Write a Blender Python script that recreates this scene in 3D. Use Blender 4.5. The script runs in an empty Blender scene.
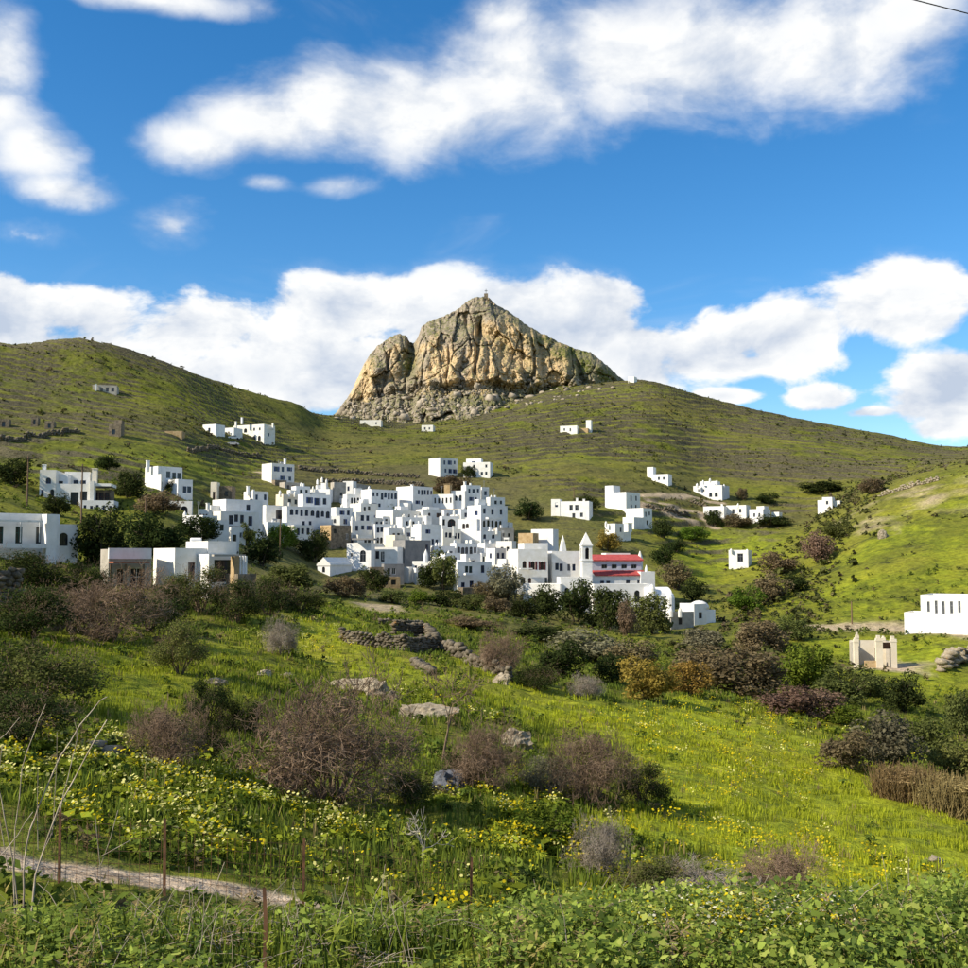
import bpy, math, random
import numpy as np
from mathutils import Vector, Matrix

random.seed(7)
RNG = np.random.default_rng(7)
scene = bpy.context.scene
COL = scene.collection
R = math.radians

# ------------------------------------------------------------------ camera, sky, sun, exposure
FPX = 484 / math.tan(R(24.0))            # photograph is 968 px square, 48 degree lens
PITCH = math.atan(76 / FPX)              # eye level lies 76 px below the middle
cam_d = bpy.data.cameras.new('camera')
cam_d.sensor_fit = 'HORIZONTAL'; cam_d.angle = R(48.0)
cam_d.clip_start = 0.05; cam_d.clip_end = 9000
cam = bpy.data.objects.new('camera', cam_d); COL.objects.link(cam)
cam.location = (0, 0, 0); cam.rotation_euler = (R(90) + PITCH, 0, 0)
scene.camera = cam

SUN_AZ, SUN_EL = -112.0, 34.0             # azimuth from the view direction (left negative), elevation
sd = Vector((math.sin(R(SUN_AZ)) * math.cos(R(SUN_EL)), math.cos(R(SUN_AZ)) * math.cos(R(SUN_EL)), math.sin(R(SUN_EL))))
sun_d = bpy.data.lights.new('sun', 'SUN'); sun_d.energy = 5.0; sun_d.angle = R(0.53); sun_d.color = (1.0, 0.90, 0.72)
sun = bpy.data.objects.new('sun', sun_d); COL.objects.link(sun)
sun.rotation_euler = sd.to_track_quat('Z', 'Y').to_euler()

vs = scene.view_settings
vs.view_transform = 'Standard'; vs.look = 'None'; vs.exposure = 0.50; vs.gamma = 1.0; vs.use_curve_mapping = False
scene.render.engine = 'CYCLES'
scene.cycles.use_denoising = True
scene.cycles.max_bounces = 5; scene.cycles.diffuse_bounces = 3; scene.cycles.transparent_max_bounces = 6


def pix_dir(u, v):
    x = (u - 484) / FPX; z = (484 - v) / FPX
    c, s = math.cos(PITCH), math.sin(PITCH)
    return x, c - z * s, s + z * c


def pix_azel(u, v):
    x, y, z = pix_dir(u, v)
    return math.atan2(x, y), math.atan2(z, math.hypot(x, y))


def to_pix(x, y, z):
    c, s = math.cos(PITCH), math.sin(PITCH)
    yy = y * c + z * s; zz = -y * s + z * c
    yy = np.where(np.abs(yy) < 1e-6, 1e-6, yy) if isinstance(yy, np.ndarray) else yy
    return 484 + FPX * x / yy, 484 - FPX * zz / yy


# ------------------------------------------------------------------ node helpers
class NT:
    def __init__(s, tree): s.t = tree; s.n = tree.nodes; s.l = tree.links; s.n.clear()
    def add(s, typ, **kw):
        n = s.n.new(typ)
        for k, v in kw.items(): setattr(n, k, v)
        return n
    def put(s, sock, val):
        if val is None: return
        if isinstance(val, bpy.types.NodeSocket): s.l.new(val, sock)
        else:
            if hasattr(sock.default_value, '__len__') and not hasattr(val, '__len__'): val = [val] * len(sock.default_value)
            if hasattr(val, '__len__') and len(sock.default_value) == 4 and len(val) == 3: val = (*val, 1)
            sock.default_value = val
    def math(s, op, a, b=None, c=None, clamp=False):
        n = s.add('ShaderNodeMath', operation=op, use_clamp=clamp)
        for i, q in enumerate((a, b, c)): s.put(n.inputs[i], q)
        return n.outputs[0]
    def vmath(s, op, a, b=None, c=None):
        n = s.add('ShaderNodeVectorMath', operation=op)
        for i, q in enumerate((a, b, c)):
            if q is not None: s.put(n.inputs[i], q)
        return n.outputs['Value'] if op in ('LENGTH', 'DOT_PRODUCT', 'DISTANCE') else n.outputs[0]
    def noise(s, vec, scale, detail=4, rough=0.55, dist=0.0, dims='3D'):
        n = s.add('ShaderNodeTexNoise', noise_dimensions=dims)
        s.put(n.inputs['Vector'], vec); n.inputs['Scale'].default_value = scale; n.inputs['Detail'].default_value = detail
        n.inputs['Roughness'].default_value = rough; n.inputs['Distortion'].default_value = dist
        return n.outputs[0]
    def ramp(s, val, lo, hi, a=0.0, b=1.0, smooth=True):
        n = s.add('ShaderNodeMapRange', interpolation_type='SMOOTHSTEP' if smooth else 'LINEAR')
        s.put(n.inputs[0], val)
        for i, q in enumerate((lo, hi, a, b)): s.put(n.inputs[1 + i], q)
        return n.outputs[0]
    def mix(s, f, a, b):
        n = s.add('ShaderNodeMix', data_type='RGBA')
        s.put(n.inputs[0], f); s.put(n.inputs[6], a); s.put(n.inputs[7], b)
        return n.outputs[2]
    def sep(s, v):
        n = s.add('ShaderNodeSeparateXYZ'); s.put(n.inputs[0], v); return n.outputs
    def comb(s, x, y, z):
        n = s.add('ShaderNodeCombineXYZ')
        for i, q in enumerate((x, y, z)): s.put(n.inputs[i], q)
        return n.outputs[0]
    def attr(s, name):
        return s.add('ShaderNodeAttribute', attribute_name=name)


# ------------------------------------------------------------------ sky with clouds
def build_sky():
    w = bpy.data.worlds.new('World'); scene.world = w; w.use_nodes = True
    N = NT(w.node_tree)
    sky = N.add('ShaderNodeTexSky', sky_type='NISHITA', sun_disc=False)
    sky.sun_elevation = R(SUN_EL); sky.sun_rotation = R(SUN_AZ)
    sky.air_density = 1.0; sky.dust_density = 0.15; sky.ozone_density = 3.0; sky.altitude = 400
    hs = N.add('ShaderNodeHueSaturation'); hs.inputs['Saturation'].default_value = 1.33; hs.inputs['Value'].default_value = 1.22
    N.l.new(sky.outputs[0], hs.inputs['Color'])
    d = N.add('ShaderNodeTexCoord').outputs['Generated']
    x, y, z = N.sep(d)
    az = N.math('ARCTAN2', x, y)
    el = N.math('ARCSINE', z)
    pp = 0.50                                                   # clouds repeat mirrored round the whole sky
    azp = N.math('SUBTRACT', N.math('PINGPONG', N.math('ADD', az, pp), 2 * pp), pp)
    p = N.comb(azp, el, 0.0)
    blobs = [(195, 142, 62, 26, 0.85), (262, 122, 80, 30, 1), (335, 108, 90, 38, 1), (425, 105, 105, 48, 1), (520, 75, 120, 62, 1), (620, 58, 130, 62, 1),
             (720, 48, 130, 66, 1), (820, 42, 115, 60, 1), (905, 10, 75, 42, .9), (500, 18, 62, 26, .8),
             (0, 58, 36, 56, .85), (26, 145, 52, 34, .85), (-8, 110, 40, 46, .85), (172, 225, 55, 36, .5), (30, 238, 75, 26, .42), (340, 186, 56, 18, .36), (268, 182, 46, 14, .3), (60, 190, 70, 22, .6),
             (150, -4, 100, 14, .8), 
             (0, 312, 84, 50, 1), (90, 312, 94, 42, 1), (190, 332, 94, 46, 1), (335, 312, 74, 46, 1), (260, 372, 160, 52, 1), (440, 312, 84, 42, 1), (350, 372, 130, 52, 1),
             (560, 322, 118, 46, 1), (625, 352, 90, 42, 1), (600, 300, 56, 28, 1), (100, 362, 160, 52, 1), (710, 347, 84, 36, 1), (782, 336, 66, 40, 1), (735, 366, 80, 16, .9),
             (905, 290, 80, 40, 1), (905, 318, 70, 28, .9), (722, 396, 42, 12, .7), (820, 398, 44, 20, .6), (948, 390, 56, 42, 1), (945, 426, 44, 14, .8), (870, 412, 50, 10, .5)]
    dens = None
    for (u, v, ru, rv, st) in blobs:
        a, e = pix_azel(u, v)
        ix, iy = FPX / ru, FPX / rv
        q = N.vmath('MULTIPLY_ADD', p, (ix, iy, 0), (-a * ix, -e * iy, 0))
        g = N.math('SUBTRACT', st, N.vmath('LENGTH', q))
        if dens is None: dens = g
        else:
            n = N.math('SMOOTH_MAX', dens, g, 0.25); dens = n
    # higher up and lower down the same fair-weather clouds go on, from noise alone
    dn = N.vmath('MULTIPLY', d, (1, 1, 1.7))
    hi = N.ramp(el, R(31), R(38))
    hin = N.math('MULTIPLY', N.math('SUBTRACT', N.noise(dn, 2.3, 5, .55), 0.52), 5.0)
    dens = N.math('ADD', N.math('MULTIPLY', dens, N.math('SUBTRACT', 1, hi)), N.math('MULTIPLY', hin, hi))
    sdir = (sd.x * .045, sd.y * .045, sd.z * .045 + .012)

    def turb(vec):
        a = N.noise(vec, 10.0, 6, 0.58, 0.2)
        b = N.noise(vec, 3.4, 2, 0.5)
        return N.math('MULTIPLY_ADD', b, 0.5, a)
    t1 = turb(dn); t2 = turb(N.vmath('ADD', dn, sdir))
    high = N.ramp(el, R(13), R(19))
    dd = N.math('MULTIPLY_ADD', N.math('SUBTRACT', t1, N.math('MULTIPLY_ADD', high, -.012, .762)), N.math('MULTIPLY_ADD', high, -.35, 2.1), N.math('MAXIMUM', dens, -0.9))
    wisp = N.noise(N.vmath('MULTIPLY', d, (1, 1, 2.6)), 4.0, 5, .62, .8)
    crisp = N.ramp(dd, -.03, .30); soft = N.math('MULTIPLY', N.ramp(dd, -.35, .80), .97)
    alpha = N.math('ADD', N.math('MULTIPLY', crisp, N.math('SUBTRACT', 1, high)), N.math('MULTIPLY', soft, high))
    thin = N.math('MULTIPLY', N.ramp(wisp, .54, .80), 0.16)
    alpha = N.math('MAXIMUM', alpha, thin)
    lit = N.math('MULTIPLY_ADD', N.math('SUBTRACT', t1, t2), 3.2, 0.72, clamp=True)
    thick = N.ramp(dd, .25, 1.5)
    low = N.ramp(el, R(15.5), R(8))
    grey = N.math('MULTIPLY', thick, N.math('MULTIPLY_ADD', low, .62, .14))
    lit = N.math('SUBTRACT', lit, grey, clamp=True)
    cloud = N.mix(lit, (3.9, 4.5, 5.5), (7.5, 7.5, 7.4))
    colr = N.mix(alpha, hs.outputs[0], cloud)
    bg = N.add('ShaderNodeBackground'); N.put(bg.inputs[0], colr); bg.inputs[1].default_value = 0.10
    out = N.add('ShaderNodeOutputWorld'); N.l.new(bg.outputs[0], out.inputs[0])
    w.cycles.sampling_method = 'MANUAL'; w.cycles.sample_map_resolution = 512


build_sky()

# ------------------------------------------------------------------ numpy noise
_P = np.random.default_rng(11).permutation(1024)
_P = np.concatenate([_P, _P, _P])
_G = np.random.default_rng(12).normal(size=(1024, 3)); _G /= np.linalg.norm(_G, axis=1)[:, None]


_G2x = np.cos(np.arange(1024) * 2.399963).astype(np.float32); _G2y = np.sin(np.arange(1024) * 2.399963).astype(np.float32)


def perlin(x, y, z=None):
    if z is None: return perlin2(x, y)
    x = np.asarray(x, float); y = np.asarray(y, float); z = np.asarray(z, float)
    xi = np.floor(x).astype(int); yi = np.floor(y).astype(int); zi = np.floor(z).astype(int)
    xf, yf, zf = x - xi, y - yi, z - zi
    f = lambda t: t * t * t * (t * (t * 6 - 15) + 10)
    a, b, c = f(xf), f(yf), f(zf)
    r = 0
    for i in (0, 1):
        for j in (0, 1):
            for k in (0, 1):
                h = _P[_P[_P[(xi + i) & 1023] + ((yi + j) & 1023)] + ((zi + k) & 1023)]
                g = _G[h]
                w = (a if i else 1 - a) * (b if j else 1 - b) * (c if k else 1 - c)
                r = r + w * (g[..., 0] * (xf - i) + g[..., 1] * (yf - j) + g[..., 2] * (zf - k))
    return r * 1.6


_P32 = _P.astype(np.int32)


def perlin2(x, y):
    x = np.asarray(x); y = np.asarray(y)
    xi = np.floor(x); yi = np.floor(y)
    xf = (x - xi).astype(np.float32); yf = (y - yi).astype(np.float32)
    xi = xi.astype(np.int32) & 1023; yi = yi.astype(np.int32) & 1023
    a = xf * xf * xf * (xf * (xf * 6 - 15) + 10); b = yf * yf * yf * (yf * (yf * 6 - 15) + 10)
    p0 = _P32[xi]; p1 = _P32[(xi + 1) & 1023]; y1 = (yi + 1) & 1023
    def c(h, dx, dy): return _G2x[h] * dx + _G2y[h] * dy
    n00 = c(_P32[p0 + yi], xf, yf); n10 = c(_P32[p1 + yi], xf - 1, yf)
    n01 = c(_P32[p0 + y1], xf, yf - 1); n11 = c(_P32[p1 + y1], xf - 1, yf - 1)
    l = n00 + a * (n10 - n00); u = n01 + a * (n11 - n01)
    return (l + b * (u - l)) * 1.5


def fbm(x, y, z=None, o=4, rough=.5):
    r = 0; a = 1; s = 1
    for i in range(o):
        r = r + a * perlin(x * s + 17.3 * i, y * s - 9.1 * i, None if z is None else z * s + 5.7 * i)
        a *= rough; s *= 2.03
    return r


def sstep(a, b, x):
    t = np.clip((x - a) / (b - a), 0, 1); return t * t * (3 - 2 * t)


def worley(x, y, seed=0):
    xi = np.floor(x).astype(int); yi = np.floor(y).astype(int)
    f1 = np.full(x.shape, 9.); f2 = np.full(x.shape, 9.); cid = np.zeros(x.shape, int)
    for i in (-1, 0, 1):
        for j in (-1, 0, 1):
            h = _P[_P[(xi + i + seed) & 1023] + ((yi + j) & 1023)]
            px = xi + i + .5 + .9 * (_P[h] / 1024 - .5); py = yi + j + .5 + .9 * (_P[h + 300] / 1024 - .5)
            dd = np.hypot(x - px, y - py)
            m = dd < f1
            f2 = np.where(m, f1, np.minimum(f2, dd)); cid = np.where(m, h, cid); f1 = np.where(m, dd, f1)
    return f1, f2, cid


# ------------------------------------------------------------------ terrain heights
# profiles of the ground: for each bearing (given as a picture column) pairs of (distance in metres, row) or (distance, 'z', height)
PROF = {
    -900: [(.5, 'z', -1.6), (5, 'z', -1.9), (15, 'z', -3.0), (40, 'z', -3), (90, 'z', 2), (200, 'z', 22), (400, 'z', 70), (500, 'z', 80), (800, 'z', 40), (1500, 'z', 0), (4000, 'z', -30)],
    -250: [(.5, 'z', -1.6), (5, 'z', -1.9), (11, 'z', -3.4), (14.5, 'z', -4.1), (27, 'z', -4.6), (45, 'z', -4.9), (70, 'z', -4.0), (95, 'z', -1.6), (125, 'z', 3), (160, 'z', 8), (210, 'z', 17), (270, 'z', 28), (340, 'z', 46), (400, 'z', 66), (470, 'z', 92), (540, 'z', 88), (800, 'z', 50), (1500, 'z', 0), (4000, 'z', -30)],
    0: [(.5, 'z', -1.6), (5, 973), (8, 940), (11, 908), (14.5, 868), (19, 832), (27, 765), (45, 700), (70, 640), (92, 605), (100, 590), (125, 565), (160, 525), (210, 484), (270, 452), (340, 420), (400, 383), (470, 344), (560, 'z', 88), (800, 'z', 50), (1500, 'z', 0), (4000, 'z', -30)],
    75: [(.5, 'z', -1.6), (5, 973), (8, 945), (11, 918), (14.5, 878), (19, 838), (27, 775), (45, 705), (70, 650), (95, 605), (110, 588), (140, 560), (175, 527), (200, 512), (250, 470), (300, 445), (360, 415), (410, 385), (475, 339), (560, 'z', 88), (800, 'z', 50), (1500, 'z', 0), (4000, 'z', -30)],
    160: [(.5, 'z', -1.6), (5, 973), (8, 945), (11, 925), (14.5, 888), (19, 850), (26, 790), (45, 720), (65, 668), (90, 628), (115, 592), (150, 565), (185, 533), (215, 506), (260, 480), (310, 455), (360, 430), (410, 402), (478, 363), (540, 'z', 78), (800, 'z', 45), (1500, 'z', 0), (4000, 'z', -30)],
    245: [(.5, 'z', -1.6), (5, 973), (9, 950), (14.5, 898), (20, 862), (27, 815), (45, 735), (65, 680), (90, 640), (120, 605), (165, 578), (200, 560), (240, 537), (280, 512), (330, 480), (370, 459), (410, 434), (455, 410), (495, 390), (620, 'z', 70), (800, 'z', 45), (1500, 'z', 0), (4000, 'z', -30)],
    290: [(.5, 'z', -1.6), (5, 973), (9, 953), (14.5, 903), (20, 871), (27, 828), (35, 788), (45, 746), (62, 696), (88, 650), (115, 615), (162, 589), (208, 572), (245, 549), (285, 521), (335, 486), (385, 462), (430, 441), (470, 422), (520, 403), (620, 'z', 74), (900, 'z', 45), (1500, 'z', 0), (4000, 'z', -30)],
    330: [(.5, 'z', -1.6), (5, 973), (9, 955), (14.5, 908), (20, 880), (27, 840), (35, 800), (45, 757), (60, 712), (85, 660), (110, 626), (160, 600), (215, 585), (250, 562), (290, 530), (340, 492), (400, 462), (480, 437), (530, 419), (565, 415), (615, 421), (700, 'z', 80), (900, 'z', 45), (1500, 'z', 0), (4000, 'z', -30)],
    410: [(.5, 'z', -1.6), (5, 973), (9, 955), (14.5, 915), (20, 888), (27, 850), (36, 805), (48, 755), (65, 705), (88, 662), (115, 635), (165, 608), (215, 596), (250, 570), (290, 535), (340, 497), (400, 466), (480, 439), (560, 427), (620, 420), (700, 'z', 90), (900, 'z', 60), (1500, 'z', 0), (4000, 'z', -30)],
    490: [(.5, 'z', -1.6), (5, 973), (9, 955), (15, 925), (20, 895), (27, 860), (37, 810), (50, 758), (68, 708), (92, 668), (125, 645), (175, 615), (212, 604), (245, 580), (290, 538), (340, 500), (400, 466), (480, 438), (560, 418), (620, 406), (700, 'z', 98), (900, 'z', 65), (1500, 'z', 0), (4000, 'z', -30)],
    560: [(.5, 'z', -1.6), (5, 973), (8, 940), (13, 'z', -5.0), (20, 'z', -6.6), (27, 880), (38, 825), (52, 768), (72, 715), (98, 680), (130, 658), (170, 636), (205, 620), (240, 590), (280, 548), (330, 508), (390, 468), (470, 440), (560, 410), (620, 392), (700, 'z', 112), (900, 'z', 65), (1500, 'z', 0), (4000, 'z', -30)],
    640: [(.5, 'z', -1.6), (5, 973), (7.5, 938), (12, 'z', -5.2), (18, 'z', -7.0), (27, 893), (38, 835), (54, 778), (76, 725), (104, 690), (135, 666), (170, 645), (205, 632), (245, 600), (280, 562), (330, 522), (390, 480), (470, 445), (560, 412), (650, 382), (720, 'z', 100), (900, 'z', 60), (1500, 'z', 0), (4000, 'z', -30)],
    720: [(.5, 'z', -1.6), (5, 973), (7.5, 935), (12, 'z', -5.4), (18, 'z', -7.4), (28, 898), (40, 838), (56, 785), (80, 735), (108, 702), (135, 684), (165, 660), (200, 635), (240, 608), (290, 572), (340, 540), (390, 506), (450, 475), (560, 432), (670, 402), (740, 'z', 92), (900, 'z', 60), (1500, 'z', 0), (4000, 'z', -30)],
    800: [(.5, 'z', -1.6), (5, 973), (7.5, 932), (12, 'z', -5.6), (18, 'z', -7.8), (30, 898), (42, 845), (58, 800), (82, 748), (110, 712), (135, 692), (160, 668), (185, 640), (205, 630), (235, 602), (280, 570), (330, 536), (390, 510), (450, 480), (560, 440), (680, 421), (750, 'z', 84), (900, 'z', 55), (1500, 'z', 0), (4000, 'z', -30)],
    880: [(.5, 'z', -1.6), (5, 973), (7.5, 930), (12, 'z', -5.7), (18, 'z', -8.0), (30, 900), (44, 850), (60, 805), (84, 765), (108, 735), (130, 708), (155, 672), (170, 664), (190, 634), (205, 628), (230, 598), (270, 553), (320, 512), (360, 490), (400, 484), (450, 478), (560, 450), (690, 434), (760, 'z', 78), (900, 'z', 50), (1500, 'z', 0), (4000, 'z', -30)],
    968: [(.5, 'z', -1.6), (5, 973), (7.5, 930), (12, 'z', -5.7), (18, 'z', -8.2), (30, 905), (44, 860), (60, 826), (84, 790), (108, 760), (130, 722), (155, 682), (175, 650), (190, 634), (205, 627), (230, 594), (270, 545), (320, 492), (355, 466), (400, 461), (450, 460), (560, 456), (690, 447), (760, 'z', 70), (900, 'z', 48), (1500, 'z', 0), (4000, 'z', -30)],
    1200: [(.5, 'z', -1.6), (5, 'z', -1.9), (12, 'z', -5.2), (18, 'z', -8.2), (30, 'z', -10.5), (60, 'z', -15), (108, 'z', -19), (155, 'z', -16), (205, 'z', -10), (270, 'z', 8), (355, 'z', 36), (450, 'z', 45), (690, 'z', 66), (760, 'z', 62), (900, 'z', 40), (1500, 'z', 0), (4000, 'z', -30)],
    1900: [(.5, 'z', -1.6), (5, 'z', -1.9), (12, 'z', -4), (30, 'z', -8), (60, 'z', -10), (155, 'z', -8), (270, 'z', 8), (450, 'z', 35), (690, 'z', 55), (900, 'z', 40), (1500, 'z', 0), (4000, 'z', -30)],
}


def pchip(x, y, xq):
    x = np.asarray(x, float); y = np.asarray(y, float); h = np.diff(x); dl = np.diff(y) / h
    m = np.zeros_like(y)
    w1 = 2 * h[1:] + h[:-1]; w2 = h[1:] + 2 * h[:-1]
    ok = dl[:-1] * dl[1:] > 0
    with np.errstate(divide='ignore', invalid='ignore'):
        m[1:-1] = np.where(ok, (w1 + w2) / (w1 / dl[:-1] + w2 / dl[1:]), 0)
    m[0] = dl[0]; m[-1] = dl[-1]
    i = np.clip(np.searchsorted(x, xq) - 1, 0, len(h) - 1)
    t = (xq - x[i]) / h[i]
    return ((1 + 2 * t) * (1 - t) ** 2) * y[i] + t * (1 - t) ** 2 * h[i] * m[i] + t * t * (3 - 2 * t) * y[i + 1] + t * t * (t - 1) * h[i] * m[i + 1]


LD0, LD1, NLD = math.log(0.4), math.log(4000), 1400
_ld = np.linspace(LD0, LD1, NLD)
_us = sorted(PROF)
_azs, _rows = [], []
for u in _us:
    ds, zs = [], []
    for p in PROF[u]:
        ds.append(math.log(p[0]))
        if p[1] == 'z': zs.append(p[2])
        else:
            a, e = pix_azel(u, p[1]); zs.append(p[0] * math.tan(e))
    _azs.append(math.atan2(u - 484, FPX)); _rows.append(pchip(ds, zs, np.clip(_ld, ds[0], ds[-1])))
_back = pchip([math.log(q) for q in (.4, 6, 20, 60, 200, 500, 4000)], [-1.6, -1.5, 1, 8, 30, 60, -30], _ld)
_azs = [-math.pi, -1.9] + _azs + [1.9, math.pi]
_rows = [_back, _back * .7 + _rows[0] * .3] + _rows + [_back * .7 + _rows[-1] * .3, _back]
_azs = np.array(_azs); _rows = np.array(_rows)
NAZ = 2400
_azq = np.linspace(-math.pi, math.pi, NAZ)
TAB = np.stack([pchip(_azs, _rows[:, j], _azq) for j in range(NLD)], 1)


def base_h(x, y):
    x = np.asarray(x, float); y = np.asarray(y, float)
    d = np.maximum(np.hypot(x, y), .41); a = np.arctan2(x, y)
    fi = (np.log(d) - LD0) / (LD1 - LD0) * (NLD - 1); fi = np.clip(fi, 0, NLD - 1.001)
    fa = np.clip((a + math.pi) / (2 * math.pi) * (NAZ - 1), 0, NAZ - 1.001)
    i = fi.astype(int); k = fa.astype(int); s = fi - i; t = fa - k
    return TAB[k, i] * (1 - t) * (1 - s) + TAB[k + 1, i] * t * (1 - s) + TAB[k, i + 1] * (1 - t) * s + TAB[k + 1, i + 1] * t * s


def hit_base(u, v, d0=3.0, d1=1200):
    a, e = pix_azel(u, v)
    ds = np.exp(np.linspace(math.log(d0), math.log(d1), 2500))
    g = base_h(np.sin(a) * ds, np.cos(a) * ds) - ds * math.tan(e)
    w = np.nonzero(g >= 0)[0]
    d = ds[w[0]] if len(w) else d1
    return math.sin(a) * d, math.cos(a) * d


def in_poly(x, y, poly):
    r = np.zeros(x.shape, bool); n = len(poly); j = n - 1
    for i in range(n):
        xi, yi = poly[i]; xj, yj = poly[j]
        with np.errstate(divide='ignore', invalid='ignore'):
            r ^= ((yi > y) != (yj > y)) & (x < (xj - xi) * (y - yi) / (yj - yi) + xi)
        j = i
    return r


def soft_poly(x, y, pix, soft, warp=None):
    """0..1 membership of ground points in a plot of land whose corners are seen at the given pixels"""
    poly = [hit_base(u, v) for u, v in pix]
    cx = sum(p[0] for p in poly) / len(poly); cy = sum(p[1] for p in poly) / len(poly)
    if warp is not None: x = x + soft * warp[0]; y = y + soft * warp[1]
    acc = 0
    for q in (-1, -.33, .33, 1):
        pp = [(px + q * soft * (px - cx) / (math.hypot(px - cx, py - cy) + 1e-6), py + q * soft * (py - cy) / (math.hypot(px - cx, py - cy) + 1e-6)) for px, py in poly]
        acc = acc + in_poly(x, y, pp) * .25
    return acc


def seg_dist(x, y, pts):
    best = np.full(x.shape, 1e9)
    for (ax, ay), (bx, by) in zip(pts[:-1], pts[1:]):
        L2 = (bx - ax) ** 2 + (by - ay) ** 2 + 1e-9
        t = np.clip(((x - ax) * (bx - ax) + (y - ay) * (by - ay)) / L2, 0, 1)
        best = np.minimum(best, np.hypot(x - ax - t * (bx - ax), y - ay - t * (by - ay)))
    return best


VILLAGE = [hit_base(u, v) for u, v in ((190, 560), (330, 598), (520, 612), (700, 640), (715, 600), (640, 540), (520, 478), (430, 468), (300, 470), (190, 490))]
GULLY = [hit_base(u, v) for u, v in ((968, 770), (905, 735), (850, 705), (790, 690), (740, 670), (760, 630), (790, 585), (815, 550), (845, 505), (870, 480))]


def soft_edge(x, y):
    cx = sum(p[0] for p in VILLAGE) / len(VILLAGE); cy = sum(p[1] for p in VILLAGE) / len(VILLAGE)
    return sum(in_poly(x, y, [(cx + (px - cx) * k, cy + (py - cy) * k) for px, py in VILLAGE]) * .2 for k in (.85, .92, 1, 1.08, 1.16))


def terrace_mask(x, y):
    d = np.hypot(x, y); a = np.degrees(np.arctan2(x, y))
    m = sstep(190, 260, d) * (1 - sstep(640, 700, d))
    m = m * (1 - soft_edge(x, y) * .9)
    m = m * (1 - .75 * sstep(13.5, 16.5, a) * (1 - sstep(360, 400, d)))     # smooth spur beside the chapel
    m = m * np.clip(.75 + .9 * fbm(x / 90, y / 90, o=2), .15, 1)
    m = m * np.clip(seg_dist(x, y, GULLY) / 25, 0, 1)
    return m


def terrace(x, y, h):
    step = 2.6 + .5 * np.sin(np.arctan2(x, y) * 9)
    s = h / step + .55 * fbm(x / 60 + 3, y / 60, o=3) + .10 * fbm(x / 9, y / 9, o=2)
    fl = np.floor(s); fr = s - fl
    riser = sstep(.70, .97, fr)
    return (fl + .36 * fr + .64 * riser - s) * step, np.where((fr > .68), np.sin(np.pi * np.clip((fr - .68) / .32, 0, 1)), 0)


def ground(x, y, want=False):
    x = np.asarray(x, float); y = np.asarray(y, float)
    h = base_h(x, y); d = np.hypot(x, y)
    m = terrace_mask(x, y)
    dz, ris = terrace(x, y, h)
    h2 = h + dz * m
    k = sstep(4, 30, d)
    h2 = h2 + k * (.28 * fbm(x / 7, y / 7, o=3) + .10 * fbm(x / 1.6, y / 1.6, o=2)) + sstep(60, 200, d) * .5 * fbm(x / 28, y / 28, o=3)
    h2 = h2 + .05 * fbm(x / .8, y / .8, o=2) * (1 - k)
    return (h2, ris * m) if want else h2


def gz(x, y):
    return float(ground(np.array([x]), np.array([y]))[0])


def hit(u, v, d0=3.0, d1=1200):
    """the ground point seen at a pixel"""
    a, e = pix_azel(u, v)
    ds = np.exp(np.linspace(math.log(d0), math.log(d1), 2600))
    g = ground(np.sin(a) * ds, np.cos(a) * ds) - ds * math.tan(e)
    w = np.nonzero(g >= 0)[0]
    d = ds[w[0]] if len(w) else d1
    x, y = math.sin(a) * d, math.cos(a) * d
    return x, y, gz(x, y), d


def stand(u, vtop, H, d0=60, d1=900):
    """distance at which something H metres tall on the ground reaches up to pixel row vtop"""
    a, e = pix_azel(u, vtop)
    ds = np.linspace(d0, d1, 3000)
    g = ground(np.sin(a) * ds, np.cos(a) * ds) + H - ds * math.tan(e)
    w = np.nonzero(g >= 0)[0]
    return ds[w[0]] if len(w) else d1


# ------------------------------------------------------------------ object helpers
def link(name, me, mat=None, parent=None, loc=None):
    o = bpy.data.objects.new(name, me); COL.objects.link(o)
    if mat is not None and me is not None and not me.materials: me.materials.append(mat)
    if parent is not None: o.parent = parent
    if loc is not None: o.location = loc
    return o


def mesh(name, v, f, smooth=False):
    me = bpy.data.meshes.new(name)
    v = np.asarray(v, np.float32)
    if isinstance(f, np.ndarray):
        n, k = f.shape
        me.vertices.add(len(v)); me.vertices.foreach_set('co', v.ravel())
        me.loops.add(n * k); me.loops.foreach_set('vertex_index', f.ravel().astype(np.int32))
        me.polygons.add(n); me.polygons.foreach_set('loop_start', (np.arange(n) * k).astype(np.int32))
        me.update(calc_edges=True); me.validate()
    else:
        me.from_pydata([tuple(map(float, q)) for q in v], [], f)
    if smooth: me.polygons.foreach_set('use_smooth', np.ones(len(me.polygons), bool))
    me.update()
    return me


def tag(o, label=None, cat=None, group=None, kind=None):
    if label: o['label'] = label
    if cat: o['category'] = cat
    if group: o['group'] = group
    if kind: o['kind'] = kind
    return o


def thing(name, label, cat, loc=(0, 0, 0), rz=0, group=None):
    o = bpy.data.objects.new(name, None); COL.objects.link(o); o.empty_display_size = .2
    o.location = loc; o.rotation_euler = (0, 0, rz)
    return tag(o, label, cat, group, 'thing')


def principled(name, rough=.9, spec=.2):
    m = bpy.data.materials.new(name); m.use_nodes = True
    N = NT(m.node_tree)
    b = N.add('ShaderNodeBsdfPrincipled'); b.inputs['Roughness'].default_value = rough
    b.inputs['Specular IOR Level'].default_value = spec
    o = N.add('ShaderNodeOutputMaterial'); N.l.new(b.outputs[0], o.inputs[0])
    return m, N, b


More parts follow.
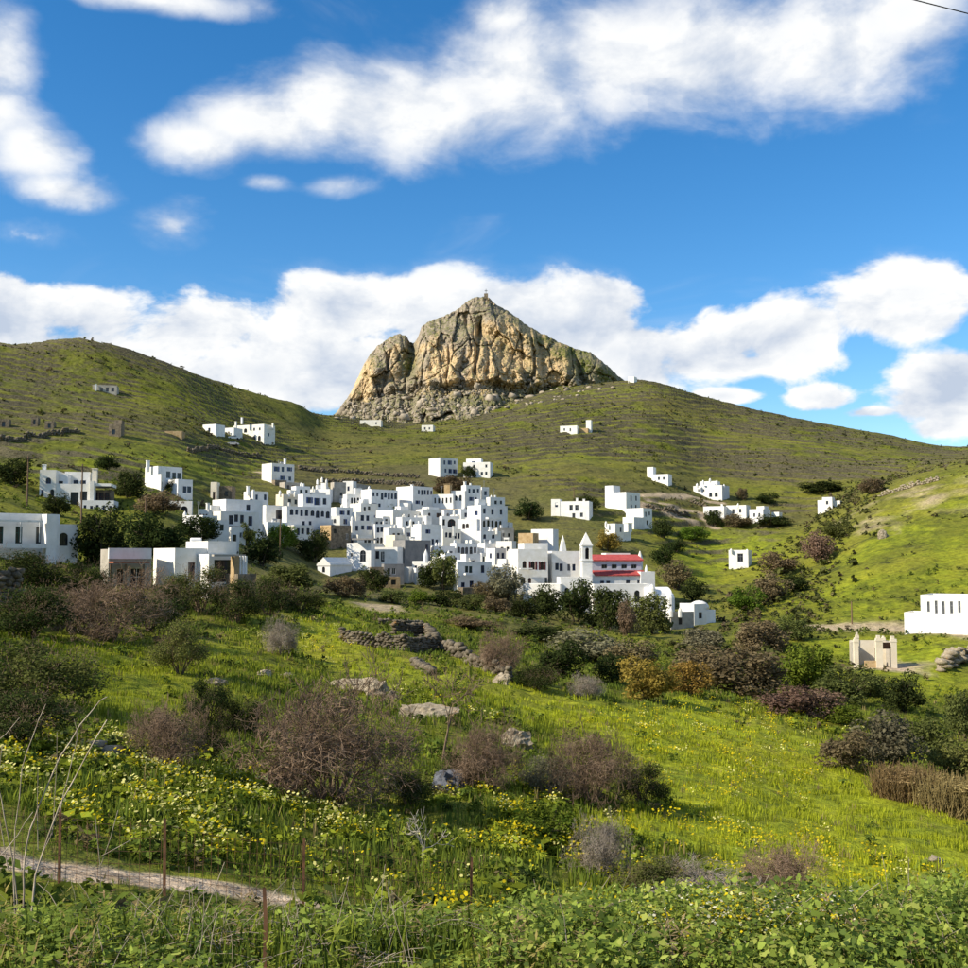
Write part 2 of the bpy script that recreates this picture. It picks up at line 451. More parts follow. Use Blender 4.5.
def mat_var(name, c1, c2, scale=2.0, rough=.9, spec=.2, rand=.0, bump=0.0, bscale=20., detail=4, obj=False):
    """two colours mixed by noise, with a brightness shift for each object"""
    m, N, b = principled(name, rough, spec)
    pos = N.add('ShaderNodeTexCoord').outputs['Object'] if obj else N.add('ShaderNodeNewGeometry').outputs['Position']
    n = N.noise(pos, scale, detail)
    c = N.mix(N.ramp(n, .35, .65), c1, c2)
    if rand:
        r = N.add('ShaderNodeObjectInfo').outputs['Random']
        hsv = N.add('ShaderNodeHueSaturation')
        N.put(hsv.inputs['Value'], N.math('MULTIPLY_ADD', r, 2 * rand, 1 - rand))
        N.put(hsv.inputs['Color'], c); c = hsv.outputs[0]
    N.put(b.inputs['Base Color'], c)
    if bump:
        bp = N.add('ShaderNodeBump'); bp.inputs['Strength'].default_value = bump; bp.inputs['Distance'].default_value = .05
        N.put(bp.inputs['Height'], N.noise(pos, bscale, 5)); N.l.new(bp.outputs[0], b.inputs['Normal'])
    return m

# ------------------------------------------------------------------ terrain mesh
def near_path(): return [hit_base(u, v)[:2] for u, v in ((-120, 862), (-20, 862), (40, 866), (100, 873), (160, 882), (205, 888), (236, 893))]


PATH_LINE = near_path()


def zones(x, y):
    """how lush, dry, bare or flowering the ground is at each point"""
    dd = np.hypot(x, y); pd = seg_dist(x, y, PATH_LINE)
    # plots of land
    W = (1.2 * fbm(x / 14, y / 14, o=3), 1.2 * fbm(x / 14 + 40, y / 14 + 7, o=3))
    lush = soft_poly(x, y, [(470, 660), (560, 690), (640, 712), (700, 698), (800, 725), (968, 800), (1100, 900), (1100, 930), (600, 905), (640, 830), (600, 760), (520, 720)], 4, W)
    lush = np.maximum(lush, soft_poly(x, y, [(790, 615), (968, 622), (1150, 622), (1150, 470), (968, 470), (880, 510), (830, 550)], 8, W) * np.clip(.36 + .8 * fbm(x / 16, y / 16, o=3), .08, .6))
    lush = np.maximum(lush, soft_poly(x, y, [(640, 600), (780, 560), (790, 535), (700, 525), (650, 560)], 6, W) * .7)
    lush = np.maximum(lush, soft_poly(x, y, [(780, 640), (968, 640), (968, 700), (900, 690)], 4, W) * .8)
    lush = np.maximum(lush, soft_poly(x, y, [(260, 620), (340, 610), (460, 690), (330, 690)], 5, W) * .75)
    lush = np.maximum(lush, soft_poly(x, y, [(0, 628), (150, 640), (260, 640), (250, 700), (120, 735), (0, 700)], 4, W) * .6)
    lush = np.maximum(lush, soft_poly(x, y, [(190, 474), (265, 477), (265, 456), (140, 448), (0, 462), (0, 476)], 6, W) * .45)
    lush = np.maximum(lush, soft_poly(x, y, [(520, 470), (640, 470), (620, 440), (520, 445)], 6, W) * .25)
    dry = sstep(230, 420, dd) * np.clip(.55 + .8 * fbm(x / 70, y / 70, o=3), 0, 1)
    dry = np.maximum(dry, soft_poly(x, y, [(360, 600), (480, 625), (560, 640), (560, 622), (480, 608), (360, 590)], 4, W) * .7)
    dry = np.maximum(dry, soft_poly(x, y, [(285, 480), (450, 490), (440, 462), (290, 455)], 6, W))
    soil = sstep(1.35, 1.0, pd + .18 * fbm(x / .7, y / .7, o=3)) * (dd < 40)
    soil = np.maximum(soil, soft_poly(x, y, [(845, 668), (930, 672), (925, 662), (870, 660)], 2.5, W))
    soil = np.maximum(soil, .75 * soft_poly(x, y, [(362, 603), (402, 606), (398, 612), (366, 610)], 3, W))
    for line, w in (([(775, 630), (830, 628), (880, 627), (930, 631), (975, 634)], 8), ([(640, 495), (690, 497), (720, 503)], 3), ([(650, 500), (700, 512), (716, 528)], 2.5), ([(255, 470), (300, 485)], 2.5), ([(640, 505), (690, 520)], 4)):
        pts = [hit_base(u, v) for u, v in line]
        soil = np.maximum(soil, .8 * sstep(w, w * .4, seg_dist(x, y, pts)))
    bare = soft_poly(x, y, [(860, 505), (968, 478), (968, 500), (880, 530)], 8, W) * np.clip(.3 + 1.3 * fbm(x / 12, y / 12, o=3), 0, 1) * .7
    soil = np.maximum(soil, bare)
    yel = 0 * x
    for poly, k in (([(0, 745), (90, 750), (200, 790), (300, 815), (300, 838), (150, 835), (0, 800)], 1.), ([(480, 800), (560, 800), (570, 850), (470, 845)], .9), ([(600, 730), (700, 700), (860, 720), (800, 800), (690, 840)], .35),
                    ([(700, 690), (840, 705), (968, 760), (968, 780), (780, 735)], .45), ([(260, 630), (320, 620), (360, 650), (280, 655)], .7), ([(640, 830), (860, 850), (840, 890), (600, 880)], .4), ([(330, 670), (450, 700), (460, 715), (380, 700)], .4)):
        yel = np.maximum(yel, k * soft_poly(x, y, poly, 3, W))
    return np.clip(lush, 0, 1), dry, soil, yel


def build_terrain():
    az = np.concatenate([np.linspace(-180, -60, 25)[:-1], np.linspace(-60, -27.6, 40)[:-1], np.arange(-27.6, 27.6, .115), np.linspace(27.6, 60, 40)[:-1], np.linspace(60, 180, 26)])
    d = np.concatenate([np.exp(np.arange(math.log(.5), math.log(230), .0135)), np.arange(230, 700, 1.3), np.exp(np.linspace(math.log(700), math.log(3900), 40))])
    A, D = np.meshgrid(np.radians(az), d, indexing='ij')
    X = np.sin(A) * D; Y = np.cos(A) * D
    Z, ris = ground(X, Y, True)
    na, nd = X.shape
    idx = np.arange(na * nd).reshape(na, nd)
    f = np.stack([idx[:-1, :-1], idx[:-1, 1:], idx[1:, 1:], idx[1:, :-1]], -1).reshape(-1, 4)[:, ::-1]
    me = mesh('terrain', np.stack([X, Y, Z], -1).reshape(-1, 3), f, True)
    x, y = X.ravel(), Y.ravel(); dd = D.ravel(); aa = np.degrees(A.ravel())
    lush, dry, soil, yel = zones(x, y)
    lush = np.clip(lush, 0, 1)
    village = soft_edge(x, y)
    hh = base_h(x, y); st = 2.6 + .5 * np.sin(np.arctan2(x, y) * 9)      # each terrace strip is its own small field
    lvl = np.floor(hh / st + .55 * fbm(x / 60 + 3, y / 60, o=3) + .10 * fbm(x / 9, y / 9, o=2))
    band = np.clip(.5 + .9 * perlin2(lvl * .77 + .31, np.degrees(np.arctan2(x, y)) / 5.0 + lvl * 3.7) + .5 * fbm(x / 40, y / 40, o=2), 0, 1) * terrace_mask(x, y)
    for nm, ch in (('zone', (lush, dry, soil, ris.ravel())), ('zone_b', (yel, village, band, 0 * x))):
        at = me.color_attributes.new(nm, 'FLOAT_COLOR', 'POINT')
        at.data.foreach_set('color', np.stack(ch, -1).astype(np.float32).ravel())
    m, N, b = principled('grassland', .95, .1)
    pos = N.add('ShaderNodeNewGeometry').outputs['Position']
    za = N.attr('zone'); l_, d_, s_ = N.sep(za.outputs['Vector'])[:3]; st_ = za.outputs['Alpha']
    zb = N.attr('zone_b'); y_, v_, bd_ = N.sep(zb.outputs['Vector'])[:3]
    n1 = N.noise(pos, .045, 5, .6); n2 = N.noise(pos, .35, 5, .6); n3 = N.noise(pos, 3.0, 4, .65); n4 = N.noise(pos, .012, 3, .5)
    grass = N.mix(N.ramp(n2, .3, .7), (.098, .112, .014), (.155, .166, .018))
    grass = N.mix(N.ramp(n1, .42, .62), grass, (.185, .186, .022))
    lushc = N.mix(N.ramp(n2, .3, .7), (.160, .205, .013), (.280, .305, .017))
    lushc = N.mix(N.ramp(n1, .45, .7), lushc, (.310, .300, .022))
    dryc = N.mix(N.ramp(n2, .3, .72), (.115, .104, .026), (.205, .172, .050))
    dryc = N.mix(N.ramp(n1, .40, .66), dryc, (.145, .142, .026))
    c = N.mix(N.math('MULTIPLY', d_, N.ramp(n1, .3, .55)), grass, dryc)
    c = N.mix(N.math('MULTIPLY', N.ramp(bd_, .45, .85), .55), c, (.150, .165, .030))
    c = N.mix(N.math('MULTIPLY', N.ramp(bd_, .40, .05), N.math('MULTIPLY', d_, .5)), c, (.072, .068, .034))
    c = N.mix(N.math('MULTIPLY', l_, N.ramp(n2, .15, .5)), c, lushc)
    c = N.mix(N.math('MULTIPLY', N.ramp(N.noise(pos, .9, 4, .7), .5, .62), y_), c, (.36, .33, .02))
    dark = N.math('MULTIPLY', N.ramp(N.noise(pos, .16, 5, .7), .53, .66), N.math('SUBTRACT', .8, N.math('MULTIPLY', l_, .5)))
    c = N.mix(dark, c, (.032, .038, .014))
    c = N.mix(N.math('MULTIPLY', v_, .5), c, (.10, .085, .05))
    stone = N.mix(N.ramp(n3, .35, .65), (.048, .043, .026), (.130, .112, .072))
    c = N.mix(N.math('MULTIPLY', N.math('MULTIPLY', N.ramp(st_, .12, .55), .92), N.ramp(n1, .33, .50)), c, stone)
    soil_c = N.mix(N.ramp(N.noise(pos, 2.2, 5, .7), .3, .7), (.34, .25, .165), (.56, .445, .32))
    c = N.mix(s_, c, soil_c)
    fine = N.math('MULTIPLY_ADD', N.noise(pos, 9.0, 3, .7), .9, .55)
    tuft = N.ramp(N.noise(pos, 1.0, 4, .7), .30, .70, .55, 1.32)
    fine = N.math('MULTIPLY', fine, tuft)
    mx = N.add('ShaderNodeMix', data_type='RGBA', blend_type='MULTIPLY'); mx.inputs[0].default_value = .8
    N.put(mx.inputs[6], c); N.put(mx.inputs[7], N.comb(fine, fine, fine)); c = mx.outputs[2]
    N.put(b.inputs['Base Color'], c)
    bp = N.add('ShaderNodeBump'); bp.inputs['Strength'].default_value = .9; bp.inputs['Distance'].default_value = .35
    hgt = N.math('ADD', N.math('MULTIPLY', n3, .35), N.math('MULTIPLY', N.noise(pos, .8, 5, .65), 1.0))
    N.put(bp.inputs['Height'], hgt); N.l.new(bp.outputs[0], b.inputs['Normal'])
    o = link('ground', me, m); tag(o, 'grassy valley and terraced hillsides under the village', kind='structure')
    return o


build_terrain()


# ------------------------------------------------------------------ the crag
def build_crag():
    D0 = 640.0; s = D0 / FPX
    T = np.array([(330, 416), (336, 411), (345, 399), (352, 387), (360, 369), (367, 355), (377, 343), (389, 335), (399, 331.5), (405, 334), (409, 340), (413, 342), (417, 335), (421, 323), (431, 318), (445, 313), (457, 307), (465, 299), (474, 294.5), (483, 293), (489, 295), (497, 302), (510, 309), (518, 315), (526, 322), (540, 330), (555, 337), (566, 343), (580, 348.5), (592, 351), (603, 359.5), (613, 368), (622, 377), (632, 384)], float)
    B = np.array([(330, 455), (400, 452), (450, 448), (520, 438), (580, 430), (632, 424)], float)
    nu, nv = 470, 270
    u = np.linspace(331, 631, nu)
    top = np.interp(u, T[:, 0], T[:, 1]) + 1.1 * fbm(u / 5.3, u * 0 + 3.3, o=4, rough=.6)
    bot = np.interp(u, B[:, 0], B[:, 1])
    t = np.linspace(0, 1, nv)
    U = u[:, None] + 0 * t; V = bot[:, None] + (top - bot)[:, None] * t[None, :]
    # rounded buttresses standing side by side: (column, top row, half width, how far it stands out, lean)
    pil = [(372, 352, 26, 30, -.18), (393, 333, 15, 24, -.12), (352, 385, 18, 22, -.25), (442, 316, 27, 44, -.05), (428, 330, 16, 38, -.10), (462, 318, 15, 40, .06), (447, 362, 17, 47, .0),
           (500, 298, 25, 36, .10), (488, 325, 14, 38, .05), (520, 320, 17, 36, .12), (530, 345, 14, 36, .1), (552, 338, 19, 40, .14), (562, 355, 14, 38, .12), (590, 348, 18, 22, .3), (610, 366, 14, 16, .3),
           (475, 294, 14, 16, 0), (540, 332, 12, 12, .3), (570, 345, 14, 18, .3), (470, 372, 16, 42, 0), (510, 365, 18, 42, 0), (540, 372, 16, 38, .1), (405, 345, 16, 22, 0), (414, 352, 14, 28, 0)]
    rng = np.random.default_rng(5)
    for k in range(70):
        uu = rng.uniform(345, 610); tt = np.interp(uu, T[:, 0], T[:, 1]); vv = rng.uniform(tt + 25, np.interp(uu, B[:, 0], B[:, 1]) - 12)
        pil.append((uu, vv, rng.uniform(4, 10), 34 + (vv - tt) * .16 + rng.uniform(-6, 3), rng.uniform(-.2, .2)))
    prot = np.zeros_like(U)
    Uw = U + 2.5 * fbm(U / 16, V / 30, o=3); Vw = V + 3 * fbm(U / 14 + 9, V / 20, o=3)
    for (uc, vt, hw, pr, lean) in pil:
        q = (Uw - uc - lean * (Vw - vt)) / hw
        q2 = np.where(q < .55, (q - .55) / 1.55, (q - .55) / .45)      # long lit flank, short dark one
        a = np.sqrt(np.clip(1 - q2 * q2, 0, 1))
        r = np.sqrt(np.clip((Vw - vt) / (hw * .9), 0, 1))
        prot = np.maximum(prot, pr * a ** .7 * r)
    prot = prot * np.interp(u, [331, 345, 600, 631], [.5, 1, .9, .3])[:, None]
    frac = (1 - t)[None, :]
    va = np.interp(u, [331, 370, 420, 480, 540, 590, 631], [396, 386, 378, 374, 378, 380, 384])[:, None] + 5 * fbm(U / 18, V * 0, o=3)
    apr = np.clip((V - va) / 60, 0, 2)                           # below the cliff a broken apron of slabs runs out
    lean = np.clip((V - top[:, None]) / 125, 0, 1.3) ** 1.25 * 40 + apr * np.interp(u, [331, 450, 520, 560, 600, 631], [70, 74, 56, 26, 8, 0])[:, None]
    front = prot * .62 * (1 - .85 * sstep(0, .22, apr)) + lean
    # blocks and cracks
    f1, f2, cid = worley(Uw / 19, Vw / 34, 3)
    front += ((_P[cid] / 1024) - .5) * 9.0 - 2.2 * sstep(.08, .0, f2 - f1)
    f1, f2, cid = worley(Uw / 7 + 20, Vw / 12, 5)
    low = sstep(-.1, .3, (V - va) / 60)
    front += (((_P[cid] / 1024) - .5) * 3.2 - 2.0 * sstep(.10, .0, f2 - f1)) * (.22 + 1.0 * low)
    f1, f2, cid = worley(Uw / 3.2 + 50, Vw / 3.6, 9)
    front += (((_P[cid] / 1024) - .5) * 2.0 - 1.2 * sstep(.14, .0, f2 - f1)) * (.06 + 1.2 * low)
    front += 5.0 * fbm(U / 26, V / 40, o=2) + 2.2 * fbm(U / 11, V / 11 + 30, o=4, rough=.5) + 1.4 * np.abs(fbm((U + V * .6) / 14, (V - U * .35) / 9 + 9, o=3)) + .6 * fbm(U / 1.4, V / 2.4, o=3, rough=.6)
    # long vertical clefts
    for uc, v0, v1, wd, dp, ln in ((481, 318, 372, 2.2, 13, -.10), (466, 312, 350, 1.8, 9, .1), (533, 330, 380, 2.4, 13, .05), (413, 340, 385, 3.0, 7, -.15), (390, 350, 400, 2, 9, -.2), (448, 345, 380, 1.6, 8, 0), (516, 325, 360, 1.6, 7, .3), (575, 350, 385, 3, 9, .3), (425, 345, 385, 1.5, 7, -.1), (497, 372, 395, 2, 8, .1)):
        q = np.abs(Uw - uc - ln * (V - v0)) / wd
        front -= .5 * dp * np.clip(1 - q, 0, 1) ** .7 * sstep(v0 - 8, v0 + 6, V) * (1 - sstep(v1 - 4, v1 + 8, V))
    edge = np.minimum(1, (1 - t) / .10)[None, :]
    front = front * (edge ** .55) + 2.0 * (1 - edge) * fbm(U / 4, V / 4, o=2)
    f_all = [front]
    y = D0 + 34 - front
    # real size: the face stands at its own distance
    z = (560 - V) * s * 1.0; x = (U - 484) * s
    P1 = np.stack([x, y, z], -1)
    # keep the outline where it is seen: scale each row about its own depth only slightly
    k = (y / D0)[..., None]
    P1 = np.concatenate([P1[..., :1] * k, P1[..., 1:2], P1[..., 2:] * k], -1)
    # back of the massif
    nb = 40
    tb = np.linspace(0, 1, nb)[1:]
    topP = P1[:, -1, :]
    back = np.zeros((nu, nb - 1, 3))
    back[..., 0] = topP[:, None, 0] * (1 + .02 * tb)
    back[..., 1] = topP[:, None, 1] + 75 * tb
    back[..., 2] = topP[:, None, 2] - (tb ** 1.4) * (topP[:, None, 2] - 70)
    back[..., 1] += 3 * fbm(back[..., 0] / 12, back[..., 2] / 12, o=3) * np.minimum(1, tb * 6)
    back[..., 2] += 2.0 * fbm(back[..., 0] / 9, back[..., 1] / 9, o=3) * np.minimum(1, tb * 6) * np.minimum(1, (1 - tb) * 6)
    P = np.concatenate([P1, back], 1)
    n2 = P.shape[1]
    idx = np.arange(nu * n2).reshape(nu, n2)
    f = np.stack([idx[:-1, :-1], idx[1:, :-1], idx[1:, 1:], idx[:-1, 1:]], -1).reshape(-1, 4)
    me = mesh('crag', P.reshape(-1, 3), f, True)
    # stain zones: ochre faces, grey caps
    och = np.zeros_like(U)
    for (uc, vc, ru, rv, a) in ((505, 350, 34, 38, 1), (552, 362, 26, 26, 1), (362, 380, 18, 26, .8), (440, 365, 26, 34, .75), (535, 350, 20, 30, .8), (395, 360, 14, 24, .5), (480, 385, 30, 16, .7)):
        och = np.maximum(och, a * np.exp(-((U - uc) / ru) ** 2 - ((V - vc) / rv) ** 2))
    och = np.clip(och + .25 * fbm(U / 12, V / 16, o=3), 0, 1)
    veg = np.zeros_like(U)
    for (uc, vc, ru, rv, a) in ((572, 350, 30, 10, 1.4), (545, 338, 20, 7, 1.2), (408, 360, 9, 18, 1.2), (585, 364, 18, 16, 1.2), (606, 374, 18, 14, 1.2), (520, 318, 14, 5, .9), (480, 330, 5, 30, .5), (530, 372, 7, 16, .6), (500, 400, 90, 10, 1.0), (560, 396, 60, 8, 1.2), (505, 345, 6, 12, .6), (463, 330, 6, 10, .5)):
        veg = np.maximum(veg, a * np.exp(-((U - uc) / ru) ** 2 - ((V - vc) / rv) ** 2))
    veg = np.maximum(veg, sstep(.0, .5, apr) * np.clip(.15 + 1.5 * fbm(U / 9, V / 4, o=3), 0, 1))
    pad = np.zeros((nu, n2 - nv))
    at = me.color_attributes.new('zone', 'FLOAT_COLOR', 'POINT')
    ch = [np.concatenate([q, pad + w], 1).ravel() for q, w in ((och, .2), (veg, .4), (och * 0, 0), (och * 0 + 1, 1))]
    at.data.foreach_set('color', np.stack(ch, -1).astype(np.float32).ravel())
    m, N, b = principled('crag_rock', .92, .15)
    geo = N.add('ShaderNodeNewGeometry'); pos = geo.outputs['Position']
    o_, g_, _ = N.sep(N.attr('zone').outputs['Vector'])[:3]
    n1 = N.noise(pos, .09, 5, .6); n2_ = N.noise(pos, .5, 6, .65); n3 = N.noise(N.vmath('MULTIPLY', pos, (1, 1, .45)), .30, 5, .6)
    grey = N.mix(N.ramp(n2_, .3, .7), (.21, .172, .128), (.40, .335, .255))
    grey = N.mix(N.ramp(n3, .5, .68), grey, (.10, .084, .064))
    ochre = N.mix(N.ramp(n2_, .3, .7), (.42, .295, .155), (.62, .47, .29))
    ochre = N.mix(N.ramp(n3, .56, .70), ochre, (.20, .13, .075))
    c = N.mix(N.ramp(N.math('ADD', o_, N.math('MULTIPLY', N.math('SUBTRACT', n1, .5), 1.2)), .25, .6), grey, ochre)
    nz = N.sep(geo.outputs['Normal'])[2]
    flat = N.math('MULTIPLY', N.ramp(nz, .45, .75), N.ramp(n2_, .40, .6))
    gm = N.math('MAXIMUM', N.math('MULTIPLY', g_, N.ramp(n2_, .3, .6)), N.math('MULTIPLY', flat, .85), clamp=True)
    c = N.mix(gm, c, N.mix(n2_, (.070, .085, .018), (.140, .145, .035)))
    N.put(b.inputs['Base Color'], c)
    bp = N.add('ShaderNodeBump'); bp.inputs['Strength'].default_value = 1.0; bp.inputs['Distance'].default_value = .7
    N.put(bp.inputs['Height'], N.math('ADD', n2_, N.math('MULTIPLY', n3, .7))); N.l.new(bp.outputs[0], b.inputs['Normal'])
    o = link('rocky_hill', me, m); tag(o, 'steep golden grey rock peak above the village', kind='structure')
    # boulders of the scree at its foot: too many to count
    rng = np.random.default_rng(8)
    bv, bf = rock_proto(rng)
    V_, F_ = [], []; off = 0
    spots = []
    while len(spots) < 420:
        uu = rng.uniform(336, 615)
        lo = np.interp(uu, [336, 380, 450, 520, 600], [420, 425, 420, 408, 392]); hi = np.interp(uu, [336, 380, 450, 500, 600], [406, 394, 384, 376, 376])
        vv = rng.uniform(hi, lo)
        if rng.random() > np.interp(uu, [336, 450, 500, 615], [1, 1, .5, .25]): continue
        spots.append((uu, vv))
    for uu, vv in spots:
        # find the surface: crag face or ground, whichever is nearer
        i = int(np.clip((uu - 331) / 300 * (nu - 1), 0, nu - 1))
        j = int(np.clip(np.interp(vv, [top[i], bot[i]], [nv - 1, 0]), 0, nv - 1))
        pc = P1[i, j]
        ax, ay = hit_base(uu, vv)
        pg = np.array([ax, ay, float(ground(np.array([ax]), np.array([ay]))[0])])
        p = pc if pc[1] < pg[1] else pg
        if p is pg and pg[1] > 720: continue
        r = rng.uniform(.5, 1.6) * (2.0 if rng.random() < .12 else 1)
        q = bv[rng.integers(len(bv))] * np.array([rng.uniform(.7, 1.7), rng.uniform(.7, 1.3), rng.uniform(.45, 1.2)]) * r
        ang = rng.uniform(0, 6.28); ca, sa = math.cos(ang), math.sin(ang)
        q = np.stack([q[:, 0] * ca - q[:, 1] * sa, q[:, 0] * sa + q[:, 1] * ca, q[:, 2]], -1) + p
        V_.append(q); F_.append(bf + off); off += len(q)
    mm = mat_var('scree_stone', (.20, .165, .12), (.40, .34, .26), .25, bump=.5, bscale=1.2)
    so = link('scree_boulders', mesh('scree_boulders', np.concatenate(V_), np.concatenate(F_)), mm); tag(so, 'pale boulders of the scree at the foot of the rock peak', 'boulders', kind='stuff')


def rock_proto(rng, n=6):
    """a few angular lumps sharing one face list"""
    ph = (1 + 5 ** .5) / 2
    v = np.array([(-1, ph, 0), (1, ph, 0), (-1, -ph, 0), (1, -ph, 0), (0, -1, ph), (0, 1, ph), (0, -1, -ph), (0, 1, -ph), (ph, 0, -1), (ph, 0, 1), (-ph, 0, -1), (-ph, 0, 1)]) / 1.9
    f = np.array([(0, 11, 5), (0, 5, 1), (0, 1, 7), (0, 7, 10), (0, 10, 11), (1, 5, 9), (5, 11, 4), (11, 10, 2), (10, 7, 6), (7, 1, 8), (3, 9, 4), (3, 4, 2), (3, 2, 6), (3, 6, 8), (3, 8, 9), (4, 9, 5), (2, 4, 11), (6, 2, 10), (8, 6, 7), (9, 8, 1)])
    return [v * (1 + rng.uniform(-.36, .30, (12, 1))) * rng.uniform(.8, 1.2, (1, 3)) for _ in range(n)], f


build_crag()

# ------------------------------------------------------------------ plants: prototypes
def leaf_mat(name, c1, c2, rand=.25, scale=3.0, trans=.3):
    m = bpy.data.materials.new(name); m.use_nodes = True
    N = NT(m.node_tree)
    pos = N.add('ShaderNodeNewGeometry').outputs['Position']
    c = N.mix(N.ramp(N.noise(pos, scale, 3, .6), .35, .65), c1, c2)
    r = N.add('ShaderNodeObjectInfo').outputs['Random']
    hsv = N.add('ShaderNodeHueSaturation'); N.put(hsv.inputs['Color'], c)
    N.put(hsv.inputs['Value'], N.math('MULTIPLY_ADD', r, 2 * rand, 1 - rand))
    N.put(hsv.inputs['Hue'], N.math('MULTIPLY_ADD', N.math('FRACT', N.math('MULTIPLY', r, 7.31)), .03, .485))
    d = N.add('ShaderNodeBsdfDiffuse'); t = N.add('ShaderNodeBsdfTranslucent'); mx = N.add('ShaderNodeMixShader')
    N.put(d.inputs[0], hsv.outputs[0]); N.put(t.inputs[0], hsv.outputs[0]); mx.inputs[0].default_value = trans
    N.l.new(d.outputs[0], mx.inputs[1]); N.l.new(t.outputs[0], mx.inputs[2])
    o = N.add('ShaderNodeOutputMaterial'); N.l.new(mx.outputs[0], o.inputs[0])
    return m


M = {}
M['leaf_dark'] = leaf_mat('leaf_dark', (0.029, 0.042, 0.015), (0.061, 0.079, 0.022))
M['leaf_olive'] = leaf_mat('leaf_olive', (0.081, 0.095, 0.030), (0.155, 0.169, 0.049))
M['leaf_bright'] = leaf_mat('leaf_bright', (0.087, 0.145, 0.020), (0.181, 0.239, 0.032))
M['leaf_ochre'] = leaf_mat('leaf_ochre', (0.224, 0.152, 0.035), (0.376, 0.264, 0.064), .1)
M['leaf_grey'] = leaf_mat('leaf_grey', (0.123, 0.116, 0.072), (0.217, 0.203, 0.123))
M['leaf_brown'] = leaf_mat('leaf_brown', (.120, .092, .050), (.225, .175, .098), .2)
M['leaf_pink'] = leaf_mat('leaf_pink', (.140, .092, .062), (.240, .165, .115), .12)
M['reed'] = leaf_mat('reed', (0.285, 0.203, 0.090), (0.450, 0.338, 0.165), .12)
M['twig_brown'] = mat_var('twig_brown', (.135, .092, .060), (.235, .165, .112), 2.0, rand=.15)
M['twig_grey'] = mat_var('twig_grey', (0.192, 0.160, 0.125), (0.336, 0.288, 0.232), 2.0, rand=.15)
M['bark'] = mat_var('bark', (.075, .055, .040), (.140, .110, .080), 4.0, rand=.15)
M['bark_pale'] = mat_var('bark_pale', (.30, .27, .22), (.45, .41, .34), 6.0)


def leaf_cloud(rng, n, size, lobes=14, flat=.55, shell=.55):
    """leaf-sized faces spread through a lumpy crown: x, y in -.5..5, z 0..1"""
    c = []
    while len(c) < lobes:
        p = rng.uniform((-.36, -.36, .18), (.36, .36, .86))
        if (p[0] / .4) ** 2 + (p[1] / .4) ** 2 + ((p[2] - .45) / .48) ** 2 < 1: c.append(p)
    c = np.array(c); rad = rng.uniform(.13, .24, lobes)
    k = rng.integers(lobes, size=n)
    dv = rng.normal(size=(n, 3)); dv /= np.linalg.norm(dv, axis=1)[:, None]
    r = rad[k] * rng.uniform(shell, 1.08, n)
    pos = c[k] + dv * r[:, None]
    keep = pos[:, 2] > .01; pos, dv = pos[keep], dv[keep]; n = len(pos)
    nrm = dv * .7 + rng.normal(size=(n, 3)) * .55 + np.array([0, 0, .25]); nrm /= np.linalg.norm(nrm, axis=1)[:, None]
    t = np.cross(nrm, rng.normal(size=(n, 3))); t /= np.linalg.norm(t, axis=1)[:, None]
    b = np.cross(nrm, t)
    s = size * rng.uniform(.55, 1.35, n)[:, None]
    v = np.stack([pos - t * s, pos - b * s * flat + nrm * s * .15, pos + t * s, pos + b * s * flat + nrm * s * .1], 1).reshape(-1, 3)
    f = np.arange(n * 4).reshape(n, 4)
    return v, f


def prisms(segs):
    """three-sided tapering rods: rows of (ax ay az bx by bz ra rb)"""
    s = np.asarray(segs, float)
    a, b, ra, rb = s[:, :3], s[:, 3:6], s[:, 6], s[:, 7]
    d = b - a; d /= np.maximum(np.linalg.norm(d, axis=1), 1e-9)[:, None]
    ref = np.where(np.abs(d[:, 2:3]) > .9, np.array([[1., 0, 0]]), np.array([[0, 0, 1.]]))
    p = np.cross(d, ref); p /= np.maximum(np.linalg.norm(p, axis=1), 1e-9)[:, None]; q = np.cross(d, p)
    vs_ = []
    for e, r in ((a, ra), (b, rb)):
        for k in range(3):
            w = k * 2.0944; vs_.append(e + (p * math.cos(w) + q * math.sin(w)) * r[:, None])
    v = np.stack(vs_, 1).reshape(-1, 3)
    n = len(s); o = (np.arange(n) * 6)[:, None]
    f = np.concatenate([o + np.array([[k, (k + 1) % 3, 3 + (k + 1) % 3, 3 + k]]) for k in range(3)], 0)
    return v, f


def branch_tree(rng, stems, levels, r0, spread, kids=(3, 4), up=.25, first=.28, dome=True, rmin=.0015):
    thick, thin = [], []

    def grow(p, d, ln, r, lv):
        d = d / np.linalg.norm(d)
        for _ in range(2):
            e = p + d * ln * .5
            (thick if lv < 2 else thin).append((*p, *e, r, r * .78)); r = max(r * .78, rmin); p = e
            d = d + rng.normal(size=3) * .22; d[2] += up * .12; d /= np.linalg.norm(d)
        if lv >= levels: return
        for _ in range(rng.integers(kids[0], kids[1] + 1)):
            nd = d + rng.normal(size=3) * .62; nd[2] += up * .3
            if p[2] + nd[2] * ln * .6 < .02: nd[2] = abs(nd[2])
            grow(p, nd, ln * rng.uniform(.60, .82), max(r * .62, rmin), lv + 1)
    for k in range(stems):
        a = 6.283 * (k + rng.random()) / stems; t = spread * rng.uniform(.3, 1)
        d = np.array([math.cos(a) * t, math.sin(a) * t, 1.0])
        grow(np.array([math.cos(a) * .02, math.sin(a) * .02, -.06]), d, first * rng.uniform(.8, 1.15), r0 * rng.uniform(.7, 1), 0)

    th, tn = np.array(thick), np.array(thin)
    allp = np.concatenate([th[:, 3:6], tn[:, 3:6]])
    sx = .5 / max(np.percentile(np.abs(allp[:, :2]), 98), 1e-6); sz = 1 / np.percentile(allp[:, 2], 98)
    for q in (th, tn):
        q[:, [0, 1, 3, 4]] *= sx; q[:, [2, 5]] *= sz
    return th, tn


PROTO = {}


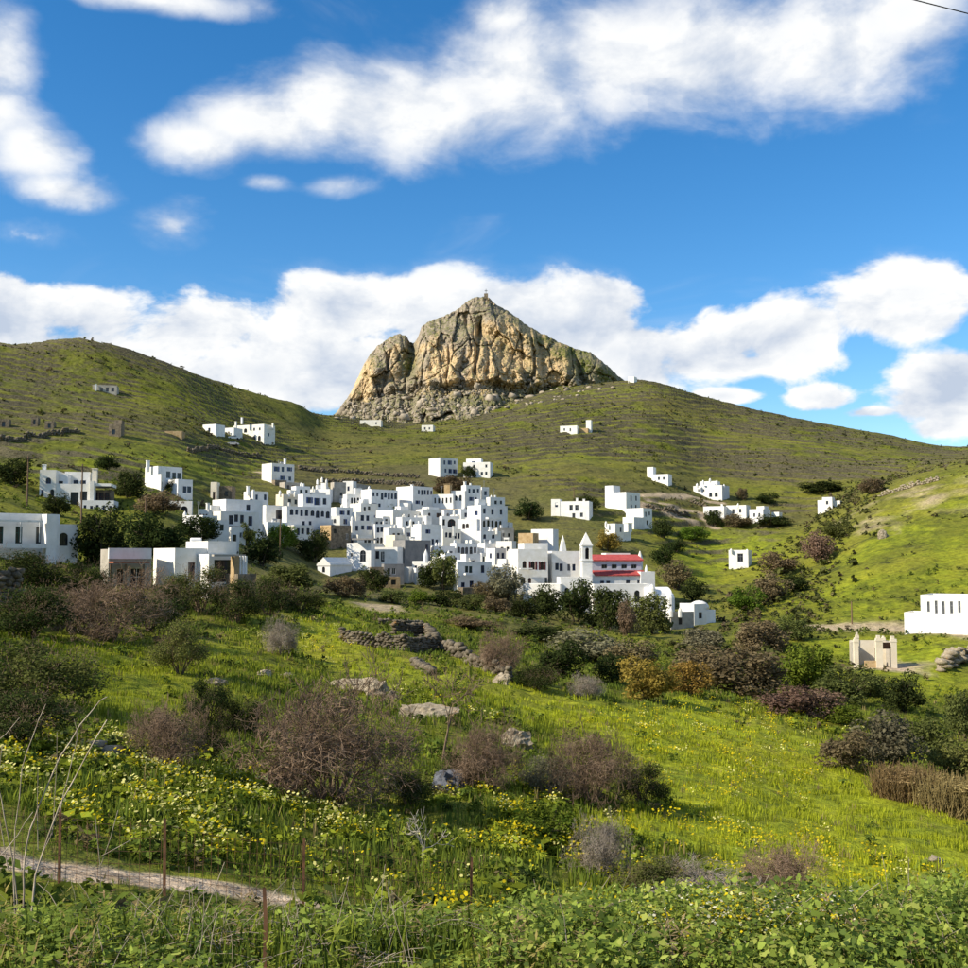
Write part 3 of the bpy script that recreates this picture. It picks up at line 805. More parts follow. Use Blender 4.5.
def proto_mesh(key, v, f):
    me = mesh(key, v, f); me.materials.append(M['bark']); return me


def build_protos():
    """mesh data shared by all plants of a habit; the colour is set on each plant"""
    rng = np.random.default_rng(21)
    tw = []
    for i in range(3):
        th, tn = branch_tree(rng, 11, 5, .018, .95, (2, 4), .2, .29, rmin=.0019)
        v, f = prisms(tn)
        v2, f2 = leaf_cloud(np.random.default_rng(170 + i), 6500, .042, 11, .055, .25)
        tw.append((th, tn, proto_mesh('branches', *prisms(th)), proto_mesh('twigs', np.concatenate([v, v2]), np.concatenate([f, f2 + len(v)]))))
    for kind, mt in (('brown', 'twig_brown'), ('grey_twig', 'twig_grey')):
        for i in range(3): PROTO[kind, i] = [('branches', tw[i][2], mt), ('twigs', tw[i][3], mt)]
    th, tn = branch_tree(rng, 1, 4, .030, .2, (3, 4), .35, .40, rmin=.0034)
    PROTO['bare_tree', 0] = [('branches', proto_mesh('branches', *prisms(np.concatenate([th, tn]))), 'twig_brown')]
    th, tn = branch_tree(rng, 2, 3, .035, .6, (2, 3), .35, .40, rmin=.006)
    PROTO['pale_dead', 0] = [('branches', proto_mesh('branches', *prisms(np.concatenate([th, tn]))), 'bark_pale')]
    stem, _ = branch_tree(rng, 3, 2, .035, .5, (2, 3), .3, .42)
    stem_me = proto_mesh('trunk', *prisms(stem))
    for i in range(3):
        me = proto_mesh('crown', *leaf_cloud(np.random.default_rng(50 + i), 4200, .032, 16 + 4 * i))
        for kind, mt in (('dark', 'leaf_dark'), ('olive', 'leaf_olive'), ('bright', 'leaf_bright'), ('ochre', 'leaf_ochre'), ('grey', 'leaf_grey'), ('leaf_brown', 'leaf_brown'), ('pink', 'leaf_pink')):
            PROTO[kind, i] = [('crown', me, mt), ('trunk', stem_me, 'bark')]
    for i in range(2):                                            # large near ones: smaller leaves, more of them, with bare twigs among them
        me = proto_mesh('crown', *leaf_cloud(np.random.default_rng(70 + i), 8500, .017, 26, shell=.4))
        t2 = proto_mesh('twigs', *prisms(np.concatenate([tw[i][0], tw[i][1][::5]])))
        for kind, mt in (('near_dark', 'leaf_dark'), ('near_olive', 'leaf_olive'), ('near_grey', 'leaf_grey')):
            PROTO[kind, i] = [('crown', me, mt), ('twigs', t2, 'twig_brown' if mt != 'leaf_grey' else 'twig_grey')]
    n = 900                                                       # clump of reeds
    a = rng.uniform(0, 6.28, n); r = .5 * np.sqrt(rng.random(n)); bx, by = r * np.cos(a), r * np.sin(a) * .8
    h = rng.uniform(.45, 1, n); tip = np.stack([bx + rng.normal(0, .09, n), by + rng.normal(0, .09, n), h], -1); base = np.stack([bx, by, 0 * h - .05], -1)
    v, f = prisms(np.concatenate([base, tip, np.full((n, 1), .006), np.full((n, 1), .003)], 1))
    v2, f2 = leaf_cloud(np.random.default_rng(3), 1600, .05, 12, .2)
    PROTO['reeds', 0] = [('stalks', proto_mesh('stalks', v, f), 'reed'), ('leaves', proto_mesh('leaves', v2, f2), 'reed')]


build_protos()
NVAR = {'bare_tree': 1, 'pale_dead': 1, 'reeds': 1, 'near_dark': 2, 'near_olive': 2, 'near_grey': 2}
_cnt = {}


def plant(name, label, cat, u, v, w, h, kind, group=None, dep=.9, d0=3.0):
    """a shrub or tree whose foot is seen at pixel (u, v), w x h pixels large"""
    x, y, z, d = hit(u, v, d0)
    k = d / FPX
    i = _cnt.get(kind, 0); _cnt[kind] = i + 1
    o = thing(name, label, cat, (x, y, z - .08 * min(1, h * k * .2)), random.uniform(0, 6.28), group)
    wm, hm = w * k, h * k * (.82 if u > 690 and kind not in NVAR else 1)
    if kind in ('brown', 'grey_twig') and d < 90: o.rotation_euler = (random.uniform(-.12, .12), random.uniform(-.14, .14), o.rotation_euler[2])
    for nm, me, mt in PROTO[kind, i % NVAR.get(kind, 3)]:
        c = link(nm, me, None, o); c.scale = (wm, wm * dep, hm); c.rotation_euler = (0, 0, 0)
        c.material_slots[0].link = 'OBJECT'; c.material_slots[0].material = M[mt]
    return o


PLANTS = [
    ('evergreen_bush', 'broad very dark bush under the wide olive green bush at the left edge', 'bush', 20, 745, 110, 50, 'near_dark'),
    ('evergreen_bush', 'dark bush just right of the small shaded bush on the left slope', 'bush', 240, 734, 50, 34, 'near_dark'),
    ('evergreen_bush', 'dark bush hiding the foot of the white house with green doors', 'bush', 26, 594, 84, 40, 'near_dark'),
    ('evergreen_bush', 'dark bush hiding the foot of the shed with red porch roof', 'bush', 86, 600, 50, 36, 'near_dark'),
    ('evergreen_bush', 'olive bush hiding the foot of the roof terrace house', 'bush', 176, 604, 40, 28, 'near_olive'),
    ('evergreen_bush', 'long dark bush at the meadow edge right of the broken field wall', 'bush', 536, 690, 50, 24, 'near_dark'),
    ('evergreen_bush', 'broad dark bush in shade under the shed with red porch roof', 'bush', 150, 632, 60, 40, 'near_dark'),
    ('evergreen_bush', 'dark shaded bush right of the stone terrace tower', 'bush', 268, 616, 48, 38, 'near_dark'),
    ('evergreen_bush', 'low dark bush on the shaded bank below the gabled chapel', 'bush', 300, 612, 56, 24, 'near_dark'),
    ('evergreen_bush', 'dark bush behind the rounded grey brown bush', 'bush', 206, 762, 46, 40, 'near_dark'),
    ('evergreen_bush', 'yellow green bush with flowers left of the dead thicket', 'bush', 545, 846, 74, 44, 'bright'),
    ('evergreen_bush', 'dark bush under the open crowned leafless tree', 'bush', 462, 786, 56, 34, 'near_dark'),
    ('evergreen_bush', 'olive brown bush between leafless bush and upright brown bush', 'bush', 548, 796, 56, 40, 'near_grey'),
    ('evergreen_bush', 'low dark bush at the right foot of the big leafless bush', 'bush', 408, 806, 60, 34, 'near_dark'),
    # name, label, category, foot column, foot row, width, height, kind
    ('twiggy_bush', 'huge leafless brown bush behind the cream flowers, largest bush on the slope', 'bush', 330, 808, 178, 126, 'brown'),
    ('twiggy_bush', 'rounded grey brown bush between the big leafless bush and the dead stalks', 'bush', 168, 772, 84, 66, 'brown'),
    ('evergreen_bush', 'wide olive green bush at the left edge above the yellow flowers', 'bush', 40, 712, 116, 70, 'near_olive'),
    ('twiggy_hedge', 'long brown leafless hedge below the blue shuttered white house', 'hedge', 108, 640, 124, 62, 'brown'),
    ('evergreen_bush', 'olive green bush standing alone right of the long brown hedge', 'bush', 180, 674, 62, 52, 'near_olive'),
    ('evergreen_bush', 'small dark shaded bush beside the pale rock on the left slope', 'bush', 208, 724, 46, 46, 'near_dark'),
    ('evergreen_bush', 'dark bush at the left edge under the agaves and stone wall', 'bush', 30, 640, 90, 50, 'near_dark'),
    ('twiggy_bush', 'small grey bush on the sunny grass above the big leafless bush', 'bush', 282, 655, 42, 34, 'grey_twig'),
    ('evergreen_bush', 'dense green bush against the wall of the white house with maroon shutter', 'bush', 200, 612, 66, 46, 'near_olive'),
    ('evergreen_bush', 'dark shaded bush below the stone terrace tower', 'bush', 236, 622, 60, 44, 'near_dark'),
    ('evergreen_bush', 'dark shaded bush left of the stone terrace tower foot', 'bush', 168, 622, 44, 38, 'near_dark'),
    ('bare_tree', 'leafless tree with open crown right of the big brown bush', 'tree', 440, 762, 84, 92, 'bare_tree'),
    ('twiggy_bush', 'brown leafless bush beside the blue grey slab of rock', 'bush', 487, 790, 78, 66, 'brown'),
    ('twiggy_bush', 'brown bush with upright twigs in the middle of the slope above the dead thicket', 'bush', 592, 806, 96, 74, 'brown'),
    ('evergreen_bush', 'dark green bush on the brink of the bright meadow', 'bush', 642, 806, 56, 44, 'near_dark'),
    ('dead_thicket', 'pale grey tangle of dead branches below the upright brown bush', 'thicket', 600, 880, 62, 58, 'grey_twig'),
    ('dead_thicket', 'sprawling grey dead thicket above the small yellow flowers', 'thicket', 700, 918, 150, 52, 'grey_twig'),
    ('twiggy_bush', 'reddish brown leafless bush at the near edge of the bright meadow', 'bush', 785, 912, 96, 78, 'brown'),
    ('evergreen_bush', 'low olive bush beside the dead thicket on the near slope', 'bush', 655, 905, 84, 44, 'near_olive'),
    ('dead_shrub', 'small pale branching dead shrub in the flowers below the big brown bush', 'dead shrub', 420, 866, 54, 54, 'pale_dead'),
    ('twiggy_bush', 'round brown bush at the lower end of the ruined field wall', 'bush', 494, 674, 52, 42, 'brown'),
    ('evergreen_bush', 'ochre yellow bush at the top of the bright meadow, larger of the pair', 'bush', 646, 700, 62, 44, 'ochre'),
    ('evergreen_bush', 'ochre yellow bush at the top of the bright meadow, smaller of the pair', 'bush', 690, 695, 48, 36, 'ochre'),
    ('twiggy_bush', 'low silver grey shrub left of the ochre bushes', 'shrub', 588, 698, 38, 22, 'grey_twig'),
    ('evergreen_bush', 'dark green bush behind the silver grey shrub', 'bush', 562, 677, 56, 38, 'dark'),
    ('evergreen_bush', 'wide grey olive bush below the church hedge', 'bush', 590, 662, 92, 34, 'grey'),
    ('evergreen_bush', 'grey olive bush behind the larger ochre bush', 'bush', 630, 672, 60, 34, 'leaf_brown'),
    ('evergreen_bush', 'dark bush squeezed between grey olive bush and larger ochre bush', 'bush', 612, 682, 40, 30, 'dark'),
    ('twiggy_thicket', 'large brown thicket at the head of the bright meadow', 'thicket', 742, 694, 96, 58, 'leaf_brown'),
    ('twiggy_thicket', 'brown thicket between the smaller ochre bush and the large brown thicket', 'thicket', 704, 678, 64, 40, 'leaf_brown'),
    ('evergreen_bush', 'grey brown bush on the edge of the fields right of the domed house', 'bush', 700, 652, 50, 30, 'grey'),
    ('twiggy_thicket', 'pinkish brown bush low in the gully, left of the pair', 'thicket', 788, 714, 54, 34, 'pink'),
    ('twiggy_thicket', 'pinkish brown bush low in the gully, right of the pair', 'thicket', 820, 718, 54, 36, 'pink'),
    ('leafy_tree', 'bright yellow green tree in the gully left of the ruin', 'tree', 806, 690, 66, 58, 'bright'),
    ('leafy_tree', 'wide olive tree in the gully below the ruin', 'tree', 848, 704, 62, 46, 'olive'),
    ('leafy_tree', 'small olive tree touching the left side of the ruin', 'tree', 868, 696, 40, 28, 'olive'),
    ('leafy_tree', 'round dark green tree alone below the bare earth mound', 'tree', 905, 712, 44, 46, 'dark'),
    ('evergreen_bush', 'low bright green bush below the wide olive gully tree', 'bush', 838, 724, 46, 26, 'bright'),
    ('twiggy_thicket', 'tan dry bush at the meadow rim low in the gully', 'thicket', 848, 770, 62, 48, 'leaf_brown'),
    ('leafy_tree', 'grey olive tree with dark heart at the right end of the meadow', 'tree', 888, 770, 70, 70, 'grey'),
    ('leafy_tree', 'olive green tree behind the grey olive tree at the right', 'tree', 926, 760, 54, 50, 'olive'),
    ('leafy_tree', 'green tree cut by the right edge above the reeds', 'tree', 958, 786, 62, 56, 'olive'),
    ('reed_bed', 'tan reeds at the right edge of the meadow, left clump', 'reeds', 905, 800, 62, 34, 'reeds'),
    ('reed_bed', 'tan reeds at the right edge of the meadow, right clump', 'reeds', 950, 812, 66, 36, 'reeds'),
    ('leafy_tree', 'thin olive tree at the right edge below the tumbled stones', 'tree', 962, 735, 36, 54, 'olive'),
    ('twiggy_thicket', 'brown bush at the left end of the tan roadside bank', 'thicket', 762, 655, 58, 44, 'leaf_brown'),
    ('leafy_tree', 'olive green bush just above the left end of the tan roadside bank', 'bush', 792, 640, 40, 28, 'olive'),
    ('twiggy_thicket', 'brown thicket in the ravine above the roadside bank', 'thicket', 770, 602, 46, 34, 'leaf_brown'),
    ('leafy_tree', 'yellow green tree in the ravine below the small square white house', 'tree', 748, 612, 40, 32, 'bright'),
    ('leafy_tree', 'dark green shrub in the ravine touching the green spur', 'shrub', 796, 592, 28, 22, 'dark'),
    ('twiggy_thicket', 'brown thicket in the ravine right of the small square white house', 'thicket', 778, 574, 40, 28, 'leaf_brown'),
    ('twiggy_thicket', 'reddish brown thicket where the ravine narrows between the slopes', 'thicket', 818, 562, 36, 36, 'pink'),
    ('leafy_tree', 'olive bush at the narrow top of the ravine', 'bush', 838, 538, 30, 22, 'olive'),
    ('leafy_tree', 'dark bushes on the far slope left of the ravine head', 'bush', 822, 492, 44, 14, 'dark'),
    ('leafy_tree', 'small dark bush at the ravine head under the skyline', 'bush', 872, 494, 26, 20, 'leaf_brown'),
    ('leafy_tree', 'dark hedge tree below the left end of the church', 'tree', 546, 618, 44, 34, 'dark'),
    ('leafy_tree', 'dark tree below the church bell tower', 'tree', 576, 622, 48, 44, 'dark'),
    ('leafy_tree', 'dark tree below the church nave', 'tree', 608, 630, 50, 46, 'dark'),
    ('twiggy_thicket', 'purplish brown shrub among the dark church trees', 'shrub', 628, 636, 24, 36, 'pink'),
    ('leafy_tree', 'green tree below the vaulted white chapel', 'tree', 650, 634, 46, 44, 'olive'),
    ('leafy_tree', 'brown round tree right of the church gable', 'tree', 676, 590, 40, 30, 'leaf_brown'),
    ('leafy_tree', 'dark tree behind the vaulted white chapel', 'tree', 694, 602, 30, 30, 'dark'),
    ('leafy_tree', 'dark tree on the green terrace above the church roof', 'tree', 664, 566, 26, 24, 'dark'),
    ('leafy_tree', 'rust brown tree on the terrace behind the bell tower', 'tree', 608, 552, 30, 22, 'ochre'),
    ('leafy_tree', 'garden tree with pale trunk in front of the long white garden wall', 'tree', 443, 590, 40, 40, 'olive'),
    ('leafy_tree', 'dark garden tree beside the pale trunked tree', 'tree', 428, 588, 26, 26, 'dark'),
    ('leafy_tree', 'green grey tree in front of the lowest white houses left of the church', 'tree', 506, 604, 46, 40, 'grey'),
    ('leafy_tree', 'dark shrub at the foot of the two storey house with blue doors', 'shrub', 486, 602, 32, 20, 'leaf_brown'),
    ('leafy_tree', 'dome shaped bright green tree among the left village houses', 'tree', 283, 548, 32, 26, 'bright'),
    ('leafy_tree', 'dark tree below the dome shaped green tree', 'tree', 262, 566, 42, 34, 'dark'),
    ('leafy_tree', 'dark tree in front of the dark stone house', 'tree', 314, 562, 34, 34, 'dark'),
    ('leafy_tree', 'green tree in the gap left of the dome shaped tree', 'tree', 247, 546, 20, 24, 'olive'),
    ('leafy_tree', 'olive scrub above the shaded bank near the small gabled chapel', 'shrub', 292, 588, 60, 26, 'olive'),
    ('twiggy_thicket', 'brown scrub around the small gabled white chapel', 'shrub', 345, 596, 44, 22, 'leaf_brown'),
    ('leafy_tree', 'dark scrub between the gabled chapel and the stone yard walls', 'shrub', 372, 590, 36, 24, 'dark'),
    ('leafy_tree', 'dark spreading tree between the blue shuttered house and the shed', 'tree', 102, 566, 58, 58, 'dark'),
    ('leafy_tree', 'tall dark palm like tree behind the red roofed shed', 'tree', 152, 562, 64, 50, 'dark'),
    ('leafy_tree', 'dark tree right of the palm like tree, behind the water tank roof', 'tree', 198, 540, 46, 26, 'dark'),
    ('leafy_tree', 'dark round tree in front of the terraced white villa', 'tree', 58, 516, 28, 22, 'dark'),
    ('leafy_tree', 'dark trees at the left edge above the blue shuttered house', 'tree', 12, 484, 40, 26, 'dark'),
    ('leafy_tree', 'dark tree right of the terraced white villa', 'tree', 128, 498, 34, 28, 'dark'),
    ('leafy_tree', 'dark tree behind the terraced white villa', 'tree', 108, 470, 28, 16, 'dark'),
    ('leafy_tree', 'dark tree in front of the white house with arched porch', 'tree', 172, 494, 16, 16, 'dark'),
    ('leafy_tree', 'brown scrub below the white house with arched porch', 'shrub', 160, 514, 50, 22, 'leaf_brown'),
    ('leafy_tree', 'dark round tree at the left end of the long low row of white houses', 'tree', 714, 526, 20, 20, 'dark'),
    ('twiggy_thicket', 'brown garden trees before the long low row of white houses', 'tree', 738, 528, 32, 18, 'leaf_brown'),
    ('leafy_tree', 'dark garden trees at the right end of the long low row of white houses', 'tree', 772, 527, 40, 14, 'dark'),
    ('leafy_tree', 'dark tree standing behind the long low row of white houses', 'tree', 742, 500, 14, 16, 'leaf_brown'),
    ('leafy_tree', 'dark tree above the right end of the low row of houses', 'tree', 768, 504, 24, 14, 'dark'),
    ('leafy_tree', 'dark grove above the pair of stepped white houses', 'grove', 586, 512, 30, 18, 'dark'),
    ('leafy_tree', 'dark grove left of the long white terrace house', 'grove', 528, 520, 34, 22, 'dark'),
    ('hedge_bush', 'dark hedge bush under the grey stone yard building', 'bush', 392, 603, 34, 15, 'olive'),
    ('hedge_bush', 'green hedge bush under the small bright box house', 'bush', 418, 604, 34, 15, 'bright'),
    ('hedge_bush', 'dark hedge bush under the long white garden wall', 'bush', 446, 606, 40, 17, 'dark'),
    ('hedge_bush', 'olive hedge bush hiding the foot of the lowest two storey house', 'bush', 470, 609, 36, 16, 'olive'),
    ('hedge_bush', 'brown hedge bush right of the lowest two storey house', 'bush', 496, 613, 34, 17, 'leaf_brown'),
    ('hedge_bush', 'dark hedge bush below the green grey tree near the church', 'bush', 524, 618, 36, 20, 'dark'),
    ('hedge_bush', 'brown scrub strip on the field edge below the garden wall', 'bush', 470, 628, 56, 12, 'leaf_brown'),
    ('hedge_bush', 'dark scrub strip on the field edge below the church trees', 'bush', 540, 640, 60, 16, 'dark'),
    ('leafy_tree', 'small dark tree among the upper middle houses', 'tree', 424, 524, 12, 12, 'dark'),
    ('leafy_tree', 'small green garden tree before the arcade of five arches', 'tree', 388, 512, 16, 9, 'bright'),
    ('leafy_tree', 'small dark garden tree right of the grey blank house', 'tree', 446, 568, 18, 18, 'dark'),
    ('leafy_tree', 'small ochre garden bush on the white terrace in the village centre', 'bush', 470, 532, 12, 9, 'ochre'),
    ('leafy_tree', 'dark bush in the gap under the large balcony house', 'bush', 510, 540, 18, 12, 'grey'),
    ('leafy_tree', 'dark scrub in the shade right of the stepped white houses', 'shrub', 662, 538, 26, 20, 'dark'),
    ('leafy_tree', 'green bush on the path bend above the terraced field', 'bush', 694, 540, 36, 18, 'bright'),
    ('leafy_tree', 'dark bush on the terrace edge below the green bush', 'bush', 676, 552, 24, 14, 'dark'),
    ('leafy_tree', 'brown trees behind the uppermost village houses', 'tree', 452, 492, 40, 18, 'leaf_brown'),
    ('leafy_tree', 'dark tree between the two square houses above the village', 'tree', 469, 478, 16, 14, 'dark'),
]
for a in PLANTS: plant(*a)


def tall_tree(label, x, y, w, h, kind='near_dark'):
    o = thing('roadside_tree', label, 'tree', (x, y, gz(x, y) - .1), random.uniform(0, 6.28), 'tall trees beside the left slope')
    for nm, me, mt in PROTO[kind, 0]:
        c = link(nm, me, None, o); c.scale = (w, w, h)
        c.material_slots[0].link = 'OBJECT'; c.material_slots[0].material = M[mt]


# trees just beyond the left edge; their long shadows fall over the left slope
for q, x, y, w, h in (('nearest to the dirt path', -27, 36, 9, 8.5), ('second from the dirt path', -33, 47, 10, 10), ('third from the dirt path', -38, 56, 10, 10), ('third from the houses', -45, 68, 12, 11), ('second from the houses', -50, 80, 12, 11), ('nearest to the houses', -55, 92, 11, 10)):
    tall_tree('tall dark tree beyond the left edge of the slope, ' + q, x, y, w, h)


# ------------------------------------------------------------------ scattered growth nobody could count
def tile(protos, pos, scale, rot, rng, tilt=None):
    """copies of small meshes (verts, faces) at many points, joined; returns verts, faces, source point of each vertex"""
    V_, F_, S_ = [], [], []; off = 0
    pick = rng.integers(len(protos), size=len(pos))
    for k, (pv, pf) in enumerate(protos):
        ii = np.nonzero(pick == k)[0]
        if not len(ii): continue
        c, s = np.cos(rot[ii])[:, None], np.sin(rot[ii])[:, None]
        sc = scale[ii]
        x = pv[None, :, 0] * sc[:, 0:1]; y = pv[None, :, 1] * sc[:, 0:1]; z = pv[None, :, 2] * sc[:, 1:2]
        q = np.stack([x * c - y * s, x * s + y * c, z], -1) + pos[ii][:, None, :]
        V_.append(q.reshape(-1, 3)); F_.append((pf[None] + (np.arange(len(ii)) * len(pv))[:, None, None]).reshape(-1, pf.shape[1]) + off)
        S_.append(np.repeat(ii, len(pv))); off += len(ii) * len(pv)
    return np.concatenate(V_), np.concatenate(F_), np.concatenate(S_)


def polar_points(rng, n, d0, d1, a0=-26, a1=26, power=1.0):
    """even over the ground (power 1) or thinning with distance (power 0)"""
    t = rng.random(n)
    d = np.sqrt(d0 ** 2 + t * (d1 ** 2 - d0 ** 2)) if power == 1 else d0 * (d1 / d0) ** t
    a = np.radians(rng.uniform(a0, a1, n))
    return np.sin(a) * d, np.cos(a) * d


def hill_scrub():
    rng = np.random.default_rng(31)
    x, y = polar_points(rng, 64000, 150, 660)
    d = np.hypot(x, y); az = np.degrees(np.arctan2(x, y))
    lush, dry, soil, yel = zones(x, y)
    dn = fbm(x / 45, y / 45, o=4, rough=.6)
    pr = sstep(.10, .60, dn) * .34 + .02
    pr = pr * (1 - .85 * lush) * (1 - soil)
    g = seg_dist(x, y, GULLY); pr = np.maximum(pr, .55 * sstep(16, 4, g) * (d < 420))
    _, ris = ground(x, y, True); pr = np.maximum(pr, .24 * (ris > .5) * (1 - .5 * lush))
    pr = pr * (1 - .8 * soft_edge(x, y))
    keep = rng.random(len(x)) < pr
    x, y = x[keep], y[keep]; n = len(x); d = d[keep]
    z = ground(x, y)
    protos = []
    for i in range(5):
        v, f = leaf_cloud(np.random.default_rng(90 + i), 15, .26, 4, .6, .7); protos.append((v, f))
    s = rng.uniform(.45, 1.4, n) * np.where(rng.random(n) < .06, 1.9, 1) * np.where(g[keep] < 14, 1.4, 1)
    V_, F_, S_ = tile(protos, np.stack([x, y, z - .1], -1), np.stack([s, s * rng.uniform(.55, .9, n)], -1), rng.uniform(0, 6.28, n), rng)
    me = mesh('scrub', V_, F_)
    col = np.array([(.070, .078, .028), (.105, .112, .036), (.150, .132, .058), (.125, .098, .060), (.150, .162, .040)])[rng.choice(5, n, p=(.34, .24, .18, .12, .12))] * rng.uniform(.75, 1.25, (n, 1))
    at = me.color_attributes.new('tint', 'FLOAT_COLOR', 'POINT')
    at.data.foreach_set('color', np.concatenate([col, np.ones((n, 1))], 1)[S_].astype(np.float32).ravel())
    o = link('hillside_scrub', me, tint_mat('scrub_leaves')); tag(o, 'low wild scrub dotted over the hillsides', 'scrub', kind='stuff')


def tint_mat(name, trans=.25):
    m = bpy.data.materials.new(name); m.use_nodes = True
    N = NT(m.node_tree); a = N.attr('tint')
    d = N.add('ShaderNodeBsdfDiffuse'); t = N.add('ShaderNodeBsdfTranslucent'); mx = N.add('ShaderNodeMixShader'); mx.inputs[0].default_value = trans
    v = N.math('MULTIPLY_ADD', N.noise(N.add('ShaderNodeNewGeometry').outputs['Position'], 6, 2), .7, .65)
    q = N.vmath('SCALE', a.outputs['Color']); N.put(q.node.inputs['Scale'], v)
    N.put(d.inputs[0], q); N.put(t.inputs[0], q)
    N.l.new(d.outputs[0], mx.inputs[1]); N.l.new(t.outputs[0], mx.inputs[2])
    o = N.add('ShaderNodeOutputMaterial'); N.l.new(mx.outputs[0], o.inputs[0])
    return m


def blades(rng, n, spread, width, lean=.35):
    a = rng.uniform(0, 6.28, n); r = spread * np.sqrt(rng.random(n)); b = np.stack([r * np.cos(a), r * np.sin(a), np.zeros(n) - .04], -1)
    h = rng.uniform(.5, 1, n); da = rng.uniform(0, 6.28, n); l = lean * rng.random(n)
    tip = b + np.stack([np.cos(da) * l, np.sin(da) * l, h], -1)
    sdv = np.stack([-np.sin(da), np.cos(da), 0 * da], -1) * width
    mid = b * .45 + tip * .55 + np.array([0, 0, .1])
    v = np.stack([b - sdv, b + sdv, mid + sdv * .7, tip, mid - sdv * .7], 1).reshape(-1, 3)
    f = np.concatenate([np.arange(n)[:, None] * 5 + np.array([[0, 1, 2, 4]]), np.arange(n)[:, None] * 5 + np.array([[4, 2, 3, 3]])])
    return v, np.arange(n)[:, None] * 5 + np.array([[0, 1, 2, 3, 4]])


def grass_colour(rng, lush, dry, n):
    c1 = np.array((.120, .165, .028)); c2 = np.array((.350, .385, .026)); c3 = np.array((.26, .21, .09))
    k = np.clip(lush + rng.normal(0, .22, n), 0, 1)[:, None]
    c = c1 * (1 - k) + c2 * k
    q = (rng.random(n) < .06 + .2 * dry)[:, None]
    return np.where(q, c3, c) * rng.uniform(.7, 1.3, (n, 1))


def grass():
    rng = np.random.default_rng(41)
    sets = [(polar_points(rng, 19000, 3.2, 24, power=0), .30, .010, 7, 0), (polar_points(rng, 22000, 20, 75, power=1), .42, .022, 7, 1), (polar_points(rng, 20000, 60, 150, power=1), .50, .05, 5, 2)]
    V_, F_, C_ = [], [], []; off = 0
    for (x, y), h, wd, nb, lv in sets:
        lush, dry, soil, yel = zones(x, y)
        ok = (soil < .3) & (rng.random(len(x)) < np.clip(.55 + 1.2 * fbm(x / 2.2, y / 2.2, o=3), .1, 1))
        x, y, lush, dry, yel = x[ok], y[ok], lush[ok], dry[ok], yel[ok]; n = len(x)
        z = ground(x, y)
        protos = [blades(rng, nb, (.16, .3, .45)[lv] / h, wd / h) for _ in range(5)]
        s = h * rng.uniform(.5, 1.3, n) * np.where(lush > .5, .7, 1); pd = seg_dist(x, y, PATH_LINE); s = s * np.clip(pd / 4, .3, 1) * np.where(np.hypot(x, y) < 14, .6, 1)
        v, f, src = tile(protos, np.stack([x, y, z], -1), np.stack([s, s], -1), rng.uniform(0, 6.28, n), rng)
        V_.append(v); F_.append(f + off); off += len(v)
        C_.append(grass_colour(rng, lush, dry * 0, n)[src])
    me = mesh('grass', np.concatenate(V_), np.concatenate(F_))
    at = me.color_attributes.new('tint', 'FLOAT_COLOR', 'POINT'); c = np.concatenate(C_)
    at.data.foreach_set('color', np.concatenate([c, np.ones((len(c), 1))], 1).astype(np.float32).ravel())
    tag(link('grass', me, tint_mat('grass_blades', .35)), 'tufts of spring grass over the slope and meadow', 'grass', kind='stuff')


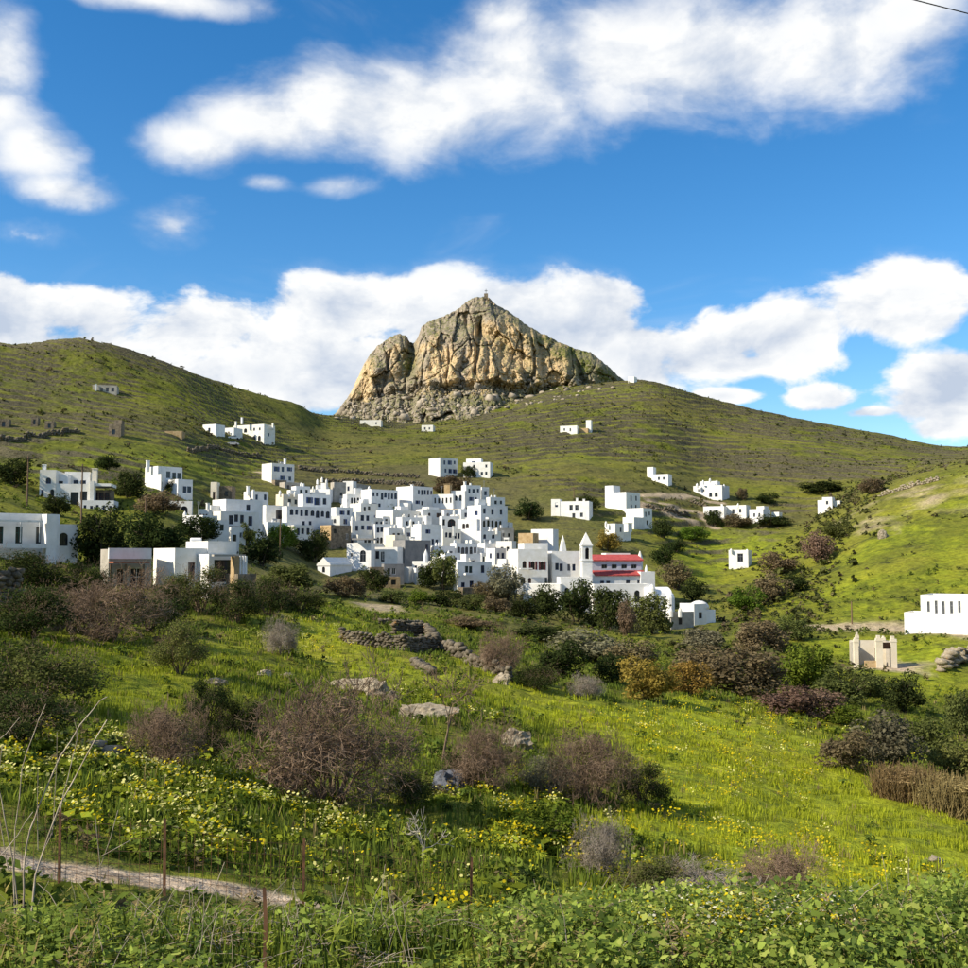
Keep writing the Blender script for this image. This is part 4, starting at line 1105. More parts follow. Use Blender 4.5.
def flowers():
    rng = np.random.default_rng(43)
    x, y = polar_points(rng, 46000, 8, 110, power=0)
    lush, dry, soil, yel = zones(x, y)
    cl = fbm(x / 1.9, y / 1.9, o=3)
    ok = (rng.random(len(x)) < yel * np.clip(.25 + 1.6 * cl, 0, 1)) & (soil < .2)
    # sprinkled singly elsewhere near by
    ok |= (rng.random(len(x)) < .012) & (np.hypot(x, y) < 30) & (np.hypot(x, y) > 13) & (soil < .2)
    ok &= seg_dist(x, y, PATH_LINE) > 2.6
    x, y = x[ok], y[ok]; n = len(x)
    d = np.hypot(x, y)
    # a drift of small yellow and white flowers at the brink of the bank
    xb, yb = [], []
    for k in range(260):
        p = hit(rng.choice([rng.uniform(636, 765), rng.uniform(690, 850)]), rng.uniform(936, 962)); xb.append(p[0]); yb.append(p[1])
    x = np.concatenate([x, xb]); y = np.concatenate([y, yb]); d = np.hypot(x, y); n = len(x)
    z = ground(x, y)
    protos = []
    for i in range(10):
        m = 9 if i < 5 else 7
        p = np.stack([rng.normal(0, .42, m), rng.normal(0, .42, m), rng.uniform(.6, 1.1, m)], -1)
        nr = rng.normal(size=(m, 3)) * .5 + np.array([0, -.3, 1]); nr /= np.linalg.norm(nr, axis=1)[:, None]
        t = np.cross(nr, rng.normal(size=(m, 3))); t /= np.linalg.norm(t, axis=1)[:, None]; b = np.cross(nr, t)
        r = (.085 if i < 5 else .032) * rng.uniform(.7, 1.2, m)[:, None]
        v = np.stack([p + (t * math.cos(k * 1.2566) + b * math.sin(k * 1.2566)) * r for k in range(5)], 1).reshape(-1, 3)
        protos.append((v, np.arange(m * 5).reshape(m, 5)))
    s = np.where(d < 12, .21, np.clip(.24 + .0055 * d, .24, .6)) * rng.uniform(.6, 1.25, n)
    s = np.where(np.degrees(np.arctan2(x, y)) > 3, s, s) ; hh = s
    nb = (d < 12)
    V_, F_, S_ = [], [], []
    for sel, pr_ in ((~nb, protos[:5]), (nb, protos[5:])):
        if not sel.any(): continue
        a_ = tile(pr_, np.stack([x, y, z], -1)[sel], np.stack([s, s], -1)[sel], rng.uniform(0, 6.28, sel.sum()), rng)
        o_ = sum(len(q) for q in V_); V_.append(a_[0]); F_.append(a_[1] + o_); S_.append(np.nonzero(sel)[0][a_[2]])
    V_, F_, S_ = np.concatenate(V_), np.concatenate(F_), np.concatenate(S_)
    me = mesh('flowers', V_, F_)
    pale = rng.random(n) < np.where(x < -1.0, .6, .2)
    c = np.where(pale[:, None], np.array((.70, .66, .24)), np.array((.62, .50, .02))) * rng.uniform(.75, 1.15, (n, 1))
    near = (d < 12) & (rng.random(n) < .25); c[near] = (.75, .72, .55)
    at = me.color_attributes.new('tint', 'FLOAT_COLOR', 'POINT')
    at.data.foreach_set('color', np.concatenate([c, np.ones((n, 1))], 1)[S_].astype(np.float32).ravel())
    tag(link('yellow_flowers', me, tint_mat('petals', .35)), 'drifts of yellow and cream spring flowers in the grass', 'flowers', kind='stuff')
    # the leafy mounds that carry them
    pr = [leaf_cloud(np.random.default_rng(130 + i), 26, .17, 5, .6, .6) for i in range(4)]
    ii = (d > 12) & (zones(x, y)[0] < .45)
    V_, F_, S_ = tile(pr, np.stack([x, y, z - .05], -1)[ii], np.stack([s * 1.9, hh * 1.0], -1)[ii], rng.uniform(0, 6.28, ii.sum()), rng)
    me = mesh('flower_leaves', V_, F_)
    c = np.array((.215, .255, .026)) * rng.uniform(.6, 1.3, (ii.sum(), 1))
    at = me.color_attributes.new('tint', 'FLOAT_COLOR', 'POINT')
    at.data.foreach_set('color', np.concatenate([c, np.ones((len(c), 1))], 1)[S_].astype(np.float32).ravel())
    tag(link('flower_foliage', me, tint_mat('flower_leaf', .3)), 'low green leaves under the spring flowers', 'weeds', kind='stuff')


def slope_weeds():
    """knee-high weeds and small bushes that roughen the near slopes"""
    rng = np.random.default_rng(47)
    x, y = polar_points(rng, 15000, 9, 130, power=0); x2, y2 = polar_points(rng, 15000, 120, 250, power=1); x = np.concatenate([x, x2]); y = np.concatenate([y, y2])
    lush, dry, soil, yel = zones(x, y); d = np.hypot(x, y)
    cl = fbm(x / 3.5, y / 3.5, o=3)
    pr = np.clip(.18 + .9 * cl, 0.02, .8) * (1 - .93 * lush) * (1 - .9 * soft_edge(x, y))
    ok = (rng.random(len(x)) < pr) & (soil < .2) & (seg_dist(x, y, PATH_LINE) > 2.2)
    x, y, d, lush = x[ok], y[ok], d[ok], lush[ok]; n = len(x); z = ground(x, y)
    protos = [leaf_cloud(np.random.default_rng(150 + i), 26, .17, 6, .5, .5) for i in range(5)]
    s = np.clip(.30 + .006 * d, .25, 1.0) * rng.uniform(.6, 1.5, n)
    V_, F_, S_ = tile(protos, np.stack([x, y, z - .05], -1), np.stack([s, s * rng.uniform(.5, .9, n)], -1), rng.uniform(0, 6.28, n), rng)
    me = mesh('weeds', V_, F_)
    col = np.array([(.100, .140, .026), (.150, .195, .030), (.200, .235, .032), (.160, .130, .065), (.060, .082, .024)])[rng.choice(5, n, p=(.34, .28, .14, .08, .16))] * rng.uniform(.7, 1.25, (n, 1))
    at = me.color_attributes.new('tint', 'FLOAT_COLOR', 'POINT')
    at.data.foreach_set('color', np.concatenate([col, np.ones((n, 1))], 1)[S_].astype(np.float32).ravel())
    tag(link('slope_weeds', me, tint_mat('weed_leaves', .3)), 'knee-high wild weeds over the near slopes', 'weeds', kind='stuff')


def bank_leaves():
    """the strip of round-leaved mallow at the brink in front of the camera"""
    rng = np.random.default_rng(53)
    n = 5200
    a = np.radians(rng.uniform(-26, 26, n)); d = rng.uniform(4.0, 8.4, n); deg = np.degrees(a)
    x, y = np.sin(a) * d, np.cos(a) * d
    dens = np.where(deg > 2, .70, np.where(deg < -17, .65, .25)) + 1.3 * fbm(x / .9, y / .9, o=2)
    keep = rng.random(n) < np.clip(dens, 0.03, 1)
    x, y, d, deg = x[keep], y[keep], d[keep], deg[keep]; n = len(x); z = ground(x, y)
    protos = []
    k = np.arange(7); rr = np.array([.35, 1.0, .8, 1.05, .8, 1.0, .7])
    for i in range(6):
        V_, F_ = [], []; off = 0
        for j in range(20):
            hgt = rng.uniform(.1, 1.0); r = .10 + .75 * rng.random() * (1.2 - hgt); q = rng.uniform(0, 6.28)
            c = np.array([math.cos(q) * r, math.sin(q) * r, hgt])
            nr = np.array([math.cos(q) * .6 - .25, math.sin(q) * .6 - .25, .8]) + rng.normal(size=3) * .45; nr /= np.linalg.norm(nr)
            t = np.cross(nr, rng.normal(size=3)); t /= np.linalg.norm(t); b = np.cross(nr, t)
            s = rng.uniform(.030, .085) if i < 4 else rng.uniform(.02, .05)
            V_.append(np.stack([c + s * rr[m] * (t * math.cos(m * .8976) + b * math.sin(m * .8976)) + nr * s * .25 * rr[m] for m in range(7)]))
            F_.append(np.arange(7) + off); off += 7
        protos.append((np.concatenate(V_), np.array(F_)))
    s = rng.uniform(.20, .36, n); hh = rng.uniform(.14, .30, n) * np.where(deg > 2, 1.05, .8)
    V_, F_, S_ = tile(protos, np.stack([x, y, z], -1), np.stack([s, hh], -1), rng.uniform(0, 6.28, n), rng)
    me = mesh('bank_leaves', V_, F_)
    col = np.array([(.185, .250, .045), (.265, .335, .062), (.350, .390, .090), (.115, .165, .040)])[rng.choice(4, n, p=(.35, .3, .15, .2))] * rng.uniform(.8, 1.2, (n, 1))
    at = me.color_attributes.new('tint', 'FLOAT_COLOR', 'POINT')
    at.data.foreach_set('color', np.concatenate([col, np.ones((n, 1))], 1)[S_].astype(np.float32).ravel())
    tag(link('mallow_leaves', me, tint_mat('mallow_leaf', .35)), 'round leaved green mallow covering the brink of the bank', 'weeds', kind='stuff')


def bank_weeds():
    """thin upright weeds standing out of the mallow at the brink"""
    rng = np.random.default_rng(67)
    n = 520; a = np.radians(rng.uniform(-26, 26, n)); d = rng.uniform(4.6, 7.8, n); x, y = np.sin(a) * d, np.cos(a) * d
    ok = rng.random(n) < np.clip(.5 + 1.4 * fbm(x / 1.3 + 5, y / 1.3, o=2), .05, 1); x, y = x[ok], y[ok]; n = len(x); z = ground(x, y)
    protos = []
    for i in range(5):
        m = 40; h = rng.uniform(.1, 1, m); q = rng.uniform(0, 6.28, m); r = .05 + .12 * (1 - h)
        p0 = np.stack([.03 * np.cos(q), .03 * np.sin(q), h], -1); p1 = np.stack([np.cos(q) * (r + .22), np.sin(q) * (r + .22), h + rng.uniform(-.05, .14, m)], -1)
        mid = (p0 + p1) / 2; sd_ = np.stack([-np.sin(q), np.cos(q), 0 * q], -1) * .028
        v = np.stack([p0, mid + sd_, p1, mid - sd_], 1).reshape(-1, 3); f = np.arange(m * 4).reshape(m, 4)
        protos.append((v, f))
    hh = rng.uniform(.14, .30, n)
    V_, F_, S_ = tile(protos, np.stack([x, y, z], -1), np.stack([rng.uniform(.12, .24, n), hh], -1), rng.uniform(0, 6.28, n), rng)
    me = mesh('bank_weeds', V_, F_)
    col = np.array([(.16, .22, .04), (.26, .30, .05), (.36, .30, .10), (.10, .15, .035), (.34, .25, .13)])[rng.choice(5, n, p=(.3, .25, .15, .15, .15))] * rng.uniform(.8, 1.2, (n, 1))
    at = me.color_attributes.new('tint', 'FLOAT_COLOR', 'POINT')
    at.data.foreach_set('color', np.concatenate([col, np.ones((n, 1))], 1)[S_].astype(np.float32).ravel())
    tag(link('upright_weeds', me, tint_mat('upright_weed', .35)), 'thin upright weeds standing out of the mallow at the brink', 'weeds', kind='stuff')


bank_weeds(); hill_scrub(); grass(); flowers(); slope_weeds(); bank_leaves()

# ------------------------------------------------------------------ buildings
def wall_mat(name, c1, c2, stain=.12, scale=.8, bump=.15, bscale=3.0, tint=0.0):
    m, N, b = principled(name, .9, .15)
    pos = N.add('ShaderNodeNewGeometry').outputs['Position']
    n = N.noise(pos, scale, 5, .6); n2 = N.noise(N.vmath('MULTIPLY', pos, (1, 1, .25)), 1.6, 4, .65)
    c = N.mix(N.ramp(n, .3, .7), c1, c2)
    c = N.mix(N.math('MULTIPLY', N.ramp(n2, .58, .78), stain * 3), c, tuple(q * .55 for q in c1))
    r = N.add('ShaderNodeObjectInfo').outputs['Random']
    hsv = N.add('ShaderNodeHueSaturation'); N.put(hsv.inputs['Color'], c); N.put(hsv.inputs['Value'], N.math('MULTIPLY_ADD', r, .16, .87)); N.put(hsv.inputs['Saturation'], N.math('MULTIPLY_ADD', N.math('FRACT', N.math('MULTIPLY', r, 13.7)), tint, 1 - .3 * tint))
    N.put(b.inputs['Base Color'], hsv.outputs[0])
    bp = N.add('ShaderNodeBump'); bp.inputs['Strength'].default_value = bump; bp.inputs['Distance'].default_value = .08
    N.put(bp.inputs['Height'], N.noise(pos, bscale, 5, .6)); N.l.new(bp.outputs[0], b.inputs['Normal'])
    return m


M['white'] = wall_mat('whitewash', (.76, .745, .70), (.86, .85, .825), .16, tint=1.6)
M['cream'] = wall_mat('cream_plaster', (.66, .58, .44), (.76, .69, .56))
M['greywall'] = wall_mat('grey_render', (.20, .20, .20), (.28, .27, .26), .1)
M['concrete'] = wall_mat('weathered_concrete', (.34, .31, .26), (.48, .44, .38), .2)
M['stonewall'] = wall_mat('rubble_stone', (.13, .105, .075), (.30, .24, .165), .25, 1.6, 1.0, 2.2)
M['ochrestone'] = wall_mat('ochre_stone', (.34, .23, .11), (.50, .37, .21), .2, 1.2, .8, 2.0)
M['roof'] = wall_mat('flat_roof', (.55, .54, .51), (.70, .69, .66), .2)
M['red'] = wall_mat('red_roof', (.36, .060, .060), (.47, .095, .085), .12, 1.2, .3, 4.0)
M['clerestory_shade'] = wall_mat('painted_shade_wall', (.42, .44, .50), (.52, .54, .60), .1)  # bluish shade of the clerestory wall, put into its colour
m, N_, b_ = principled('window_glass', .12, .5); b_.inputs['Base Color'].default_value = (.018, .022, .030, 1); M['glass'] = m
for nm, c in (('blue', (.022, .050, .16)), ('green', (.012, .060, .055)), ('maroon', (.085, .014, .018)), ('pale', (.62, .61, .58)), ('brown', (.11, .055, .030)), ('grey', (.20, .21, .23)), ('rust', (.33, .10, .045)), ('tanpole', (.16, .10, .06)), ('metal', (.35, .36, .37)), ('black', (.012, .012, .013))):
    M[nm] = mat_var('paint_' + nm, tuple(q * .85 for q in c), tuple(min(1, q * 1.12) for q in c), 3.0, .7, .3)


def boxv(x0, x1, y0, y1, z0, z1):
    v = [(x0, y0, z0), (x1, y0, z0), (x1, y1, z0), (x0, y1, z0), (x0, y0, z1), (x1, y0, z1), (x1, y1, z1), (x0, y1, z1)]
    f = [(0, 3, 2, 1), (4, 5, 6, 7), (0, 1, 5, 4), (1, 2, 6, 5), (2, 3, 7, 6), (3, 0, 4, 7)]
    return v, f


class MB:
    def __init__(s): s.v = []; s.f = []
    def add(s, v, f):
        o = len(s.v); s.v += [tuple(q) for q in v]; s.f += [tuple(i + o for i in g) for g in f]; return s
    def box(s, *a): return s.add(*boxv(*a))
    def lathe(s, cx, cy, prof, n=10):
        v = []; f = []
        for r, z in prof:
            for k in range(n):
                a = 6.2832 * k / n; v.append((cx + r * math.cos(a), cy + r * math.sin(a), z))
        for i in range(len(prof) - 1):
            for k in range(n):
                f.append((i * n + k, i * n + (k + 1) % n, (i + 1) * n + (k + 1) % n, (i + 1) * n + k))
        f.append(tuple(range((len(prof) - 1) * n, len(prof) * n))); f.append(tuple(range(n))[::-1])
        return s.add(v, f)
    def obj(s, name, mat, parent=None, smooth=False, loc=None): return link(name, mesh(name, s.v, s.f, smooth), M[mat] if isinstance(mat, str) else mat, parent, loc)


_WIN = {}
WR = random.Random(5)


def shutter_mesh(style):
    if ('shutter', style) not in _WIN:
        v, f = boxv(-.5, .5, 0, .035, 0, 1); me = mesh('shutter', v, f); me.materials.append(M[style]); _WIN['shutter', style] = me
    return _WIN['shutter', style]



def window_mesh(w, h, style):
    key = (round(w, 1), round(h, 1), style)
    if key in _WIN: return _WIN[key]
    w, h = key[0], key[1]
    t = .09; d0, d1 = .0, .07
    fr = MB()
    fr.box(-w / 2, -w / 2 + t, d0, d1, 0, h).box(w / 2 - t, w / 2, d0, d1, 0, h).box(-w / 2 + t, w / 2 - t, d0, d1, h - t, h).box(-w / 2 + t, w / 2 - t, d0, d1, 0, t)
    fr.box(-.03, .03, d0 + .01, d1 - .01, t, h - t)
    if h > 1.7: fr.box(-w / 2 + t, w / 2 - t, d0 + .012, d1 - .012, h * .62, h * .62 + .06)
    pn = MB().box(-w / 2 + t - .002, w / 2 - t + .002, .03, .05, t - .002, h - t + .002)
    fm = mesh('window', fr.v, fr.f); fm.materials.append(M[style if style in M else 'blue'])
    pm = mesh('pane', pn.v, pn.f); pm.materials.append(M['glass'])
    _WIN[key] = (fm, pm)
    return _WIN[key]


def face_with_holes(mb, o, ex, ey, w, z0, z1, holes, depth=.2):
    """a wall face from o along ex (metres w) with openings; ey points inwards. holes: (s0, s1, za, zb, arch)"""
    S = sorted({0., w, *[q for h in holes for q in h[:2]]}); Zs = sorted({z0, z1, *[q for h in holes for q in h[2:4]]})
    P = lambda s, z, k=0: (o[0] + ex[0] * s + ey[0] * k, o[1] + ex[1] * s + ey[1] * k, z)
    for a, b in zip(S[:-1], S[1:]):
        for c, d in zip(Zs[:-1], Zs[1:]):
            mx, mz = (a + b) / 2, (c + d) / 2
            if any(h[0] < mx < h[1] and h[2] < mz < h[3] for h in holes): continue
            mb.add([P(a, c), P(b, c), P(b, d), P(a, d)], [(0, 1, 2, 3)])
    for h in holes:
        a, b, c, d = h[:4]
        for q in (((a, c), (a, d)), ((b, d), (b, c)), ((a, d), (b, d)), ((b, c), (a, c))):
            mb.add([P(*q[0]), P(*q[1]), P(*q[1], depth), P(*q[0], depth)], [(0, 1, 2, 3)])
        if len(h) > 4 and h[4]:
            r = (b - a) / 2; n = 6
            arc = [(a + r - r * math.cos(math.pi * k / (2 * n)), d - r + r * math.sin(math.pi * k / (2 * n))) for k in range(n + 1)]
            for sgn in (0, 1):
                pts = [((q if not sgn else a + b - q), z) for q, z in arc]; cor = (a if not sgn else b, d)
                for p1, p2 in zip(pts[:-1], pts[1:]): mb.add([P(*cor), P(*p1), P(*p2)], [(0, 1, 2) if sgn else (0, 2, 1)])


def block(root, x0, x1, y0, y1, z0, z1, rows=(), mat='white', side='L', parapet=.35, roofmat='roof', sidemat=None):
    """one flat-roofed volume of a building, in the frame of its thing: front at y0 facing -y.  rows: (face, count, from, to, drop, width, height, style[, arch])"""
    holes = {'F': [], 'S': []}; wins = []
    W, Dp = x1 - x0, y1 - y0
    for r in rows:
        face, n, a, b, drop, ww, hh, style = r[:8]; arch = len(r) > 8 and r[8]
        L = W if face == 'F' else Dp
        ww = min(ww, .8 * L * (b - a) / n)
        for i in range(n):
            c = L * (a + (b - a) * (i + .5) / n)
            wk, hk, dk = ww, hh, drop
            if n > 1 and mat in ('white', 'cream', 'concrete'):            # no two windows quite alike
                if n > 2 and WR.random() < .10: continue
                c += WR.uniform(-.06, .06) * L * (b - a) / n; wk *= WR.uniform(.82, 1.08); hk *= WR.uniform(.85, 1.12); dk += WR.uniform(-.08, .12)
            s0, s1 = c - wk / 2, c + wk / 2; zt = z1 - dk; zb = max(zt - hk, z0 + .1)
            if zb >= zt - .3: continue
            holes[face].append((s0, s1, zb, zt, arch)); wins.append((face, c, zb, wk, zt - zb, style, (b - a) * L / n))
    mb = MB(); side_o = (x0, y1) if side == 'L' else (x1, y0)
    ex_s = (0, -1) if side == 'L' else (0, 1); in_s = (1, 0) if side == 'L' else (-1, 0)
    face_with_holes(mb, (x0, y0), (1, 0), (0, 1), W, z0, z1, holes['F'])
    sm = mb if sidemat is None else MB()
    face_with_holes(sm, side_o, ex_s, in_s, Dp, z0, z1, holes['S'])
    if side == 'L': mb.add([(x1, y0, z0), (x1, y1, z0), (x1, y1, z1), (x1, y0, z1)], [(0, 1, 2, 3)])
    else: mb.add([(x0, y1, z0), (x0, y0, z0), (x0, y0, z1), (x0, y1, z1)], [(0, 1, 2, 3)])
    mb.add([(x1, y1, z0), (x0, y1, z0), (x0, y1, z1), (x1, y1, z1)], [(0, 1, 2, 3)])
    t = min(.25, W * .2, Dp * .2); zr = z1 - parapet
    O = [(x0, y0), (x1, y0), (x1, y1), (x0, y1)]; I = [(x0 + t, y0 + t), (x1 - t, y0 + t), (x1 - t, y1 - t), (x0 + t, y1 - t)]
    for k in range(4):
        j = (k + 1) % 4
        mb.add([(*O[k], z1), (*O[j], z1), (*I[j], z1), (*I[k], z1)], [(0, 1, 2, 3)])
        mb.add([(*I[k], z1), (*I[j], z1), (*I[j], zr), (*I[k], zr)], [(0, 1, 2, 3)])
    wl = mb.obj('wall', mat, root)
    if sidemat is not None: sm.obj('side_wall', sidemat, root)
    MB().add([(*q, zr) for q in I], [(0, 1, 2, 3)]).obj('roof', roofmat, root)
    for face, c, zb, ww, hh, style, pitch in wins:
        fm, pm = window_mesh(ww, hh, style)
        o = link('door' if hh > 1.85 else 'window', fm, None, root)
        if face == 'F': o.location = (x0 + c, y0 + .12, zb)
        elif side == 'L': o.location = (x0 + .12, y1 - c, zb); o.rotation_euler = (0, 0, -math.pi / 2)
        else: o.location = (x1 - .12, y0 + c, zb); o.rotation_euler = (0, 0, math.pi / 2)
        o.scale = (ww / round(ww, 1), 1, hh / round(hh, 1))
        link('pane', pm, None, o)
        if style in ('blue', 'green', 'maroon', 'brown') and .55 < ww < 1.2 and pitch > ww * 2.05 and hh > .9 and WR.random() < .55:
            for sg in (-1, 1):
                q = link('shutter', shutter_mesh(style), None, o); q.location = (sg * (ww / 2 + ww * .24) * round(ww, 1) / ww, -.16, 0); q.scale = (ww * .44 * round(ww, 1) / ww, 1, round(hh, 1))
    return wl


VG = 'white houses of the village'
HOUSES = []
CL = random.Random(77)


def clutter(h):
    """stair heads, low roof walls and front terraces that break up the cubes"""
    r, w, d, z, x0 = h.root, h.w, h.dep, h.h, h.x0
    if w > 5 and d > 3.5 and CL.random() < .75:
        a = CL.uniform(1.5, min(3.2, w * .45)); b = CL.uniform(1.4, min(2.6, d * .6)); hh = CL.uniform(1.1, 2.1)
        x = x0 + CL.uniform(.2, w - a - .2); y = CL.uniform(.5, d - b - .1)
        MB().box(x, x + a, y, y + b, z - .5, z + hh).obj('stair_head', 'white', r)
    if CL.random() < .6:
        x = x0 + (0 if CL.random() < .5 else w * .45); a = w * CL.uniform(.35, .55)
        y = CL.uniform(1.6, 3.0); zb = CL.uniform(.6, 1.5)
        MB().box(x + .03, x + a, -y, -.02, -3.5, zb).obj('terrace', CL.choice(['white', 'white', 'white', 'cream', 'stonewall']), r)
    if CL.random() < .4:
        x = x0 + CL.uniform(.1, w - .6); MB().box(x, x + .5, d * .5, d * .5 + .5, z - .4, z + CL.uniform(.5, 1.1)).obj('chimney', 'white', r)
    if CL.random() < .35:
        x = x0 + CL.uniform(.4, w - .4); y = d * CL.uniform(.3, .7); hh = CL.uniform(1.4, 2.6)
        mb = MB().box(x - .03, x + .03, y - .03, y + .03, z - .4, z + hh)
        for k in range(4): mb.box(x - .45 + .06 * k, x + .45 - .06 * k, y - .02, y + .02, z + hh - .12 - .16 * k, z + hh - .09 - .16 * k)
        mb.obj('antenna', 'metal', r)
    if CL.random() < .3 and w > 4:
        x = x0 + CL.uniform(.3, w - 1.8); y = d * .6
        MB().box(x, x + 1.3, y, y + .42, z + .45, z + .87).box(x + .1, x + .16, y, y + .4, z - .4, z + .45).box(x + 1.1, x + 1.16, y, y + .4, z - .4, z + .45).obj('water_heater', CL.choice(['pale', 'metal']), r)
    if CL.random() < .35:
        n = 7; x = x0 + CL.uniform(.3, max(.4, w - 3.2)); sgn = 1
        mb = MB()
        for k in range(n): mb.box(x + k * .32, x + (k + 1) * .32 + .002, -1.0, -.03, -3, -1.6 + k * .3)
        mb.obj('steps', 'white', r)


class House:
    """a building placed by what is seen of it: columns of the left end, the near corner and the right end, row of the roof line, height in metres, turn of the front to the right in degrees"""
    def __init__(s, label, uL, uC, uR, vT, h, yaw, rows=(), name='white_house', cat='house', group=None, mat='white', dmin=195, dep=None, d=None, sink=3.0, **kw):
        s.d = d or stand(uC, vT, h, dmin); s.yaw = yaw
        s.az, e = pix_azel(uC, vT)
        x, y = math.sin(s.az) * s.d, math.cos(s.az) * s.d
        s.ztop = s.d * math.tan(e); z = s.ztop - h
        s.rz = R(yaw) - s.az; s.k = s.d / FPX; s.o = (x, y, z); s.h = h
        s.root = thing(name, label, cat, (x, y, z), s.rz, group)
        HOUSES.append(((uL + uR) / 2, vT, label))
        s.w, s.dep, s.x0 = s.size(uL, uC, uR, s.k, dep)
        s.main = block(s.root, s.x0, s.x0 + s.w, 0, s.dep, -sink, h, rows, mat, 'L' if yaw >= 0 else 'R', **kw)
        if group == VG: clutter(s)
    def size(s, uL, uC, uR, k, dep=None):
        cs, sn = math.cos(R(s.yaw)), abs(math.sin(R(s.yaw)))
        if s.yaw >= 0: w = (uR - uC) * k / cs; sp = uC - uL; x0 = 0
        else: w = (uC - uL) * k / cs; sp = uR - uC; x0 = -w
        if dep is None: dep = min(max(sp * k / max(sn, .15), 3.0), 16) if sp > 0 else max(4, .75 * w)
        return w, dep, x0
    def local(s, u, v, dd=0):
        """point in the house's frame seen at a pixel, dd metres behind its corner"""
        az, e = pix_azel(u, v); d = s.d + dd
        p = Vector((math.sin(az) * d, math.cos(az) * d, d * math.tan(e))) - Vector(s.o)
        return Matrix.Rotation(-s.rz, 4, 'Z') @ p
    def add(s, uL, uC, uR, vT, dd, rows=(), mat='white', dep=None, sink=3.5, zb=None, hh=None, dmin=195, **kw):
        if hh is not None: dd = stand(uC, vT, hh, dmin) - s.d; zb = s.local(uC, vT, dd).z - hh - 2.5
        k = (s.d + dd) / FPX
        w, dp, x0 = s.size(uL, uC, uR, k, dep)
        p = s.local(uC, vT, dd)
        block(s.root, p.x + x0, p.x + x0 + w, p.y, p.y + dp, -sink if zb is None else zb, p.z, rows, mat, 'L' if s.yaw >= 0 else 'R', **kw)
        return s
    def chimney(s, u, vT, dd=1.5, w=.6, hh=1.3, mat='white'):
        p = s.local(u, vT, dd)
        MB().box(p.x - w / 2, p.x + w / 2, p.y - w / 2, p.y + w / 2, p.z - hh - 1.2, p.z - .12).box(p.x - w * .62, p.x + w * .62, p.y - w * .62, p.y + w * .62, p.z - .12, p.z).obj('chimney', mat, s.root)
        return s
    def finial(s, u, vT, dd=1.0, r=.35, hh=1.1, mat='white'):
        p = s.local(u, vT, dd)
        MB().lathe(p.x, p.y, [(r, p.z - hh - .5), (r, p.z - hh * .55), (r * .75, p.z - hh * .35), (.04, p.z)], 8).obj('finial', mat, s.root)
        return s
    def slab(s, name, u0, u1, v, dd, dep, th, mat, x_in=0):
        a, b = s.local(u0, v, dd), s.local(u1, v, dd)
        y = (a.y + b.y) / 2; z = (a.z + b.z) / 2
        MB().box(min(a.x, b.x), max(a.x, b.x), y - dep, y + x_in, z - th, z).obj(name, mat, s.root); return s


B, G, D_ = 'blue', 'green', 'black'
def row(n, a, b, drop, w=.95, h=1.35, style=B, arch=False, face='F'): return (face, n, a, b, drop, w, h, style, arch)
def side(n, a, b, drop, w=.8, h=1.2, style=B, arch=False): return ('S', n, a, b, drop, w, h, style, arch)


# --- upper left of the village
House('two storey white house standing alone above the left village end', 262, 272, 294, 463, 6.2, 32, [row(3, .05, .95, .9), row(2, .3, .95, 3.7)], group=VG).add(284, 285, 303, 482, -5, [row(2, .05, .6, .8, 1.0, 1.3, 'maroon')], 'concrete').chimney(285, 459, 4)
House('long low white house with three blue shuttered windows and raised back', 201, 221, 258, 511, 3.9, 30, [row(3, .18, .62, .7, 1.1, 1.7), row(1, .68, .86, .9, 1.0, 2.0), side(1, .55, .95, .9)], group=VG).add(213, 226, 262, 499, 4, [row(1, .5, .7, 1.0)]).chimney(208, 503, 3)
House('small white house with cubic tower over the long low house', 244, 253, 268, 491, 5.4, 34, [row(3, .1, .95, .8, .8)], group=VG).chimney(248, 486, 1)
House('white house with bluish front and two windows at the left village end', 184, 203, 217, 515, 4.4, 48, [row(2, .08, .9, .8), side(1, .3, .6, .9)], group=VG).finial(185, 511, 4)
House('white house with tan blank panel beside the dome shaped tree', 262, 266, 290, 505, 5.0, 26, [row(1, .3, .9, 1.2, 2.6, 2.2, 'brown')], group=VG).add(240, 262, 292, 522, -5, [row(2, .1, .4, 1.0)], dep=6)
House('cream topped white house with toothed parapet above the tan panel', 276, 283, 300, 494, 4.6, 30, [row(2, .2, .9, 1.3, style=D_)], group=VG, mat='cream').finial(280, 490).finial(289, 491).finial(295, 491)
House('wide pale blue shaded house with a row of arched windows', 284, 287, 331, 506, 6.0, 24, [row(4, .05, .5, .7, .9, 1.5, B, True), row(4, .52, .98, .9, 1.0, 1.6, B, True), row(2, .3, .6, 3.6, .8, 1.1)], group=VG).add(301, 303, 331, 494, 5, [row(3, .1, .9, .8, 1.0, 1.7)]).add(290, 294, 311, 525, -6, [row(3, .1, .95, .7, .8, 1.5)], dep=5)
House('tiny white gabled dovecote with slit openings behind the shaded arched house', 316, 317, 327, 485, 3.8, 8, [row(3, .1, .9, 1.2, .4, 1.2, D_)], name='white_dovecote', cat='dovecote', group=None).finial(317.5, 479).finial(322, 477).finial(326.5, 479)
House('white parapet house under the tiny dovecote', 308, 330, 334, 489, 4.4, -18, [row(2, .3, .9, 1.4, .7)], group=VG).finial(313, 486)
House('bare concrete house behind the village near the tiny dovecote', 331, 334, 346, 482, 6.0, 20, [row(1, .4, .8, 3.0, .8, 1.0, D_)], name='concrete_house', mat='concrete', group=VG)
House('white cube on the roofs right of the concrete house', 343, 353, 356, 481, 5.4, -22, [row(1, .3, .8, 1.6, .7)], group=VG).add(354, 355, 371, 483, 3, [row(2, .2, .9, 1.0, .7)], 'concrete')
